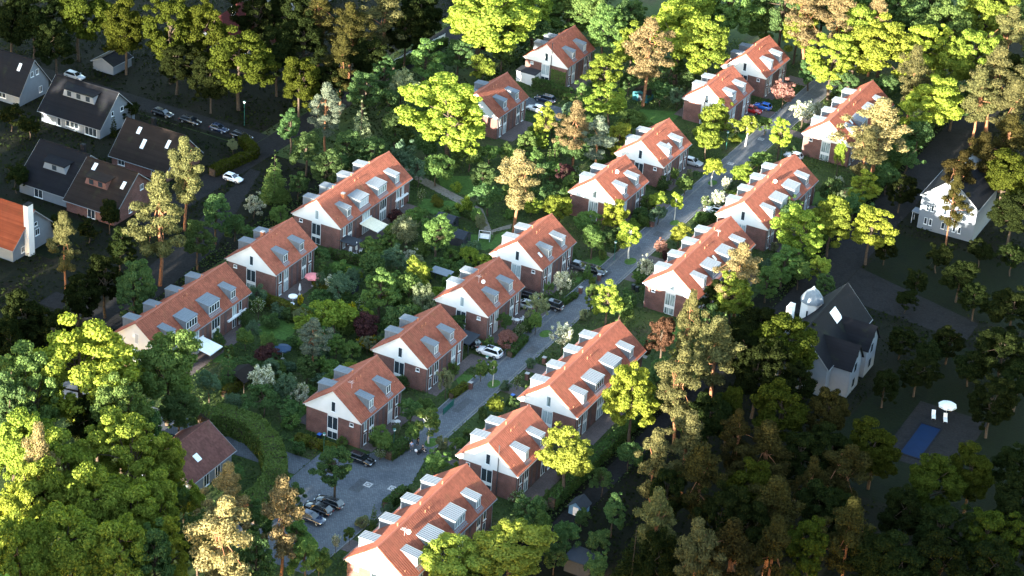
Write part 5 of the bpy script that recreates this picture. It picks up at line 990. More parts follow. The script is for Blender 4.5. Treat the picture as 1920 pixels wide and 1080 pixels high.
SHADE_WOOD = [(-110.8, -113.5, 27.2, 6.9), (-100.6, -131.7, 24.1, 5.9), (-82.9, -143.8, 27.6, 5.2), (-124.2, -81.2, 26.2, 6.1), (-163.9, -32.7, 25.1, 6.8), (-98.4, -109.2, 27.2, 5.3), (-111.3, -92.7, 24.0, 6.7), (-146.8, -53.1, 27.9, 6.7), (-139.8, -86.0, 26.2, 6.4), (-147.2, -76.6, 26.8, 6.9), (-87.2, -127.1, 25.4, 5.3), (-152.3, -41.5, 25.2, 6.2), (-164.7, -46.9, 25.4, 5.6), (-93.8, -125.3, 25.3, 6.0), (-103.7, -99.5, 27.9, 5.0), (-99.8, -130.2, 24.1, 6.6), (-133.1, -81.4, 24.0, 5.1), (-149.3, -74.6, 24.8, 6.5), (-84.1, -152.1, 25.4, 5.7), (-119.4, -104.4, 24.4, 6.5), (-95.6, -135.6, 24.1, 6.9), (-157.1, -44.9, 26.4, 6.8), (-135.4, -90.1, 26.2, 5.6), (-137.4, -63.0, 24.3, 5.3), (-105.0, -128.9, 24.6, 5.1), (-79.2, -144.6, 25.6, 5.5), (-113.3, -113.3, 25.8, 5.8), (-160.2, -60.2, 24.1, 6.0), (-92.1, -115.8, 26.9, 6.9), (-110.2, -115.8, 24.4, 5.9), (-65.1, -133.1, 28.2, 4.2), (-54.0, -133.0, 29.9, 4.2), (-60.7, -135.4, 28.7, 4.0), (-61.8, -147.1, 28.4, 4.6), (-54.5, -137.5, 28.7, 4.1), (-65.8, -144.6, 29.5, 4.5), (-62.3, -134.3, 29.4, 4.4), (-58.4, -134.8, 28.4, 4.4), (-63.3, -140.3, 29.4, 4.4), (-63.2, -131.1, 29.1, 4.3), (-66.8, -139.1, 28.1, 4.3), (-14.5, -154.8, 29.9, 5.2), (-16.1, -159.3, 30.2, 5.2), (-16.1, -154.1, 30.6, 5.0), (-7.3, -151.1, 29.6, 4.8), (-18.7, -154.2, 30.8, 4.7), (-11.3, -157.3, 30.2, 4.3), (-10.1, -160.9, 30.0, 4.6), (-12.3, -155.9, 29.9, 5.1), (-20.6, -171.8, 29.3, 5.0), (-17.9, -158.2, 29.9, 4.1), (-14.4, -170.1, 28.2, 4.2), (-16.6, -171.3, 28.6, 4.1), (-1.0, -136.7, 14.5, 3.8), (-3.9, -129.4, 13.0, 3.6), (-3.4, -136.3, 13.3, 4.0), (-2.1, -141.5, 14.5, 3.3), (0.1, -137.2, 14.5, 4.2), (3.6, -136.1, 15.0, 3.8), (-2.2, -140.0, 14.5, 3.8), (5.4, -128.4, 14.5, 3.6), (4.6, -142.0, 13.3, 3.8), (33.5, -137.5, 17.9, 4.9), (29.4, -132.2, 16.7, 4.3), (39.5, -133.2, 18.9, 4.9), (33.1, -135.3, 18.9, 4.5), (30.1, -134.3, 19.0, 4.5), (27.9, -131.4, 16.4, 4.6), (30.5, -134.7, 18.3, 4.8), (23.2, -130.4, 16.8, 4.9), (117.8, -111.7, 33.9, 5.8), (138.9, -99.6, 35.1, 6.4), (103.8, -134.5, 35.6, 5.7), (115.6, -115.2, 34.9, 6.2), (68.3, -155.0, 34.6, 6.2), (114.0, -127.3, 33.1, 6.0), (84.5, -159.0, 36.1, 6.6), (39.5, -183.4, 34.5, 6.7), (110.2, -131.3, 34.7, 7.3), (77.3, -143.8, 36.0, 5.9), (68.2, -166.4, 33.2, 7.2), (108.9, -124.6, 34.0, 7.1), (130.9, -99.1, 34.7, 6.6), (88.8, -134.0, 33.5, 6.7), (120.8, -102.9, 33.8, 7.1), (118.8, -126.9, 33.1, 6.9), (137.8, -127.1, 35.5, 5.6), (123.9, -106.6, 35.3, 7.4), (110.7, -112.1, 34.0, 7.3), (53.3, -167.9, 34.4, 5.8), (101.5, -114.7, 33.4, 6.3), (45.3, -152.1, 35.0, 7.0), (127.6, -101.0, 34.5, 6.1), (99.2, -133.1, 36.3, 6.2), (43.7, -177.5, 33.5, 6.8), (89.6, -155.4, 34.9, 6.7), (64.9, -158.1, 33.9, 7.0), (90.7, -125.2, 33.8, 6.2), (113.1, -112.2, 35.5, 6.8), (46.7, -174.4, 33.3, 5.7), (98.6, -124.0, 36.1, 6.5), (71.0, -163.3, 33.1, 7.0), (43.5, -156.9, 36.3, 6.9), (60.8, -144.2, 36.4, 6.8), (121.7, -105.1, 35.2, 6.2), (62.0, -151.7, 35.1, 6.2), (77.3, -134.1, 35.9, 6.8), (120.1, -117.3, 36.0, 6.5), (98.4, -136.8, 35.6, 6.3), (47.9, -149.5, 33.7, 5.6), (128.7, -113.4, 35.7, 5.5), (86.0, -157.1, 35.2, 6.4), (85.5, -127.3, 33.5, 5.8), (76.2, -144.3, 36.1, 5.8), (63.9, -148.3, 33.6, 6.1), (62.0, -157.3, 33.1, 7.3), (75.6, -165.7, 35.4, 6.8), (86.1, -159.1, 33.4, 6.8), (67.7, -160.9, 35.6, 5.8), (58.5, -142.2, 33.8, 5.7), (78.9, -164.9, 34.3, 6.1), (85.7, -134.1, 35.6, 6.9), (54.7, -152.9, 35.4, 7.4), (103.9, -127.8, 36.4, 5.5)]
VILLAS = [(('villa', -150, -135, 8.3, 17.7, 'x', 3.0, 9.0, 'white_shaded', 'slate', 'white-gabled dark villa at the left edge, upper left'), {'wins': [('x', -0.9, 0.0, 5.2, 6.4, 'glass', 1), ('x', 0.8, 1.7, 5.2, 6.4, 'glass', 1), ('x', 1.6, 2.6, 0.9, 2.3, 'glass', 1), ('-y', 2, 4, 0.9, 2.3, 'glass', 1)], 'sky': [(-1, 5.2, 1.5, 0.35, 0.5)]}), (('villa', -127, -112.3, 5.5, 17, 'x', 2.9, 8.3, 'white_shaded', 'slate', 'dark-roofed villa with a long white dormer and paved terrace'), {'over': 0.6, 'wins': [('-y', -3.4, -2.4, 0.2, 2.2, 'glass', 0), ('-y', -1.2, 2.0, 0.7, 2.2, 'glass', 2), ('-y', 3.6, 6.6, 0.2, 2.3, 'glass', 2), ('x', -2.0, -1.2, 3.6, 4.6, 'glass', 0), ('x', 1.0, 2.0, 3.6, 4.6, 'glass', 0)], 'dorms': [(-1, -3.6, 3.4, 5.9, 1.5, 3)]}), (('villa', -103, -90, -2.8, 8.4, 'x', 2.7, 8.2, 'brick', 'brownroof', 'brown-roofed villa with roof windows and white verges'), {'over': 0.5, 'wins': [('x', -0.5, 0.5, 4.6, 5.6, 'glass', 1), ('-y', -5, -3.4, 0.8, 2.2, 'glass', 1), ('-y', 3, 4.2, 0.8, 2.2, 'glass', 1), ('x', -3, -1.6, 0.6, 2.2, 'glass', 1)], 'sky': [(-1, -0.8, 3.0, 0.4, 0.7), (-1, 4.4, 2.0, 0.35, 0.6), (-1, -3.0, 1.3, 0.4, 0.5)], 'chims': [(-97.5, 3.6, 7.0, 9.4, 0.7, 0.7, 'slate')]}), (('villa', -110, -98.9, -22.2, -8, 'x', 2.7, 8.4, 'white_shaded', 'slate', 'dark semi-detached villa with a white dormer, left half of the pair'), {'dorms': [(-1, -1.6, 2.8, 5.3, 1.4, 1)], 'wins': [('-y', -2, 0, 0.2, 2.2, 'glass', 1)], 'chims': [(-101, -14, 7, 9.4, 0.8, 0.8, 'slate')]}), (('villa', -98, -87, -23.2, -9, 'x', 2.7, 8.4, 'brick', 'brownroof', 'dark semi-detached villa with twin dormer windows, right half of the pair'), {'dorms': [(-1, -3.0, 1.2, 5.4, 1.4, 2)], 'wins': [('-y', -0.6, 1.2, 0.2, 2.2, 'glass', 1), ('x', -2.6, -1.6, 0.8, 2.2, 'glass', 1), ('x', 1, 2, 4.2, 5.3, 'glass', 1)], 'sky': [(-1, -3.3, 1.2, 0.4, 0.6), (-1, 4.4, 2.6, 0.35, 0.6)]}), (('villa', -110, -93, -44.8, -33, 'x', 3.0, 8.2, 'white_shaded', 'orangeroof', 'white-gabled villa with orange roof and tall white chimney'), {'wins': [('x', 0.2, 1.1, 4.6, 5.4, 'glass', 0), ('x', 0.4, 1.6, 2.6, 3.9, 'glass', 1), ('x', -3.6, -2.6, 0.8, 2.0, 'glass', 1)], 'chims': [(-92.4, -40.8, 0, 10.2, 1.0, 1.5, 'white')]}), (('villa', -124, -108, 57.5, 72, 'x', 4.0, 9.2, 'white_shaded', 'redroof', 'dark red hip-roofed house behind trees at the top left'), {'hip': 5.0, 'wins': [('x', -2, 0, 1, 2.6, 'glass', 1), ('-y', 2, 4, 1, 2.6, 'glass', 1)], 'chims': [(-119, 62, 6.5, 9.2, 0.7, 0.7, 'white')]}), (('garage', -135, -129.6, 32.6, 39, 'y', 2.2, 3.4, 'white_shaded', 'slate', 'small white gabled garage beside the dark road'), {'over': 0.3, 'wins': []}), (('garage', -118.5, -112, -34, -27, 'y', 2.2, 2.6, 'white_shaded', 'zinc_roof', 'low pale garage at the left edge'), {'over': 0.2}), (('cottage', -32.3, -23.0, -88.4, -77.5, 'y', 3.1999999999999997, 6.5, 'white_shaded', 'plumroof', 'red-brown roofed cottage with one roof window inside the curved hedge'), {'over': 0.55, 'wins': [('x', -2, -0.6, 0.1, 2.1, 'glass', 1), ('x', 1, 2.4, 0.1, 2.1, 'glass', 1)], 'sky': [(1, -1.2, 2.9, 0.55, 0.5)], 'chims': [(-29.2, -84.5, 4, 7.0, 0.6, 0.6, 'chimney')]}), (('villa', 39.4, 50.6, 66.8, 80, 'y', 7.4, 12.2, 'white_shaded', 'slate', 'white three-storey villa beside the dark lane on the right'), {'over': 0.3, 'wins': [('-y', -4.4, -3.8, 1.2, 2.6, 'glass', 0), ('-y', -3.4, -2.8, 1.2, 2.6, 'glass', 0), ('-y', -0.9, -0.2, 1.2, 2.6, 'glass', 0), ('-y', 0.2, 0.9, 1.2, 2.6, 'glass', 0), ('-y', 1.4, 2.0, 1.2, 2.6, 'glass', 0), ('-y', 2.5, 3.1, 1.2, 2.6, 'glass', 0), ('-y', -4.4, -3.8, 4.2, 5.5, 'glass', 0), ('-y', -3.4, -2.8, 4.2, 5.5, 'glass', 0), ('-y', -0.9, -0.2, 4.2, 5.5, 'glass', 0), ('-y', 0.2, 0.9, 4.2, 5.5, 'glass', 0), ('-y', 1.4, 2.0, 4.2, 5.5, 'glass', 0), ('-y', 2.5, 3.1, 4.2, 5.5, 'glass', 0), ('-y', -0.9, -0.2, 6.9, 8.0, 'glass', 0), ('-y', 0.2, 0.9, 6.9, 8.0, 'glass', 0), ('-y', 1.4, 2.0, 6.9, 8.0, 'glass', 0)]}), (('mansion', 37.5, 47.5, -4.5, 16, 'y', 6.0, 11.2, 'white_shaded', 'slate', 'large slate-roofed mansion with turret in the dark lower right'), {'over': 0.4, 'wins': [('-y', -3, -2, 1, 2.6, 'glass', 1), ('-y', 1, 2, 1, 2.6, 'glass', 1), ('-y', -0.6, 0.6, 4.2, 5.8, 'glass', 1)], 'sky': [(1, 1.2, 1.6, 1.3, 0.8)]}), (('house', -128, -116, 86, 98, 'x', 4.0, 8.5, 'white_shaded', 'slate', 'small pale house behind dark trees, top left corner'), {})]
BLOCKS = [(-150.3, -134.7, 8.0, 18.0), (-127.3, -112.0, 5.2, 17.3), (-103.3, -89.7, -3.0999999999999996, 8.700000000000001), (-110.3, -98.60000000000001, -22.5, -7.7), (-98.3, -86.7, -23.5, -8.7), (-110.3, -92.7, -45.099999999999994, -32.7), (-124.3, -107.7, 57.2, 72.3), (-135.3, -129.29999999999998, 32.300000000000004, 39.3), (-118.8, -111.7, -34.3, -26.7), (-32.599999999999994, -22.7, -88.7, -77.2), (39.1, 50.9, 66.5, 80.3), (37.2, 47.8, -4.8, 16.3), (-128.3, -115.7, 85.7, 98.3)]
CARS = [('suv', 'white', -6.16, -24.53, 180, 'white SUV with dark roof glass parked beside the second middle-row house'), ('wagon', 'black', -10.96, -23.66, 180, 'black estate car half hidden behind the white SUV'), ('suv', 'black', -5.09, -3.7, 180, 'black SUV parked at the street edge behind a flowering tree'), ('wagon', 'black', -10.5, -2.7, 180, 'black car tucked close against the third middle-row house'), ('hatch', 'silver', -9.22, -6.12, 180, 'silver car under a tree between third and fourth middle-row houses'), ('saloon', 'black', -4.58, 12.86, 0, 'black saloon facing the street beside a clipped column shrub'), ('hatch', 'grey', -7.35, 12.42, 0, 'dark grey car nearest the wall of the fourth middle-row house'), ('hatch', 'silver', -8.74, 66.52, 0, 'silver hatchback beside the sixth middle-row house'), ('hatch', 'red', -8.98, 98.47, 0, 'red hatchback at the far middle-row houses'), ('hatch', 'blue', -8.04, 101.6, 180, 'bright blue hatchback next to the red car'), ('suv', 'navy', -48.13, 76.25, 180, 'dark blue SUV in front of the tall far hedge'), ('hatch', 'white', -47.58, 70.79, 180, 'white car half hidden behind the roof near the dark blue SUV'), ('wagon', 'black', -6.88, -65.21, 0, 'black car beside the nearest middle-row house'), ('wagon', 'black', -4.6, -78.13, 180, 'black estate car under the round tree, farthest of the parked three'), ('wagon', 'black', -5.09, -80.52, 180, 'black estate car in the middle of the parked three'), ('hatch', 'navy', -4.38, -83.11, 0, 'dark blue car nearest the bottom edge of the parked three'), ('suv', 'white', 4.17, 48.57, 180, 'white SUV beside the fifth right-row terrace'), ('hatch', 'silver', 7.15, 81.9, 180, 'silver car behind the farthest right-row terrace'), ('hatch', 'white', -80.05, 5.52, 0, 'white hatchback parked on the road at the left hedge corner'), ('wagon', 'black', -109.02, 22.1, 0, 'black car on the dark road, leftmost of the four'), ('wagon', 'black', -102.33, 22.47, 0, 'black car on the dark road, second of the four'), ('hatch', 'navy', -95.38, 22.76, 0, 'dark blue car on the dark road, third of the four'), ('wagon', 'black', -89.7, 22.5, 0, 'black car on the dark road, rightmost of the four'), ('wagon', 'silver', -135.11, 26.49, 0, 'silver estate car beside the small white garage'), ('hatch', 'white', -35.68, -78.41, 0, 'white car half hidden behind the red-brown roofed cottage')]
LAMPS = [(-3.18, -31.15, 3.6, 'street lamp left of the street near the white SUV'), (-3.76, 19.4, 3.6, 'street lamp on the gravel triangle by a street tree'), (-4.52, -59.16, 3.4, 'street lamp at the corner beside the three people'), (-13.04, -66.43, 3.4, 'street lamp by the side lane and blue bin'), (-6.08, 77.27, 3.8, 'street lamp at the far forecourt beside the street'), (5.22, 79.51, 3.6, 'street lamp beside the far right-row terraces'), (-92.91, 28.15, 5.0, 'street lamp beneath the dull olive trees, upper left')]
POSTS = [(-2.53, 10.62, 0.6, 1.25, 'brick gate post by the black saloon'), (-3.17, 4.26, 0.6, 1.25, 'brick gate post behind the black SUV'), (3.01, -21.75, 0.6, 1.25, 'brick gate post at the third right-row terrace, far one'), (3.08, -28.11, 0.6, 1.25, 'brick gate post at the third right-row terrace, near one'), (-3.4, -36.11, 0.6, 1.25, 'brick gate post beside the low yellowish hedge'), (-3.73, 36.24, 0.6, 1.25, 'brick gate post beside a far street tree')]
MANHOLES = [(-2.57, -70.09, 'manhole cover in the turning area, left one'), (1.13, -68.85, 'manhole cover in the turning area, right one'), (-2.56, 71.64, 'manhole cover in the far street, near one'), (-2.09, 86.67, 'manhole cover in the far street, far one')]
FENCES = [((-3.07, -45.81), (-3.17, -42.28), 1.2, 'green_metal', 'green metal fence along the street by the nearest street tree', 0.12), ((-84.34, 72.29), (-82.76, 93.32), 1.4, 'plastic', 'long white fence along the road at the top', 0.14), ((-58.67, 82.85), (-54.05, 81.63), 2.0, 'white', 'white boarded screen beside the ivy-covered house', 0.2)]
SHEDS = [(('garden_shed', -36.13, 13.03, 3.4, 2.8, 2.0, 2.7, 'x', 'darkwood', 'felt', 'dark shed with felt roof, upper of the two by the hedge'), {}), (('garden_shed', -31.06, 8.62, 3.4, 3.0, 2.0, 2.8, 'x', 'darkwood', 'felt', 'dark shed with felt roof, lower of the two by the swing seat'), {}), (('carport', -25.94, -6.87, 3.6, 1.8, 2.2, 2.2, 'x', 'darkwood', 'zinc_roof', 'grey-roofed lean-to behind the third middle-row house'), {'open_': True}), (('garden_pavilion', -35.47, -56.7, 3.8, 3.8, 2.2, 3.1, 'y', 'wood', 'brownroof', 'brown-roofed pavilion below the left-row gardens'), {'open_': True}), (('garden_shed', -31.49, 90.34, 3.6, 3.0, 2.1, 2.8, 'y', 'teal', 'brownroof', 'teal shed beside the tall tan-crowned pine'), {}), (('playhouse', 28.24, -58.37, 2.4, 2.4, 1.6, 2.6, 'y', 'bluepaint', 'felt', 'blue playhouse in the dark garden at the bottom'), {}), (('garden_shed', 35.36, -71.56, 4.2, 3.4, 2.3, 2.3, 'x', 'darkwood', 'felt', 'black flat-roofed shed at the bottom edge'), {'flat': True}), (('carport', -46.09, -6.01, 3.8, 2.2, 2.1, 2.1, 'x', 'darkwood', 'felt', 'grey lean-to roof between second and third left-row houses'), {'open_': True}), (('carport', -10.49, -25.19, 3.0, 3.6, 2.3, 2.3, 'x', 'darkwood', 'felt', 'flat dark carport beside the second middle-row house'), {'open_': True}), (('garden_shed', -56.31, 83.9, 4.5, 2.8, 2.4, 2.4, 'x', 'white', 'felt', 'white flat-roofed garage beside the ivy-covered house'), {'flat': True}), (('garden_shed', -37.96, -19.0, 2.6, 2.2, 1.9, 2.3, 'x', 'darkwood', 'felt', 'small dark shed under the grey-green willow'), {})]
FURNITURE = [('parasol', (-44.38, -6.33, 2.5, 0.2, 'canvas', 'closed white parasol beside the white round table', False)), ('table', (-44.05, -8.15, 0.75, 'plastic', 'white round table beside the closed white parasol')), ('chair', (-45.59, -6.43, 200, 'plastic', 'white garden chair left of the closed parasol')), ('chair', (-43.95, -5.52, 120, 'plastic', 'white garden chair right of the closed parasol')), ('parasol', (-44.31, -21.29, 2.4, 1.5, 'pink', 'open pink parasol beside the second left-row house', True)), ('parasol', (-43.23, -29.36, 2.2, 0.85, 'canvas', 'small white open parasol on the second left-row terrace', True)), ('table', (-43.07, -29.95, 0.5, 'plastic', 'small white table under the small white parasol')), ('parasol', (-44.46, -25.25, 2.2, 0.2, 'canvas', 'closed pale parasol above the yellow shrub', False)), ('parasol', (-34.61, -45.59, 2.5, 1.5, 'navy', 'open navy parasol in the left-row gardens', True)), ('parasol', (67.21, 1.76, 2.6, 1.6, 'canvas', 'white parasol beside the pool', True)), ('lounger', (65.56, 0.23, 20, 'left white sun lounger below the poolside parasol')), ('lounger', (67.58, 0.38, 20, 'right white sun lounger below the poolside parasol')), ('parasol', (-91.26, -20.81, 2.4, 0.9, 'canvas', 'white parasol on the dark terrace of the paired villas', True)), ('table', (-92.68, -20.74, 0.8, 'plastic', 'white table on the dark terrace of the paired villas')), ('bin', (-15.78, -63.4, 'blue_plastic', 'blue-lidded waste bin by the nearest middle-row house')), ('bin', (4.19, 11.15, 'black_plastic', 'black waste bin beside the fourth right-row terrace, left one')), ('bin', (5.11, 10.81, 'black_plastic', 'black waste bin beside the fourth right-row terrace, right one')), ('bin', (4.16, -35.24, 'blue_plastic', 'blue-lidded waste bin by the third right-row terrace')), ('chair', (-8.4, -11.99, 30, 'plastic', 'pale chair on the third middle-row terrace, left one')), ('chair', (-7.07, -11.06, 150, 'plastic', 'pale chair on the third middle-row terrace, right one')), ('table', (-7.5, -12.06, 0.5, 'plastic', 'small table between pale chairs on the third middle-row terrace')), ('chair', (-8.51, -52.87, 40, 'plastic', 'pale chair beside the nearest middle-row house')), ('table', (-7.69, -52.7, 0.5, 'plastic', 'small pale table beside the nearest middle-row house'))]
SWINGS = [(-27.63, 12.39, 20, 'white swing seat on the lawn behind the fourth middle-row house')]
POOLS = [(64.6, 67.9, -13.6, -2.9, 'small rectangular swimming pool in the dark lower right')]
PEOPLE = [('walk', -1.95, -57.98, -70, 'person in a light blue shirt walking at the street corner'), ('stand', -1.9, -56.06, -100, 'person in dark clothes standing by the hedge corner'), ('sit', -0.07, -57.83, 60, 'person in dark clothes riding a motor scooter')]
SCOOTERS = [(-0.07, -57.83, 60, 'motor scooter with a red tail light at the street corner')]


# ------------------------------------------------------------------ ground, lawns, streets, paths
def sheet(name, poly, z, mat, parent=None):
    mb = MB(); mb.quad(*[(p[0], p[1], z) for p in poly])
    return tag(mb.build(name, M[mat], parent), None, None, None, 'structure')
gs = MB(); gs.quad((-900, -700, 0), (900, -700, 0), (900, 1300, 0), (-900, 1300, 0))
tag(gs.build('ground', M['ground']), None, None, None, 'structure')
SHEET_Z = {'woodfloor_shaded': .004, 'lawn_shaded': .008, 'lawn': .012, 'path': .016, 'paving': .020, 'asphalt_shaded': .024, 'asphalt': .028, 'patch': .0335, 'channel': .0355, 'lawn_island': .039}
for nm, mat, poly in SHEETS:
    mm_ = 'lawn' if mat == 'lawn_island' else mat
    sheet(nm, poly, SHEET_Z[mat] + .0007 * (hash((round(poly[0][0], 1), round(poly[0][1], 1))) % 5), mm_)
for nm, pts in KERBS:
    mb = MB()
    for (a, b) in zip(pts[:-1], pts[1:]):
        a = Vector((*a, 0)); b = Vector((*b, 0)); d = (b - a); L = d.length; d.normalize(); n = Vector((-d.y, d.x, 0))
        k = max(1, int(L / 1.0))
        for i in range(k):
            p = a + d * (i * L / k + .01); q = a + d * ((i + 1) * L / k - .01); h = .10 + .006 * math.sin(i * 7.3)
            r = [p - n * .08, q - n * .08, q + n * .08, p + n * .08]; j = len(mb.v)
            mb.v += [(t.x, t.y, .0) for t in r] + [(t.x, t.y, h) for t in r]
            for f in ((4,5,6,7),(0,1,5,4),(1,2,6,5),(2,3,7,6),(3,0,4,7)): mb.f.append(tuple(j + x for x in f))
    tag(mb.build(nm, M['kerb']), None, None, None, 'structure')

# ------------------------------------------------------------------ terraced houses
WALLX, EAVEZ, RIDGEZ, HALF = 5.05, 4.98, 9.20, 5.5
PITCH = (RIDGEZ - EAVEZ) / HALF
def zroof(x): return RIDGEZ - PITCH * abs(x)

def tile_slope(L, sgn, name):
    """pantiled roof slope: rounded tile columns, stepped courses, a soffit underneath"""
    per, seg = .42, 5
    nc = int(round(L / per)); per = L / nc
    ys, hs = [], []
    for c in range(nc):
        for k in range(seg):
            ys.append(c * per + per * k / seg); hs.append(.075 * abs(math.sin(PI * k / seg)))
    ys.append(L); hs.append(0)
    ys = np.array(ys); hs = np.array(hs)
    rows = []
    slope_len = HALF; ncourse = 18
    for r in range(ncourse):
        rows.append((r / ncourse, .0)); rows.append(((r + .97) / ncourse, .045))
    rows.append((1.0, .045))
    v = []
    for (t, st) in rows:
        x = t * slope_len
        z = RIDGEZ - PITCH * x + .04 + st + hs
        for y, zz in zip(ys, z): v.append((sgn * x, float(y), float(zz)))
    n = len(ys); f = []
    for r in range(len(rows) - 1):
        for c in range(n - 1):
            a = r * n + c
            q = (a, a + 1, a + n + 1, a + n)
            f.append(q if sgn < 0 else q[::-1])
    k = len(v)
    v += [(sgn * .02, 0, RIDGEZ - .12), (sgn * HALF, 0, EAVEZ - .10), (sgn * HALF, L, EAVEZ - .10), (sgn * .02, L, RIDGEZ - .12),
          (sgn * .02, 0, RIDGEZ + .035), (sgn * HALF, 0, EAVEZ + .07), (sgn * HALF, L, EAVEZ + .07), (sgn * .02, L, RIDGEZ + .035)]
    for q in ((0, 1, 2, 3), (0, 1, 5, 4), (1, 2, 6, 5), (2, 3, 7, 6)): f.append(tuple(k + i for i in q))
    me = bpy.data.meshes.new(name); me.from_pydata(v, [], f); me.update(); return me

def window(parent, face, pos, u0, u1, z0, z1, glass='glass_c', bars=1, name='window', depth=.10, sill=True, rails=()):
    """framed window on a wall plane. face 'x' / '-x': wall at x=pos, u is y; face '-y' / 'y': wall at y=pos, u is x"""
    s = 1 if face in ('x', 'y') else -1
    t = .07
    mb = MB(); gl = MB()
    def bx(m, a0, a1, c0, c1, d0, d1):
        lo, hi = sorted((pos + s * d0, pos + s * d1))
        if face in ('x', '-x'): m.box(lo, hi, a0, a1, c0, c1)
        else: m.box(a0, a1, lo, hi, c0, c1)
    bx(mb, u0, u0 + t, z0, z1, .003, .06); bx(mb, u1 - t, u1, z0, z1, .003, .06)
    bx(mb, u0 + t, u1 - t, z1 - t, z1, .003, .055); bx(mb, u0 + t, u1 - t, z0, z0 + t, .003, .055)
    for i in range(bars):
        u = u0 + (u1 - u0) * (i + 1) / (bars + 1); bx(mb, u - .035, u + .035, z0 + t, z1 - t, .003, .050)
    for z in rails: bx(mb, u0 + t, u1 - t, z - .035, z + .035, .003, .046)
    if sill: bx(mb, u0 - .06, u1 + .06, z0 - .07, z0 - .002, .003, .14)
    bx(gl, u0 + t, u1 - t, z0 + t, z1 - t, .004, .022)
    w = mb.build(name, M['frame'], parent)
    gl.build('pane', M[glass], w)
    return w

def dormer(parent, sgn, yc, w, flat):
    """zinc box dormer standing on one roof slope"""
    y0, y1 = yc - w / 2, yc + w / 2
    xb, xf = (2.05, 4.72)
    zt0, zt1 = zroof(xb) + .06, 7.36
    if flat: zt0, zt1 = 7.62, 7.46; xb = 2.0
    b = MB()
    prof = [(xb, zt0), (xf, zt1), (xf, zroof(xf) - .05), (xb, zroof(xb) - .05)]
    if flat: prof = [(xb, zt0), (xf, zt1), (xf, zroof(xf) - .05), (xb, zroof(xb) - .05)]
    b.prism([(sgn * p[0], p[1]) for p in prof], y0, y1, 'y')
    k = 5                                                     # standing seams on the cheeks
    for i in range(1, k):
        x = xb + (xf - xb) * i / k + .1; zt = zt0 + (zt1 - zt0) * (x - xb) / (xf - xb)
        for yy, d in ((y0, -1), (y1, 1)):
            lo, hi = sorted((yy, yy + d * .035)); xs = sorted((sgn * x, sgn * (x + .035))); b.box(xs[0], xs[1], lo, hi, zroof(x) - .02, zt - .02)
    o = b.build('dormer', M['zinc'], parent)
    r = MB(); ov = .12
    xa, xz = xb - .05, xf + ov
    za = zt0 + .0 + .012; zz = zt1 - (zt0 - zt1) / (xf - xb) * ov + .012
    r.prism([(sgn * xa, za), (sgn * xz, zz), (sgn * xz, zz + .09), (sgn * xa, za + .09)], y0 - .07, y1 + .07, 'y')
    ns = max(3, int(round((w + .14) / .42)))
    for i in range(ns + 1):
        y = y0 - .05 + (w + .10) * i / ns
        r.prism([(sgn * (xa + .02), za + .09), (sgn * (xz - .01), zz + .09), (sgn * (xz - .01), zz + .145), (sgn * (xa + .02), za + .145)], y - .025, y + .025, 'y')
    r.build('roof_sheet', M['zinc_roof'], o)
    zb = zroof(xf) + .22
    fr = MB(); t = .08; gl = MB()
    def bx(m, a0, a1, c0, c1, d0, d1):
        lo, hi = sorted((sgn * (xf + d0), sgn * (xf + d1))); m.box(lo, hi, a0, a1, c0, c1)
    a0, a1, c0, c1 = y0 + .14, y1 - .14, zb, zt1 - .16
    bx(fr, a0, a0 + t, c0, c1, .003, .06); bx(fr, a1 - t, a1, c0, c1, .003, .06); bx(fr, a0 + t, a1 - t, c1 - t, c1, .003, .055); bx(fr, a0 + t, a1 - t, c0, c0 + t, .003, .055)
    nb = 1 if w < 2.4 else 3
    for i in range(nb):
        u = a0 + (a1 - a0) * (i + 1) / (nb + 1); bx(fr, u - .05, u + .05, c0 + t, c1 - t, .003, .05)
    bx(gl, a0 + t, a1 - t, c0 + t, c1 - t, .004, .02)
    fr.build('window_frame', M['frame'], o); gl.build('pane', M['glass'], o)
    ap = MB()                                                  # lead apron under the dormer window
    ap.prism([(sgn * (xf - .1), zroof(xf - .1) + .10), (sgn * (xf + .55), zroof(xf + .55) + .10), (sgn * (xf + .55), zroof(xf + .55) + .125), (sgn * (xf - .1), zroof(xf - .1) + .125)], y0 - .12, y1 + .12, 'y')
    ap.build('apron', M['zinc'], o)
    return o

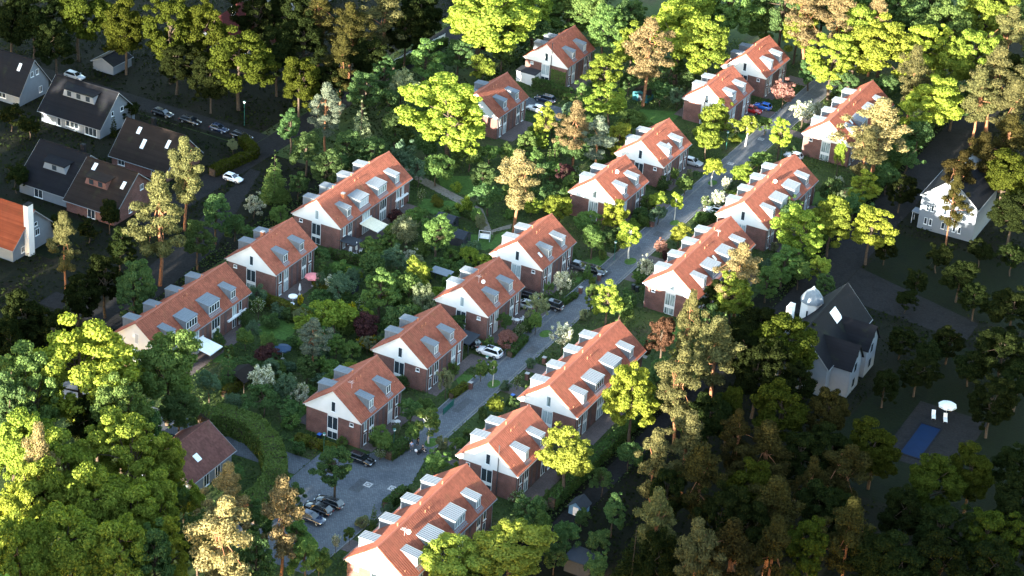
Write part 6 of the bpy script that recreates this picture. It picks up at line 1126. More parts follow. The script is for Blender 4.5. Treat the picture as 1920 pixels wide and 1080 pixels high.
SLOPES = {}
def make_house(units, small_side):
    L = 13.4 if units == 2 else 25.92
    root = empty('terraced_house')
    if units not in SLOPES:
        SLOPES[units] = (tile_slope(L, 1, 'roof_slope'), tile_slope(L, -1, 'roof_slope'))
        for me in SLOPES[units]: me.materials.append(M['tile'])
    y0, y1 = .38, L - .38
    for me in SLOPES[units]: link('roof_slope', me, M['tile'], root)
    rd = MB(); n = int(L / .42)
    for i in range(n):
        a, b = i * L / n, (i + 1) * L / n - .012
        rd.prism([(-.17, RIDGEZ + .02), (-.10, RIDGEZ + .13), (0, RIDGEZ + .17), (.10, RIDGEZ + .13), (.17, RIDGEZ + .02)], a, b, 'y')
    rd.build('ridge', M['tile_ridge'], root)
    zw = zroof(WALLX) - .14
    wl = MB(); wl.prism([(-WALLX, 0), (WALLX, 0), (WALLX, zw), (0, RIDGEZ - .16), (-WALLX, zw)], y0, y1, 'y')
    wl.build('wall', M['brick'], root)
    for yy, s in ((y0, -1), (y1, 1)):                          # white rendered gable, 4 cm proud
        g = MB(); lo, hi = sorted((yy + s * .003, yy + s * .045))
        g.prism([(-WALLX - .30, zroof(WALLX + .30) - .14), (-WALLX - .28, 4.50), (-1.06, 4.50), (-1.06, 4.30), (.92, 4.30), (.92, 4.50), (WALLX + .28, 4.50), (WALLX + .30, zroof(WALLX + .30) - .14), (0, RIDGEZ - .145)], lo, hi, 'y')
        g.build('gable_panel', M['white'], root)
        vb = MB()                                              # verge boards
        for q in (-1, 1):
            lo2, hi2 = sorted((yy + s * .30, yy + s * .372))
            vb.prism([(0, RIDGEZ - .02), (q * HALF, EAVEZ - .02), (q * HALF, EAVEZ - .19), (0, RIDGEZ - .19)], lo2, hi2, 'y')
        vb.build('verge_board', M['frame'], root)
    for q in (-1, 1):                                          # gutter along each eave
        gt = MB(); gt.tube((q * (HALF + .07), .05, EAVEZ - .02), (q * (HALF + .07), L - .05, EAVEZ - .02), .075, n=6); gt.build('gutter', M['pipe'], root)
        for yy in (y0 + .25, y1 - .25):
            dp = MB(); dp.tube((q * (WALLX + .09), yy, .05), (q * (WALLX + .09), yy, 4.75), .05, n=6).tube((q * (WALLX + .09), yy, 4.75), (q * (HALF + .06), yy, EAVEZ - .05), .05, n=6)
            dp.build('downpipe', M['pipe'], root)
    # near gable: attic slot, tall stair bay, bathroom window
    gl = ['glass', 'glass_c', 'glass_l']
    window(root, '-y', y0 - .047, -.38, .42, 5.18, 7.05, 'glass', 0)
    window(root, '-y', y0, -1.04, .90, 1.88, 4.24, 'glass_c', 1, sill=False)
    sp = MB(); sp.box(-1.06, .92, y0 - .05, y0 - .003, 1.47, 1.865); sp.build('spandrel', M['white'], root)
    window(root, '-y', y0, -1.04, .90, .10, 1.45, 'glass_c', 1, sill=False)
    u = 3.1 * small_side
    window(root, '-y', y0, min(u, u + .7 * small_side), max(u, u + .7 * small_side), 3.62, 4.22, 'glass', 0)
    window(root, 'y', y1, -1.04, .90, 1.88, 4.24, 'glass_c', 1, sill=False)
    window(root, 'y', y1 + .047, -.38, .42, 5.18, 7.05, 'glass', 0)
    # long side facing +x
    if units == 2: bays = [(3.1, 4.5, 'glass_c'), (8.9, 10.3, 'glass_c')]; nar = [(1.5, 2.3), (11.2, 12.0)]; pan = [(5.4, 6.0), (7.2, 7.8)]
    else: bays = [(3.2, 4.6, 'glass_c'), (8.3, 10.8, 'glass_l'), (14.5, 16.9, 'glass_c'), (20.6, 21.8, 'glass_c')]; nar = [(1.5, 2.3), (22.6, 23.4)]; pan = [(5.6, 6.2), (11.6, 12.2), (13.0, 13.6), (18.3, 18.9)]
    for (a, b, gm) in bays:
        nb = 1 if b - a < 2 else 2
        window(root, 'x', WALLX, a, b, 2.50, 4.62, gm, nb, sill=False)
        q = MB(); q.box(WALLX + .003, WALLX + .05, a - .03, b + .03, 2.13, 2.485); q.build('spandrel', M['white'], root)
        window(root, 'x', WALLX, a, b, .10, 2.11, 'glass', nb, sill=False)
    for (a, b) in nar:
        window(root, 'x', WALLX, a, b, 2.62, 4.55, 'glass', 0)
        window(root, 'x', WALLX, a, b, .12, 2.10, 'glass', 0, name='door')
    for (a, b) in pan:
        q = MB(); q.box(WALLX + .003, WALLX + .04, a, b, .15, 4.6); q.build('cladding_panel', M['panel'], root)
    # long side facing -x: doors and windows of each home
    for k in range(units):
        c = L * (k + .5) / units
        window(root, '-x', -WALLX, c - 1.9, c - .9, 2.6, 4.4, 'glass_c', 1)
        window(root, '-x', -WALLX, c + .6, c + 1.8, 2.6, 4.4, 'glass_c', 1)
        window(root, '-x', -WALLX, c - .5, c + .5, .05, 2.15, 'glass', 0, name='door')
        window(root, '-x', -WALLX, c + 1.0, c + 1.8, .9, 2.1, 'glass', 0)
    if units == 2:
        right, left = [(4.05, 1.5), (9.3, 1.5)], [(4.0, 1.75), (8.75, 1.75)]
    else:
        right, left = [(3.9, 1.5), (9.2, 3.3), (15.7, 3.3), (21.3, 1.55)], [(3.7, 1.75), (9.35, 1.75), (15.5, 1.75), (21.3, 1.75)]
    for (y, w) in right: dormer(root, 1, y, w, False)
    for (y, w) in left: dormer(root, -1, y, w, True)
    for (x, y, h, r) in ([(.9, L * .5 - 1.0, .55, .06), (.9, L * .5 + .2, .45, .09), (4.2, .9, .35, .05), (4.2, L - 1.3, .35, .05), (-.5, L * .5, .6, .1)] + ([(-.5, L * .25, .6, .1), (-.5, L * .75, .6, .1)] if units == 4 else [])):
        vp = MB(); vp.tube((x, y, zroof(x)), (x, y, zroof(x) + h), r, n=8).tube((x, y, zroof(x) + h), (x, y, zroof(x) + h + .06), r * 1.5, n=8)
        vp.build('vent_pipe', M['chimney'], root)
    return root

PROTO = {}; BUILT = []
for (nm, units, side, x, y, label, group, extras) in HOUSES:
    key = (units, side)
    if key not in PROTO: PROTO[key] = make_house(units, side); h = PROTO[key]
    else: h = copy_tree(PROTO[key])
    h.location = (x, y, 0)
    tag(h, label, 'house', group)
    if 'first' not in extras:
        for ch in h.children:
            for p in list(ch.children):
                if p.name.split('.')[0] == 'pane':
                    r = rng.random()
                    own_mat(p, M['glass'] if r < .5 else M['glass_c'] if r < .74 else M['glass_l'] if r < .93 else M['shutter'])
    BUILT.append((h, units, extras))
for (h, units, extras) in BUILT:                               # what only one house has
    for e in extras:
        L = 13.4 if units == 2 else 25.92
        if e[0] == 'awning':                                   # folding awning out over the terrace
            _, ya, yb, out, mat, drop = e
            q = MB(); x0 = WALLX + .05; zt = 2.75
            q.prism([(x0, zt), (x0 + out, zt - drop), (x0 + out, zt - drop - .05), (x0, zt - .05)], ya, yb, 'y')
            o = q.build('awning', M[mat], h)
            a = MB(); a.box(x0 - .04, x0 + .14, ya - .1, yb + .1, zt + .003, zt + .18); a.box(x0 + out + .002, x0 + out + .06, ya, yb, zt - drop - .16, zt - drop)
            for yy in (ya + .4, yb - .4): a.tube((x0, yy, zt - .10), (x0 + out, yy, zt - drop - .08), .03, n=5)
            a.build('arm', M['frame'], o)
        elif e[0] == 'awningbox':
            q = MB(); q.box(WALLX + .05, WALLX + .42, e[1], e[2], 2.16, 2.42); q.build('awning', M['plastic'], h)
        elif e[0] == 'flue':
            q = MB(); q.tube((e[1], .12, .3), (e[1], .12, zroof(e[1]) + 1.5), .08, n=8).tube((e[1], .12, zroof(e[1]) + 1.5), (e[1], .12, zroof(e[1]) + 1.62), .13, n=8)
            q.build('flue', M['steel'], h)
        elif e[0] == 'chimney':
            q = MB(); z = zroof(e[1]); q.box(e[1] - .3, e[1] + .3, e[2] - .3, e[2] + .3, z - .3, z + .95); o = q.build('chimney', M['chimney'], h)
            q = MB(); q.box(e[1] - .36, e[1] + .36, e[2] - .36, e[2] + .36, z + .953, z + 1.04); q.build('cap', M['concrete'], o)
        elif e[0] == 'aerial':
            q = MB(); z = zroof(e[1]); q.tube((e[1], e[2], z), (e[1], e[2], z + 1.5), .014, n=5)
            for k in range(3): q.tube((e[1] - .5 + .02 * k, e[2] - .5 + .25 * k, z + 1.4), (e[1] + .5 - .02 * k, e[2] - .5 + .25 * k, z + 1.4), .009, n=4)
            q.tube((e[1], e[2] - .6, z + 1.4), (e[1], e[2] + .6, z + 1.4), .010, n=4)
            q.build('aerial', M['plastic'], h)
        elif e[0] == 'dish':
            q = MB(); z = zroof(e[1]); q.lathe([(.02, .0), (.22, .05), (.36, .16), (.37, .17), (.2, .08), (.02, .03)], 12); q.tube((0, 0, .0), (0, 0, -.3), .03, n=5)
            o = q.build('satellite_dish', M['plastic'], h); o.location = (e[1], e[2], z + .6); o.rotation_euler = (math.radians(65), 0, math.radians(20))
        elif e[0] == 'skylight':
            q = MB(); x0, yy = e[1], e[2]; a = .10
            q.prism([(x0, zroof(x0) + a), (x0 + .8, zroof(x0 + .8) + a), (x0 + .8, zroof(x0 + .8) + a + .06), (x0, zroof(x0) + a + .06)], yy, yy + .6, 'y')
            q.build('skylight', M['lamp_glass'], h)
        elif e[0] == 'ivy':
            pass

# ------------------------------------------------------------------ vegetation
def leaves_mesh(name, pos, nrm, size, aspect=.62, up=.0):
    """one diamond leaf spray per point"""
    n = len(pos)
    nrm = nrm + nrng.normal(0, .55, (n, 3)); nrm[:, 2] += up
    nrm /= np.linalg.norm(nrm, axis=1)[:, None] + 1e-9
    t = nrng.normal(0, 1, (n, 3)); u = np.cross(nrm, t); u /= np.linalg.norm(u, axis=1)[:, None] + 1e-9
    w = np.cross(nrm, u)
    s = (size * nrng.uniform(.45, 1.5, n))[:, None]
    bend = nrm * s * .12
    v = np.empty((n, 4, 3))
    v[:, 0] = pos + u * s * .5 - bend; v[:, 1] = pos + w * s * .5 * aspect + bend; v[:, 2] = pos - u * s * .5 - bend; v[:, 3] = pos - w * s * .5 * aspect + bend
    me = bpy.data.meshes.new(name)
    me.vertices.add(n * 4); me.vertices.foreach_set('co', v.ravel())
    me.loops.add(n * 4); me.loops.foreach_set('vertex_index', np.arange(n * 4, dtype=np.int32))
    me.polygons.add(n); me.polygons.foreach_set('loop_start', np.arange(0, n * 4, 4, dtype=np.int32)); me.polygons.foreach_set('loop_total', np.full(n, 4, dtype=np.int32))
    me.update(); me.validate(); return me

def unit_dirs(n):
    d = nrng.normal(0, 1, (n, 3)); return d / np.linalg.norm(d, axis=1)[:, None]

def clump_points(cent, rad, per, flat=1.0, shell=.45):
    """points over lumpy clumps; returns positions and outward normals"""
    k = len(cent); w = rad ** 2; cnt = np.maximum(3, (per * k * w / w.sum()).astype(int))
    idx = np.repeat(np.arange(k), cnt); d = unit_dirs(len(idx))
    r = nrng.uniform(0, 1, len(idx)) ** shell
    off = d * (rad[idx] * r)[:, None]; off[:, 2] *= flat
    return cent[idx] + off, d

def lumps(n, seed):
    """direction dependent radius factor: an uneven outline"""
    r = np.random.default_rng(seed); a = r.normal(0, 1, (n, 3)); a /= np.linalg.norm(a, axis=1)[:, None]; g = r.uniform(-.42, .38, n)
    return lambda d: 1 + sum(g[i] * np.clip((d @ a[i]) * 2.2 - 1.0, 0, 1) for i in range(n))

def limb_tree(mb, base, top, r0, tips, r1=.06, n=6, wob=.12):
    """tapered wobbly trunk plus limbs to the given tips"""
    base = np.array(base, float); top = np.array(top, float); pts = []
    for i in range(5):
        t = i / 4; p = base + (top - base) * t
        if 0 < i < 4: p[:2] += nrng.normal(0, wob, 2)
        pts.append(p)
    for i in range(4): mb.tube(pts[i], pts[i + 1], r0 * (1 - .62 * i / 4), r0 * (1 - .62 * (i + 1) / 4), n, cap=False)
    for tp in tips:
        t = nrng.uniform(.5, .98); p = base + (top - base) * t; rr = r0 * (1 - .62 * t) * .6
        mid = p * .45 + np.array(tp) * .55; mid[2] += .06 * np.linalg.norm(np.array(tp) - p)
        mb.tube(p, mid, rr, rr * .6, 5, cap=False); mb.tube(mid, tp, rr * .6, .02, 4, cap=False)

def crown_broad(seed, rx, rz, hc, nclump, nleaf, leaf, crad=(.17, .27), flat=.8, low=-.75, hollow=.5):
    """ellipsoid crown of clumps around height hc"""
    f = lumps(9, seed); d = unit_dirs(nclump * 3); d = d[d[:, 2] > low][:nclump]
    r = nrng.uniform(hollow, 1.0, len(d)) ** .7 * f(d)
    c = d * r[:, None] * np.array([rx, rx, rz]) * .84; c[:, 2] += hc
    rad = (crad[0] + (crad[1] - crad[0]) * nrng.uniform(0, 1, len(d)) ** 1.6) * rx
    out = nrng.uniform(0, 1, len(d)) < .14; c[out] = np.array([0, 0, hc]) + (c[out] - np.array([0, 0, hc])) * 1.13; rad[out] *= .75
    p, nn = clump_points(c, rad, nleaf / len(d), flat, .38)
    cd = c - np.array([0, 0, hc]); cd /= np.linalg.norm(cd, axis=1)[:, None] + 1e-9
    return p, nn, c

PROTO_TREES = {}
def reg(key, crown, trunk, h): PROTO_TREES.setdefault(key, []).append((crown, trunk, h))

def proto_broad(key, seed, H, rx, rz, nclump, nleaf, leaf, bark='bark', **kw):
    hc = H - rz
    p, nn, c = crown_broad(seed, rx, rz, hc, nclump, nleaf, leaf, **kw)
    me = leaves_mesh('crown', p, nn, leaf, up=.25)
    mb = MB(); tips = c[nrng.choice(len(c), min(14, len(c)), False)]
    limb_tree(mb, (0, 0, -.1), (0, 0, hc + rz * .35), max(.10, H * .022), tips)
    tm = mb.mesh('trunk', True); tm.materials.append(M[bark]); reg(key, me, tm, H)

def proto_pine(key, seed, H, rx, rz, nclump, nleaf, leaf):
    """Scots pine: bare leaning trunk, flat needle plates at the top"""
    hc = H - rz; f = lumps(7, seed)
    ang = nrng.uniform(0, 2 * PI, nclump); t = nrng.uniform(0, 1, nclump)
    prof = np.sin(np.clip(t * 1.05 + .06, 0, 1) * PI) ** .7
    r = rx * prof * nrng.uniform(.15, .92, nclump)
    c = np.stack([r * np.cos(ang), r * np.sin(ang), hc - rz + 2 * rz * t], 1)
    dd = c - np.array([0, 0, hc]); dd /= np.linalg.norm(dd, axis=1)[:, None]; c[:, :2] *= f(dd)[:, None]
    rad = nrng.uniform(.18, .30, nclump) * rx
    p, nn = clump_points(c, rad, nleaf / nclump, .62, .4)
    me = leaves_mesh('crown', p, nn, leaf, .36, .2)
    mb = MB(); lean = nrng.normal(0, .35, 2)
    limb_tree(mb, (0, 0, -.1), (lean[0], lean[1], H - rz * .35), H * .0135 + .06, c[nrng.choice(nclump, min(16, nclump), False)], n=7, wob=.15)
    tm = mb.mesh('trunk', True); tm.materials.append(M['pinebark']); reg(key, me, tm, H)

def proto_cone(key, seed, H, rx, nleaf, leaf, tiers=11, power=.9, bark='bark', base=.06):
    cs, rs = [], []
    for i in range(tiers):
        t = i / (tiers - 1); z = H * (base + (0.97 - base) * t); rr = rx * (1 - t) ** power + .12
        k = max(1, int(9 * (1 - t) + 1))
        for j in range(k):
            a = 2 * PI * (j + .5 * (i % 2)) / k + nrng.normal(0, .2); q = rr * nrng.uniform(.55, .85) if k > 1 else 0
            cs.append((q * math.cos(a), q * math.sin(a), z - .10 * q)); rs.append(max(.25, rr * .45) * nrng.uniform(.8, 1.2))
    c = np.array(cs); p, nn = clump_points(c, np.array(rs), nleaf / len(cs), .6)
    me = leaves_mesh('crown', p, nn, leaf, .45)
    mb = MB(); mb.tube((0, 0, -.1), (0, 0, H * .93), max(.08, H * .014), .02, 7, cap=False); tm = mb.mesh('trunk', True); tm.materials.append(M[bark]); reg(key, me, tm, H)

for s in range(4): proto_broad('B', 10 + s, 16, 6.0, 6.7, 160, 32000, .34, crad=(.08, .24), flat=.62)
for s in range(3): proto_broad('O', 30 + s, 13, 4.0, 5.5, 110, 18000, .29, crad=(.10, .26), flat=.68)
for s in range(4): proto_broad('R', 50 + s, 6.5, 2.8, 2.5, 70, 8500, .27, crad=(.12, .32), flat=.7)
for s in range(3): proto_broad('U', 70 + s, 2.6, 1.7, 1.35, 40, 2800, .24, crad=(.24, .36), low=-.95)
for s in range(4): proto_pine('P', 90 + s, 18, 4.2, 6.0, 72, 17000, .40)
for s in range(3): proto_broad('W', 110 + s, 9, 3.2, 3.6, 75, 7500, .26, crad=(.15, .26), flat=1.25, hollow=.35)
proto_cone('S', 1, 15, 3.2, 8000, .38, 13); proto_cone('S', 2, 13, 3.3, 7500, .38, 12)
proto_cone('C', 3, 7, 1.0, 3200, .26, 10, .45); proto_cone('C', 4, 8, 1.25, 3600, .28, 10, .5)
for s in range(3): proto_broad('T', 140 + s, 7.0, 1.7, 2.3, 42, 4200, .28, bark='birchbark', crad=(.26, .38))
for s in range(2): proto_broad('F', 160 + s, 6.0, 2.3, 2.5, 70, 5200, .20, crad=(.13, .22), flat=1.2, hollow=.3)
_cnt = {}
for (shape, colour, x, y, H, rx, label, group) in TREES:
    i = _cnt.get(shape, 0); _cnt[shape] = i + 1
    pr = PROTO_TREES[shape]; crown, trunk, h0 = pr[i % len(pr)]
    nm = {'P': 'pine_tree', 'S': 'conifer', 'C': 'columnar_tree', 'U': 'shrub', 'F': 'flowering_tree'}.get(shape, 'broadleaf_tree')
    root = empty(nm, (x, y, 0), rng.uniform(0, 6.28))
    if len(crown.materials) == 0: crown.materials.append(LEAF['g'])
    r0 = {'B': 6.0, 'O': 4.0, 'R': 2.8, 'U': 1.7, 'P': 4.2, 'W': 3.2, 'S': 3.2, 'C': 1.1, 'T': 1.7, 'F': 2.3}[shape]
    sx = rx / r0; sz = H / h0
    root.scale = (sx * rng.uniform(.94, 1.06), sx * rng.uniform(.94, 1.06), sz)
    cr = link('crown', crown, None, root); own_mat(cr, LEAF[colour])
    link('trunk', trunk, None, root)
    tag(root, label, 'shrub' if shape == 'U' else 'tree', GROUPS[group])

# clipped hedges
def hedge(pts, w, h, colour, label, group):
    P_, N_ = [], []; core = MB()
    for (a, b) in zip(pts[:-1], pts[1:]):
        a = np.array(a, float); b = np.array(b, float); d = b - a; L = np.linalg.norm(d); d /= L; n = np.array([-d[1], d[0]])
        k = int(L * (w + 2 * h) * 62)
        t = nrng.uniform(0, L, k); s = nrng.uniform(-h, w + h, k)
        side = np.where(s < 0, -1, np.where(s > w, 1, 0)); off = np.clip(s, 0, w) - w / 2; z = np.where(s < 0, h + s, np.where(s > w, h - (s - w), h))
        j = nrng.normal(0, .07, k)
        p = a[None] + d[None] * t[:, None] + n[None] * (off + side * j)[:, None]
        hh = np.sin(t * 1.3 + a[0]) * .10 + np.sin(t * .47) * .08
        P_.append(np.column_stack([p, np.maximum(.05, z + np.where(side == 0, j, 0) + hh * z / h)])); N_.append(np.column_stack([n[None] * side[:, None], (side == 0).astype(float)]))
        q = [a - n * w * .36, b - n * w * .36, b + n * w * .36, a + n * w * .36]; i = len(core.v)
        core.v += [(r[0], r[1], 0.0) for r in q] + [(r[0], r[1], h * .84) for r in q]
        for f in ((4,5,6,7),(0,1,5,4),(1,2,6,5),(2,3,7,6),(3,0,4,7)): core.f.append(tuple(i + x for x in f))
    root = empty('hedge', (0, 0, 0))
    me = leaves_mesh('foliage', np.concatenate(P_), np.concatenate(N_), .30); link('foliage', me, LEAF[colour], root)
    core.build('stems', M['bark'], root)
    tag(root, label, 'hedge', group)
for a in HEDGES: hedge(*a)

# ivy on the gable of the top house: part of nothing else, a climbing plant
for (x0, x1, y, z0, z1, label) in IVY:
    k = int((x1 - x0) * (z1 - z0) * 90)
    p = np.column_stack([nrng.uniform(x0, x1, k), y - np.abs(nrng.normal(.05, .05, k)), nrng.uniform(z0, z1, k)]); nn = np.tile([[0, -1.0, .2]], (k, 1))
    root = empty('climbing_plant', ((x0 + x1) / 2, y - .1, 0)); me = leaves_mesh('foliage', p - np.array([[(x0 + x1) / 2, y - .1, 0]]), nn, .28)
    link('foliage', me, LEAF['g'], root); mb = MB(); mb.tube((0, 0, 0), (.3, .02, z1 * .7), .04, .02, 5).tube((0, 0, .3), (-.7, .02, z1 * .6), .03, .015, 5); mb.build('stem', M['bark'], root)
    tag(root, label, 'plant')

# low growth between the gardens: nobody could count it
def inside(poly, px, py):
    c = np.zeros(len(px), bool); n = len(poly); j = n - 1
    for i in range(n):
        xi, yi = poly[i]; xj, yj = poly[j]
        cond = ((yi > py) != (yj > py)) & (px < (xj - xi) * (py - yi) / (yj - yi + 1e-12) + xi); c ^= cond; j = i
    return c
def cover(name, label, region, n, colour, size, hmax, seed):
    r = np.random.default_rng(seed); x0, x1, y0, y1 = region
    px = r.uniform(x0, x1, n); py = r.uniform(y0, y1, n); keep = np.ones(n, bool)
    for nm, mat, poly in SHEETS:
        if mat in ('asphalt', 'asphalt_shaded', 'paving', 'path', 'lawn', 'lawn_shaded'): keep &= ~inside(poly, px, py)
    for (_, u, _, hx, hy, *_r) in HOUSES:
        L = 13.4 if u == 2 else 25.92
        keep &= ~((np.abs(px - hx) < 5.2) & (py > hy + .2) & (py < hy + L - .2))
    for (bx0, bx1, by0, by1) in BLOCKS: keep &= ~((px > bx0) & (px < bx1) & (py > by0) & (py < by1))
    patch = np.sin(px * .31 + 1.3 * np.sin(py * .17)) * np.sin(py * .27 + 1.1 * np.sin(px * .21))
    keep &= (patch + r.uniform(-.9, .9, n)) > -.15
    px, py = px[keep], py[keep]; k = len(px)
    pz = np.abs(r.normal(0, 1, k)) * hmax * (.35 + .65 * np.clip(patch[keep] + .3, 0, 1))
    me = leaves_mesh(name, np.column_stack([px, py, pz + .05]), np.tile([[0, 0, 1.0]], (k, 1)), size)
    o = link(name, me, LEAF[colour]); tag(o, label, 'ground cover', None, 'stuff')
cover('ground_cover', 'low leafy growth covering the ground between the gardens', (-66, 30, -100, 135), 190000, 'cover', .36, .32, 3)
cover('undergrowth', 'dark undergrowth on the floor of the right hand woods', (24, 120, -70, 150), 60000, 'g_shaded', .5, .45, 4)
cover('undergrowth', 'dark undergrowth between the villas on the left', (-180, -62, -80, 160), 90000, 'g_shaded', .5, .4, 5)

# unseen tall trees added to shade the rows, the villas and the lower right
wp, wnn = [], []; wt = MB()
for (x, y, h, r) in SHADE_WOOD:
    f = lumps(8, int(abs(x * 7 + y))); d = unit_dirs(110); d = d[d[:, 2] > -.6]; rr = nrng.uniform(.35, 1, len(d)) ** .6 * f(d)
    c = d * rr[:, None] * np.array([r, r, h * .36]) * .85 + np.array([x, y, h * .64]); p, nn = clump_points(c, nrng.uniform(.2, .3, len(d)) * r, 3600 / len(d), .85)
    wp.append(p); wnn.append(nn); wt.tube((x, y, 0), (x, y, h * .8), .35, .12, 6, cap=False)
if SHADE_WOOD:
    me = leaves_mesh('shade_woodland', np.concatenate(wp), np.concatenate(wnn), .95); n0 = len(me.vertices)
    o = link('shade_woodland', me, LEAF['g']); tag(o, 'tall green wood added out of view to cast shade', 'wood', None, 'stuff')
    t = wt.build('trunk', M['bark'], o); t['kind'] = 'stuff'

# ------------------------------------------------------------------ villas around the terrace
def villa(name, x0, x1, y0, y1, axis, eave, ridge, wallm, roofm, label, over=.5, hip=0.0, wins=(), dorms=(), sky=(), chims=(), frames='pipe'):  # default trim grey replaces white, painting corner shade onto verges and gutters
    root = empty(name, ((x0 + x1) / 2, (y0 + y1) / 2, 0)); cx, cy = (x0 + x1) / 2, (y0 + y1) / 2
    a, b = (x1 - x0) / 2, (y1 - y0) / 2
    t = MB()
    hw = b if axis == 'x' else a; ln = a if axis == 'x' else b
    sl = (ridge - eave) / hw
    prof = [(-hw, 0), (hw, 0), (hw, eave - .05), (0, ridge - .12), (-hw, eave - .05)]
    if hip > 0: t.box(-a, a, -b, b, 0, eave - .05)
    else: t.prism(prof, -ln, ln, axis)
    t.build('wall', M[wallm], root)
    lo, ho, th = ln + over, hw + over, .16
    def P(u, w, z): return (u, w, z) if axis == 'x' else (w, u, z)
    for s in (-1, 1):
        m = MB(); ze = eave - sl * over; r0 = lo - hip
        top = [P(-r0, 0, ridge), P(r0, 0, ridge), P(lo, s * ho, ze), P(-lo, s * ho, ze)]
        dn = [(p[0], p[1], p[2] - th) for p in top]; k = len(m.v); m.v += top + dn
        q = [(0,1,2,3), (7,6,5,4), (0,3,7,4), (3,2,6,7), (2,1,5,6), (1,0,4,5)]
        m.f += [tuple(k + i for i in f) for f in q]
        m.build('roof_slope', M[roofm], root)
    if hip > 0:
        for s in (-1, 1):
            m = MB(); ze = eave - sl * over
            m.quad(P(s * r0, 0, ridge - .01), P(s * lo, -ho, ze), P(s * lo, ho, ze)); m.build('hip_slope', M[roofm], root)
    rg = MB(); rg.tube(P(-lo + hip, 0, ridge + .03), P(lo - hip, 0, ridge + .03), .12, n=6); rg.build('ridge', M[roofm], root)
    if hip == 0:
        for s in (-1, 1):
            vb = MB()
            for q in (-1, 1):
                z1 = eave - sl * over
                e0, e1 = sorted((s * (lo + .003), s * (lo + .05)))
                if axis == 'x': vb.prism([(0, ridge), (q * ho, z1), (q * ho, z1 - .24), (0, ridge - .24)], e0, e1, 'x')
                else: vb.prism([(0, ridge), (q * ho, z1), (q * ho, z1 - .24), (0, ridge - .24)], e0, e1, 'y')
            vb.build('verge_board', M[frames], root)
    for s in (-1, 1):
        gt = MB(); gt.tube(P(-lo, s * (ho + .06), eave - sl * over - .05), P(lo, s * (ho + .06), eave - sl * over - .05), .07, n=5); gt.build('gutter', M[frames], root)
    for (face, u0, u1, z0, z1, gm, bars) in wins:
        pos = {'x': a, '-x': -a, 'y': b, '-y': -b}[face]
        window(root, face, pos, u0, u1, z0, z1, gm, bars)
    for (s, u0, u1, zc, hgt, nwin) in dorms:                   # white trapezoid dormer on the slope facing s
        w0 = (ridge - zc) / sl; w1 = w0 + .3
        zb = ridge - sl * w1; m = MB()
        wf = w1
        # front wall stands at w=wf, roof of the dormer runs back into the slope
        zt = zb + hgt; wb = (ridge - zt) / sl
        k = len(m.v); m.v += [P(u0 - .5, s * wf, zb), P(u1 + .5, s * wf, zb), P(u1, s * wf, zt), P(u0, s * wf, zt), P(u1 + .3, s * wb, zt), P(u0 - .3, s * wb, zt), P(u1 + .5, s * (wb + .2), zt - .1), P(u0 - .5, s * (wb + .2), zt - .1)]
        m.f += [(k, k+1, k+2, k+3), (k+1, k+4, k+2), (k, k+3, k+5)]
        d = m.build('dormer', M[wallm], root)
        r = MB(); k = 0; r.v += [P(u0 - .35, s * (wf + .25), zt + .02), P(u1 + .35, s * (wf + .25), zt + .02), P(u1 + .8, s * (wb - .5), ridge - sl * (wb - .5) + .03), P(u0 - .8, s * (wb - .5), ridge - sl * (wb - .5) + .03)]
        r.v += [(p[0], p[1], p[2] + .1) for p in r.v]; r.f += [(3,2,1,0),(4,5,6,7),(0,1,5,4),(1,2,6,5),(2,3,7,6),(3,0,4,7)]
        r.build('dormer_roof', M[roofm], d)
        for i in range(nwin):
            c = u0 + (u1 - u0) * (i + .5) / nwin; wd = min(.5, (u1 - u0) / nwin * .36); g = MB()
            p0, p1 = sorted((s * (wf + .004), s * (wf + .05)))
            if axis == 'x': g.box(c - wd, c + wd, p0, p1, zb + .22, zt - .22)
            else: g.box(p0, p1, c - wd, c + wd, zb + .22, zt - .22)
            g.build('pane', M['glass'], d)
    for (s, u, w, hu, hw2) in sky:
        m = MB(); z0 = ridge - sl * (w - hw2) + .03; z1 = ridge - sl * (w + hw2) + .03
        m.v += [P(u - hu, s * (w - hw2), z0), P(u + hu, s * (w - hw2), z0), P(u + hu, s * (w + hw2), z1), P(u - hu, s * (w + hw2), z1)]
        m.v += [(p[0], p[1], p[2] + .09) for p in m.v]; m.f += [(3,2,1,0),(4,5,6,7),(0,1,5,4),(1,2,6,5),(2,3,7,6),(3,0,4,7)]
        m.build('skylight', M['lamp_glass'], root)
    for (x, y, z0, z1, w, d, cm) in chims:
        m = MB(); m.box(x - cx - w / 2, x - cx + w / 2, y - cy - d / 2, y - cy + d / 2, z0, z1); c = m.build('chimney', M[cm], root)
        m = MB(); m.box(x - cx - w / 2 - .06, x - cx + w / 2 + .06, y - cy - d / 2 - .06, y - cy + d / 2 + .06, z1 + .003, z1 + .12); m.build('cap', M['slate'], c)
    tag(root, label, 'house', 'villas around the terraced houses')
    return root
for a in VILLAS: villa(*a[0], **a[1])

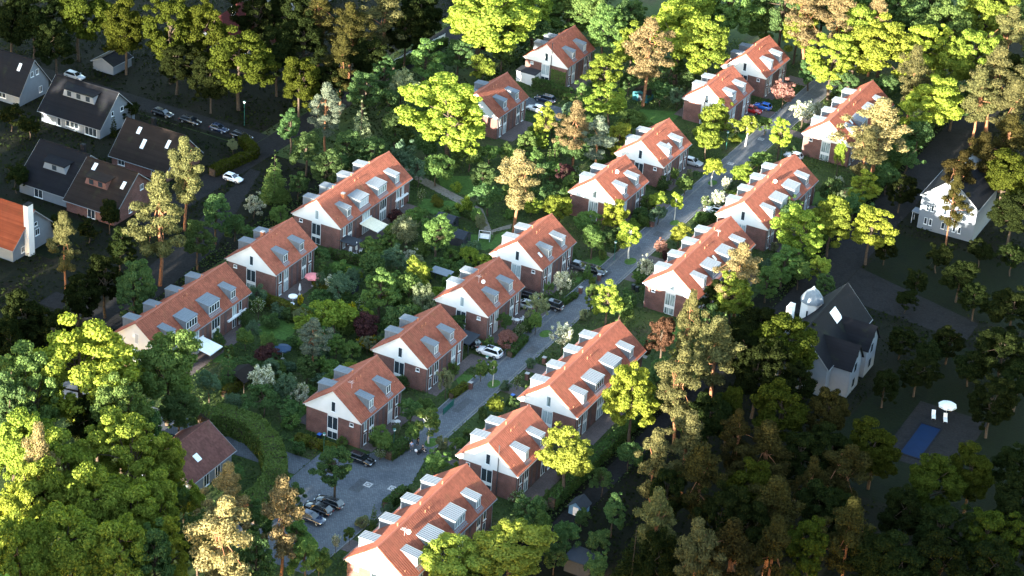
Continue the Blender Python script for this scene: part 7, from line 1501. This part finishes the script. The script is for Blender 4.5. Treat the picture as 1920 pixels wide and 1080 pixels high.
# turret, glass lantern, chimney stack and wings of the two big villas on the right
mansion = [o for o in C.objects if o.get('label', '').startswith('large slate-roofed mansion')][0]
def mpart(name, mb, mat, parent=mansion, at=(0, 0, 0)):
    o = mb.build(name, M[mat], parent); o.location = at; return o
m = MB(); m.lathe([(1.9, 0), (1.9, 9.4)], 8); tr = mpart('turret', m, 'white', at=(-3.9, 4.0, 0))
m = MB(); m.lathe([(2.15, 9.42), (2.0, 9.9), (1.1, 11.2), (.5, 11.7), (.05, 12.3)], 8); m.build('turret_roof', M['zinc_roof'], tr)
m = MB(); m.box(-.14, .14, -1.98, -1.90, 6.2, 8.2); m.build('pane', M['glass'], tr)
for yy in (-5.5, 2.5):                                            # cross gables towards +x
    m = MB(); m.prism([(yy - 2.6, 0), (yy + 2.6, 0), (yy + 2.6, 5.8), (yy, 9.0), (yy - 2.6, 5.8)], 3.0, 8.4, 'x'); w = mpart('wing', m, 'white_shaded')
    m = MB()
    for s in (-1, 1):
        k = len(m.v); top = [(1.5, yy, 9.15), (8.8, yy, 9.15), (8.8, yy + s * 3.0, 5.45), (1.5, yy + s * 3.0, 5.45)]
        m.v += top + [(p[0], p[1], p[2] - .15) for p in top]; m.f += [tuple(k + i for i in f) for f in ((0,1,2,3),(7,6,5,4),(0,3,7,4),(3,2,6,7),(2,1,5,6),(1,0,4,5))]
    m.build('wing_roof', M['slate'], w)
    for zz in (1.0, 4.0, 6.6):
        m = MB(); m.box(8.404, 8.45, yy - .5, yy + .5, zz, zz + (1.5 if zz < 6 else .9)); m.build('pane', M['glass'], w)
m = MB(); m.box(-5.2, -4.3, -5.4, -3.6, 2.0, 12.2); mpart('chimney', m, 'white')
villa_r = [o for o in C.objects if o.get('label', '').startswith('white three-storey villa')][0]
m = MB(); m.prism([(-1.7, 0), (1.7, 0), (1.7, 1.2), (0, 2.6), (-1.7, 1.2)], -2.2, 2.2, 'y'); mpart('roof_lantern', m, 'zinc_roof', villa_r, (-.2, 4.5, 10.2))
m = MB(); m.box(-7.4, -5.62, -5.5, -3.5, 2.4, 2.7).box(-7.3, -7.15, -5.4, -5.25, 0, 2.4).box(-7.3, -7.15, -3.75, -3.6, 0, 2.4); mpart('porch', m, 'white_shaded', villa_r)

# ------------------------------------------------------------------ parked cars
def make_car(kind, colour):
    root = empty('parked_car'); L, W, Hh = {'suv': (4.65, .94, 1.68), 'wagon': (4.7, .90, 1.47), 'hatch': (4.0, .88, 1.48), 'saloon': (4.6, .90, 1.43)}[kind]
    h = L / 2; gz = .24 if kind == 'suv' else .18; bz = {'suv': 1.02, 'wagon': .92, 'hatch': .93, 'saloon': .90}[kind]
    st = [(-h, .42, bz * .80, .78), (-h + .12, gz + .05, bz * .93, .90), (-h + .55, gz, bz, 1.0), (-.2, gz, bz, 1.0), (h * .45, gz, bz - .02, 1.0), (h - .55, gz, bz - .14, .97), (h - .12, gz + .06, bz * .72, .86), (h, .40, bz * .56, .72)]
    b = MB(); n = 10
    for (x, z0, z1, w) in st:
        ww = W * w; zm = z0 + (z1 - z0) * .55
        b.v += [(x, -ww * .90, z0), (x, -ww, z0 + .12), (x, -ww, zm), (x, -ww * .95, z1 - .05), (x, -ww * .86, z1), (x, ww * .86, z1), (x, ww * .95, z1 - .05), (x, ww, zm), (x, ww, z0 + .12), (x, ww * .90, z0)]
    for i in range(len(st) - 1):
        for j in range(n):
            k = (j + 1) % n; b.f.append((i*n + j, i*n + k, (i+1)*n + k, (i+1)*n + j))
    b.f.append(tuple(range(n))); b.f.append(tuple(range((len(st)-1)*n, len(st)*n))[::-1])
    b.build('body', PAINT[colour], root, True)
    back = {'suv': (-h + .12, -h + .50), 'wagon': (-h + .10, -h + .62), 'hatch': (-h + .10, -h + .55), 'saloon': (-h + .85, -h + 1.45)}[kind]
    front = (h - 1.25, h - 2.0)
    wb, wt = W * .86, W * .66
    cab = MB(); lo = [(back[0], -wb), (front[0], -wb), (front[0], wb), (back[0], wb)]; hi = [(back[1], -wt), (front[1], -wt), (front[1], wt), (back[1], wt)]
    zl = bz - .03
    cab.v += [(x, y, zl) for x, y in lo] + [(x, y, Hh - .07) for x, y in hi] + [(x * .93 - .03, y * .86, Hh) for x, y in hi]
    cab.f += [(0,1,5,4), (1,2,6,5), (2,3,7,6), (3,0,4,7), (4,5,9,8), (5,6,10,9), (6,7,11,10), (7,4,8,11), (8,9,10,11)]
    c = cab.build('cabin', PAINT[colour], root, False)
    V = [Vector(p) for p in cab.v]
    def glass(q, name, ins):
        a, bb, cc, d = [V[i] for i in q]; ct = (a + bb + cc + d) / 4; nn = (bb - a).cross(d - a).normalized()
        m = MB(); m.quad(*[tuple(ct + (p - ct) * ins + nn * .012) for p in (a, bb, cc, d)]); m.build(name, M['carglass'], c)
    glass((1,2,6,5), 'windscreen', .90); glass((3,0,4,7), 'rear_window', .84)
    glass((0,1,5,4), 'side_window', .86); glass((2,3,7,6), 'side_window', .86)
    if kind == 'suv':
        m = MB(); zt = Hh + .008; m.quad((-.75, -.42, zt), (.35, -.42, zt), (.35, .42, zt), (-.75, .42, zt)); m.build('sunroof', M['carglass'], root)
        m = MB(); [m.tube((back[1] * .9, s * .52, Hh + .02), (front[1] * .9, s * .52, Hh + .02), .025, n=5) for s in (-1, 1)]; m.build('roof_rail', M['rim'], root)
    for sx in (-1, 1):
        for sy in (-1, 1):
            r = .36 if kind == 'suv' else .32; x = sx * L * .30; y0, y1 = sorted((sy * (W - .20), sy * (W + .012)))
            w = MB(); w.tube((x, y0, r), (x, y1, r), r, n=16); w = w.build('wheel', M['tyre'], root)
            yo = sy * (W + .015); rm = MB(); rm.tube((x, yo - sy * .02, r), (x, yo + sy * .006, r), r * .62, n=12); rm.build('rim', M['rim'], w)
            hd = MB(); xx = sx * (h - .10)
            if sx > 0: hd.box(h - .30, h - .055, min(sy * .50, sy * .78), max(sy * .50, sy * .78), bz * .60, bz * .73); hd.build('headlight', M['headl'], root)
            else: hd.box(-h - .012, -h + .12, min(sy * .52, sy * .74), max(sy * .52, sy * .74), bz * .58, bz * .80); hd.build('tail_light', M['tail'], root)
            if sx > 0:
                mr = MB(); mr.box(front[0] - .35, front[0] - .18, min(sy * wb, sy * (W + .16)), max(sy * wb, sy * (W + .16)), bz + .02, bz + .18); mr.build('mirror', PAINT[colour], root)
    p = MB(); p.box(-h - .016, -h + .05, -.26, .26, bz * .40, bz * .40 + .12); p.build('number_plate', M['plastic'], root)
    return root
for (kind, colour, x, y, rz, label) in CARS:
    c = make_car(kind, colour); c.location = (x, y, .035); c.rotation_euler = (0, 0, math.radians(rz)); tag(c, label, 'car', 'parked cars')

# ------------------------------------------------------------------ street lamps, posts, covers, fences
def lamp(x, y, h, label):
    r = empty('street_lamp', (x, y, 0)); m = MB(); m.tube((0, 0, 0), (0, 0, .6), .09, .08, 8).tube((0, 0, .6), (0, 0, h), .055, .045, 8); m.build('pole', M['green_metal'], r)
    m = MB(); m.lathe([(.06, h), (.20, h + .06), (.24, h + .28), (.20, h + .34)], 10); m.build('lamp_globe', M['lamp_glass'], r)
    m = MB(); m.lathe([(.28, h + .345), (.24, h + .40), (.05, h + .50)], 10); m.build('lamp_cap', M['green_metal'], r); tag(r, label, 'street lamp', 'street lamps')
for a in LAMPS: lamp(*a)
for (x, y, w, h, label) in POSTS:
    r = empty('gate_post', (x, y, 0)); m = MB(); m.box(-w / 2, w / 2, -w / 2, w / 2, 0, h); m.build('pillar', M['brick'], r)
    m = MB(); m.box(-w / 2 - .05, w / 2 + .05, -w / 2 - .05, w / 2 + .05, h + .003, h + .09); m.build('cap', M['concrete'], r); tag(r, label, 'gate post', 'brick gate posts')
for (x, y, label) in MANHOLES:
    r = empty('manhole_cover', (x, y, .045)); m = MB(); m.prism([(-.62, -.62), (.62, -.62), (.62, .62), (-.62, .62)], -.02, .004, 'z'); m.build('surround', M['concrete'], r)
    m = MB(); m.lathe([(.40, -.01), (.40, .012)], 18); m.build('ring', M['iron'], r); m = MB(); m.lathe([(.27, .0), (.27, .02)], 16); m.build('lid', M['concrete'], r); tag(r, label, 'manhole cover', 'manhole covers')
def fence(a, b, h, mat, label, slat):
    a = Vector((*a, 0)); b = Vector((*b, 0)); d = b - a; L = d.length; d.normalize(); r = empty('fence', tuple(a), math.atan2(d.y, d.x))
    n = max(1, int(round(L / 2.4)))
    pm = MB(); pm.box(-.05, .05, -.05, .05, 0, h + .1); pmesh = pm.mesh('post'); pmesh.materials.append(M[mat])
    w = L / n; gm = MB(); gm.box(.06, w - .06, -.02, .02, h - .12, h - .04).box(.06, w - .06, -.02, .02, .18, .26); gmesh = gm.mesh('rail'); gmesh.materials.append(M[mat])
    sm = MB()
    k = max(2, int((w - .12) / slat))
    for i in range(k): x0 = .06 + (w - .12) * i / k; sm.box(x0 + .012, x0 + (w - .12) / k - .012, -.045, -.022, .08, h)
    smesh = sm.mesh('board_run'); smesh.materials.append(M[mat])
    for i in range(n + 1): link('post', pmesh, None, r).location = (i * w, 0, 0)
    for i in range(n):
        link('rail', gmesh, None, r).location = (i * w, 0, 0); link('pale_panel', smesh, None, r).location = (i * w, 0, 0)
    tag(r, label, 'fence')
for a in FENCES: fence(*a)

# ------------------------------------------------------------------ sheds, carports, small garden buildings
def shed(name, x, y, lx, ly, ez, rz_, axis, wallm, roofm, label, rot=0, flat=False, open_=False):
    r = empty(name, (x, y, 0), math.radians(rot)); a, b = lx / 2, ly / 2
    if open_:
        for sx in (-1, 1):
            for sy in (-1, 1): m = MB(); m.box(sx * (a - .1) - .06, sx * (a - .1) + .06, sy * (b - .1) - .06, sy * (b - .1) + .06, 0, ez); m.build('post', M[wallm], r)
    else:
        m = MB(); hw = b if axis == 'x' else a
        if flat: m.box(-a, a, -b, b, 0, ez)
        else: m.prism([(-hw, 0), (hw, 0), (hw, ez), (0, rz_ - .06), (-hw, ez)], *((-a, a, 'x') if axis == 'x' else (-b, b, 'y')))
        m.build('wall', M[wallm], r)
        m = MB(); m.box(-.45, .45, -b - .04, -b - .003, .03, min(1.9, ez - .1)); m.build('door', M['frame'] if wallm in ('bluepaint', 'white') else M['darkwood'], r)
        m = MB(); m.box(a + .003, a + .04, -.4, .4, 1.0, min(1.7, ez - .1)); m.build('window', M['glass'], r)
    if flat or open_ and rz_ <= ez:
        m = MB(); m.prism([(-a - .2, ez + .01), (a + .2, ez + .01 - .12), (a + .2, ez - .02), (-a - .2, ez + .12)][::1], -b - .2, b + .2, 'y'); m = MB()
        m.v += [(-a-.2,-b-.2,ez+.02),(a+.2,-b-.2,ez+.02),(a+.2,b+.2,ez+.14),(-a-.2,b+.2,ez+.14)]; m.v += [(p[0],p[1],p[2]+.1) for p in m.v]; m.f += [(3,2,1,0),(4,5,6,7),(0,1,5,4),(1,2,6,5),(2,3,7,6),(3,0,4,7)]
        m.build('roof', M[roofm], r)
    else:
        hw = (b if axis == 'x' else a); ln = (a if axis == 'x' else b) + .25; sl = (rz_ - ez) / hw
        for s in (-1, 1):
            m = MB(); pr = [(0, rz_), (s * (hw + .25), ez - sl * .25), (s * (hw + .25), ez - sl * .25 - .09), (0, rz_ - .09)]
            m.prism(pr, -ln, ln, 'x' if axis == 'x' else 'y'); m.build('roof_slope', M[roofm], r)
    tag(r, label, 'shed' if name != 'carport' else 'carport')
for a, k in SHEDS: shed(*a, **k)

# ------------------------------------------------------------------ garden furniture
def parasol(x, y, h, rad, mat, label, open_=True, n=8):
    r = empty('parasol', (x, y, 0)); m = MB(); m.tube((0, 0, 0), (0, 0, h), .03, n=6); m.build('pole', M['frame'], r)
    m = MB(); m.lathe([(.32, 0), (.30, .06), (.06, .10)], 10); m.build('base', M['concrete'], r)
    m = MB()
    if open_:
        for i in range(n):
            a0, a1 = 2 * PI * i / n, 2 * PI * (i + 1) / n; am = (a0 + a1) / 2; e0 = (rad * math.cos(a0), rad * math.sin(a0), h - rad * .30); e1 = (rad * math.cos(a1), rad * math.sin(a1), h - rad * .30); mm = (rad * .90 * math.cos(am), rad * .90 * math.sin(am), h - rad * .25)
            m.quad((0, 0, h + .02), e0, mm); m.quad((0, 0, h + .02), mm, e1); d0 = (e0[0], e0[1], e0[2] - .15); d1 = (e1[0], e1[1], e1[2] - .15); m.quad(e0, d0, d1, e1)
    else: m.lathe([(.10, .75), (.24, .95), (.20, 1.5), (.10, h - .15), (.02, h + .08)], 10)
    m.build('canopy', M[mat], r); tag(r, label, 'parasol')
def table(x, y, rad, mat, label):
    r = empty('garden_table', (x, y, 0)); m = MB(); m.lathe([(rad, .70), (rad + .02, .72), (rad, .75)], 16); m.build('table_top', M[mat], r)
    for i in range(4): a = PI / 4 + i * PI / 2; m = MB(); m.tube((rad * .7 * math.cos(a), rad * .7 * math.sin(a), 0), (rad * .5 * math.cos(a), rad * .5 * math.sin(a), .70), .03, n=5); m.build('leg', M[mat], r)
    tag(r, label, 'table')
def chair(x, y, rz, mat, label):
    r = empty('garden_chair', (x, y, 0), math.radians(rz)); m = MB(); m.box(-.26, .26, -.26, .26, .42, .47); m.build('seat', M[mat], r)
    m = MB(); m.prism([(-.26, .475), (-.21, .475), (-.30, 1.02), (-.34, 1.02)], -.25, .25, 'x'); m.v = [(p[0], p[1], p[2]) for p in m.v]; m.build('backrest', M[mat], r)
    for sx in (-1, 1):
        for sy in (-1, 1): m = MB(); m.tube((sx * .24, sy * .24, 0), (sx * .22, sy * .22, .42), .022, n=5); m.build('leg', M[mat], r)
        m = MB(); m.box(sx * .27 - .03, sx * .27 + .03, -.25, .22, .64, .67); m.build('armrest', M[mat], r)
    tag(r, label, 'chair')
def lounger(x, y, rz, label):
    r = empty('sun_lounger', (x, y, 0), math.radians(rz)); m = MB(); m.box(-.33, .33, -1.0, .35, .30, .38); m.build('seat', M['canvas'], r)
    m = MB(); m.prism([(.36, .30), (.36, .38), (1.0, .85), (1.02, .78)], -.33, .33, 'x'); m.build('backrest', M['canvas'], r)
    for sx in (-1, 1):
        for yy in (-.85, .3): m = MB(); m.tube((sx * .29, yy, 0), (sx * .29, yy, .30), .025, n=5); m.build('leg', M['frame'], r)
    tag(r, label, 'sun lounger', 'sun loungers by the pool')
def wheelie_bin(x, y, mat, label):
    r = empty('waste_bin', (x, y, 0)); m = MB(); k = 0
    m.v += [(-.22, -.25, .05), (.22, -.25, .05), (.22, .25, .05), (-.22, .25, .05), (-.29, -.35, 1.0), (.29, -.35, 1.0), (.29, .35, 1.0), (-.29, .35, 1.0)]; m.f += [(3,2,1,0),(4,5,6,7),(0,1,5,4),(1,2,6,5),(2,3,7,6),(3,0,4,7)]; m.build('body', M['black_plastic'], r)
    m = MB(); m.prism([(-.37, 1.003), (.37, 1.003), (.34, 1.07), (-.2, 1.11), (-.37, 1.07)], -.31, .31, 'x'); m.build('lid', M[mat], r)
    for s in (-1, 1): m = MB(); m.tube((s * .24, .24, .1), (s * .30, .24, .1), .1, n=10); m.build('wheel', M['tyre'], r)
    tag(r, label, 'waste bin')
for f, a in FURNITURE: {'parasol': parasol, 'table': table, 'chair': chair, 'lounger': lounger, 'bin': wheelie_bin}[f](*a)
# swing seat with a canopy frame on the lawn
def swing(x, y, rz, label):
    r = empty('swing_seat', (x, y, 0), math.radians(rz)); m = MB()
    for sx in (-1, 1):
        m.tube((sx * 1.05, -.6, 0), (sx * 1.05, 0, 1.9), .04, n=6).tube((sx * 1.05, .6, 0), (sx * 1.05, 0, 1.9), .04, n=6)
    m.tube((-1.05, 0, 1.9), (1.05, 0, 1.9), .04, n=6); m.build('frame', M['plastic'], r)
    m = MB(); m.box(-.9, .9, -.35, .25, .45, .55); m.build('seat', M['canvas'], r); m = MB(); m.prism([(.26, .5), (.34, .5), (.5, 1.1), (.42, 1.1)], -.9, .9, 'x'); m.build('backrest', M['canvas'], r)
    for sx in (-1, 1): m = MB(); m.tube((sx * .88, 0, .55), (sx * .95, 0, 1.88), .012, n=4); m.build('chain', M['steel'], r)
    tag(r, label, 'swing seat')
for a in SWINGS: swing(*a)
for (x0, x1, y0, y1, label) in POOLS:
    r = empty('swimming_pool', ((x0 + x1) / 2, (y0 + y1) / 2, 0)); a, b = (x1 - x0) / 2, (y1 - y0) / 2
    m = MB(); m.box(-a - .35, -a, -b - .35, b + .35, 0, .10).box(a, a + .35, -b - .35, b + .35, 0, .10).box(-a, a, -b - .35, -b, 0, .10).box(-a, a, b, b + .35, 0, .10); m.build('rim', M['slate'], r)
    m = MB(); m.quad((-a, -b, .045), (a, -b, .045), (a, b, .045), (-a, b, .045)); m.build('water', M['water'], r); tag(r, label, 'pool')

# ------------------------------------------------------------------ people and a motor scooter
def skinned(name, verts, edges, radii, mat, parent, sub=1):
    me = bpy.data.meshes.new(name); me.from_pydata(verts, edges, []); me.update(); o = bpy.data.objects.new(name, me); C.objects.link(o)
    me.materials.append(M[mat]); o.parent = parent
    md = o.modifiers.new('skin', 'SKIN'); md.use_smooth_shade = True
    if not me.skin_vertices:
        bpy.context.view_layer.objects.active = o
    lay = me.skin_vertices[0].data
    for i, r in enumerate(radii): lay[i].radius = (r, r); lay[i].use_root = (i == 0)
    s = o.modifiers.new('sub', 'SUBSURF'); s.levels = sub; s.render_levels = sub
    return o
def person(x, y, z, rz, label, top, low, arms, legs, bend=0.0, lift=0.0):
    """arms: two (elbow, wrist) pairs, legs: two (knee, ankle, toe) triples, all relative to the pelvis at 0.95 m"""
    r = empty('person', (x, y, z), math.radians(rz)); hz = .95 + lift
    V = [(0, 0, hz), (bend * .3, 0, hz + .25), (bend * .7, 0, hz + .47), (bend, 0, hz + .57), (bend * 1.08, 0, hz + .68), (bend * 1.12 + .015, 0, hz + .80)]
    Rr = [.135, .125, .145, .06, .075, .10]; E = [(0, 1), (1, 2), (2, 3), (3, 4), (4, 5)]; tops = ([V[0], V[1], V[2]], [(0, 1), (1, 2)], [.155, .15, .168]); lows = ([V[0]], [], [.158])
    for s, (el, wr) in zip((-1, 1), arms):
        sh = (bend * .72, s * .19, hz + .47); el = (el[0], s * el[1], hz + el[2]); wr = (wr[0], s * wr[1], hz + wr[2]); i = len(V)
        V += [sh, el, wr]; Rr += [.062, .045, .032]; E += [(2, i), (i, i + 1), (i + 1, i + 2)]
        d = (Vector(wr) - Vector(el)).normalized(); pm = Vector(wr) + d * .07; V.append(tuple(pm)); Rr.append(.03); E.append((i + 2, i + 3)); sd = d.orthogonal().normalized()
        for q, (off, ln) in enumerate(((-.028, .07), (-.01, .085), (.01, .08), (.028, .065))): V.append(tuple(pm + d * ln + sd * off)); Rr.append(.010); E.append((i + 3, i + 4 + q))
        V.append(tuple(Vector(wr) + d * .05 + sd * .055)); Rr.append(.011); E.append((i + 2, len(V) - 1))
        k = len(tops[0]); tops[0].extend([sh, el]); tops[2].extend([.080, .062]); tops[1].extend([(2, k), (k, k + 1)])
    for s, (kn, an, toe) in zip((-1, 1), legs):
        hp = (0, s * .10, hz - .06); kn = (kn[0], s * kn[1], hz + kn[2]); an = (an[0], s * an[1], hz + an[2]); toe = (toe[0], s * toe[1], hz + toe[2]); i = len(V)
        V += [hp, kn, an, toe]; Rr += [.095, .065, .045, .04]; E += [(0, i), (i, i + 1), (i + 1, i + 2), (i + 2, i + 3)]
        k = len(lows[0]); lows[0].extend([hp, kn, an]); lows[2].extend([.112, .080, .062]); lows[1].extend([(0, k), (k, k + 1), (k + 1, k + 2)])
    b = skinned('body', V, E, Rr, 'skin', r)
    skinned('shirt', *tops[:2], tops[2], top, r); skinned('trousers', *lows[:2], lows[2], low, r)
    hd = V[5]; m = MB(); m.lathe([(.02, -.02), (.105, .0), (.118, .06), (.085, .12), (.02, .145)], 10, (hd[0] - .022, hd[1], hd[2] + .005)); m.build('hair', M['hair'], r, True)
    f = MB(); f.box(hd[0] + .098, hd[0] + .122, -.014, .014, hd[2] - .035, hd[2] + .01); f.build('nose', M['skin'], r)
    for s in (-1, 1): e = MB(); e.box(hd[0] + .090, hd[0] + .103, s * .04 - .013, s * .04 + .013, hd[2] + .010, hd[2] + .024); e.build('eye', M['black_plastic'], r); e = MB(); e.box(hd[0] - .02, hd[0] + .02, min(s * .10, s * .118), max(s * .10, s * .118), hd[2] - .03, hd[2] + .03); e.build('ear', M['skin'], r)
    e = MB(); e.box(hd[0] + .088, hd[0] + .101, -.025, .025, hd[2] - .065, hd[2] - .055); e.build('mouth', M['red_paint'], r)
    tag(r, label, 'person'); return r
STAND = [((.05, .13, -.47), (0.0, .11, -.90), (.15, .13, -.93)), ((-.02, .12, -.47), (-.10, .11, -.89), (.05, .13, -.93))]
WALK = [((.22, .11, -.45), (.20, .10, -.88), (.35, .11, -.91)), ((-.06, .11, -.46), (-.34, .10, -.82), (-.22, .11, -.92))]
SIT = [((.42, .16, -.04), (.40, .16, -.44), (.56, .16, -.47)), ((.42, .16, -.04), (.40, .16, -.44), (.56, .16, -.47))]
for (kind, x, y, rz, label) in PEOPLE:
    if kind == 'walk': person(x, y, .035, rz, label, 'shirt_blue', 'trouser', [((-.06, .27, .20), (.12, .29, -.02)), ((.08, .27, .20), (.24, .26, .02))], WALK)
    elif kind == 'stand': person(x, y, .035, rz, label, 'cloth_dark', 'cloth_dark', [((.0, .26, .20), (.08, .26, -.04)), ((.0, .26, .20), (.10, .25, -.03))], STAND)
    else: person(x, y, .035, rz, label, 'cloth_dark', 'cloth_dark', [((.20, .30, .22), (.46, .30, .16)), ((.20, .30, .22), (.46, .30, .16))], SIT, .12, -.12)
for (x, y, rz, label) in SCOOTERS:
    r = empty('motor_scooter', (x, y, .035), math.radians(rz))
    for xx in (-.62, .68):
        w = MB(); w.tube((xx, -.06, .25), (xx, .06, .25), .25, n=16); w = w.build('wheel', M['tyre'], r); q = MB(); q.tube((xx, -.07, .25), (xx, .07, .25), .13, n=12); q.build('rim', M['rim'], w)
    m = MB(); m.prism([(-.95, .55), (-.80, .30), (-.35, .28), (-.20, .28), (.38, .26), (.45, .34), (-.12, .36), (-.18, .70), (-.85, .72)], -.17, .17, 'y'); m.build('body', M['black_plastic'], r)
    m = MB(); m.prism([(-.88, .725), (-.10, .725), (-.12, .80), (-.45, .78), (-.85, .84)], -.15, .15, 'y'); m.build('seat', M['cloth_dark'], r)
    m = MB(); m.prism([(.40, .30), (.50, .30), (.36, .98), (.28, .98)], -.20, .20, 'y'); m.build('leg_shield', M['plastic'], r)
    m = MB(); m.tube((.68, 0, .25), (.34, 0, 1.0), .035, n=6).tube((.34, -.33, 1.06), (.34, .33, 1.06), .02, n=6); m.build('handlebar', M['steel'], r)
    m = MB(); m.box(-1.0, -.955, -.10, .10, .56, .68); m.build('tail_light', M['red_paint'], r); m = MB(); m.lathe([(.02, 0), (.09, .02), (.10, .08), (.02, .10)], 10, (.42, 0, .90)); m.build('headlight', M['headl'], r)
    m = MB(); m.box(-1.28, -.98, -.19, .19, .76, 1.06); m.build('top_case', M['plastic'], r)
    tag(r, label, 'motor scooter')
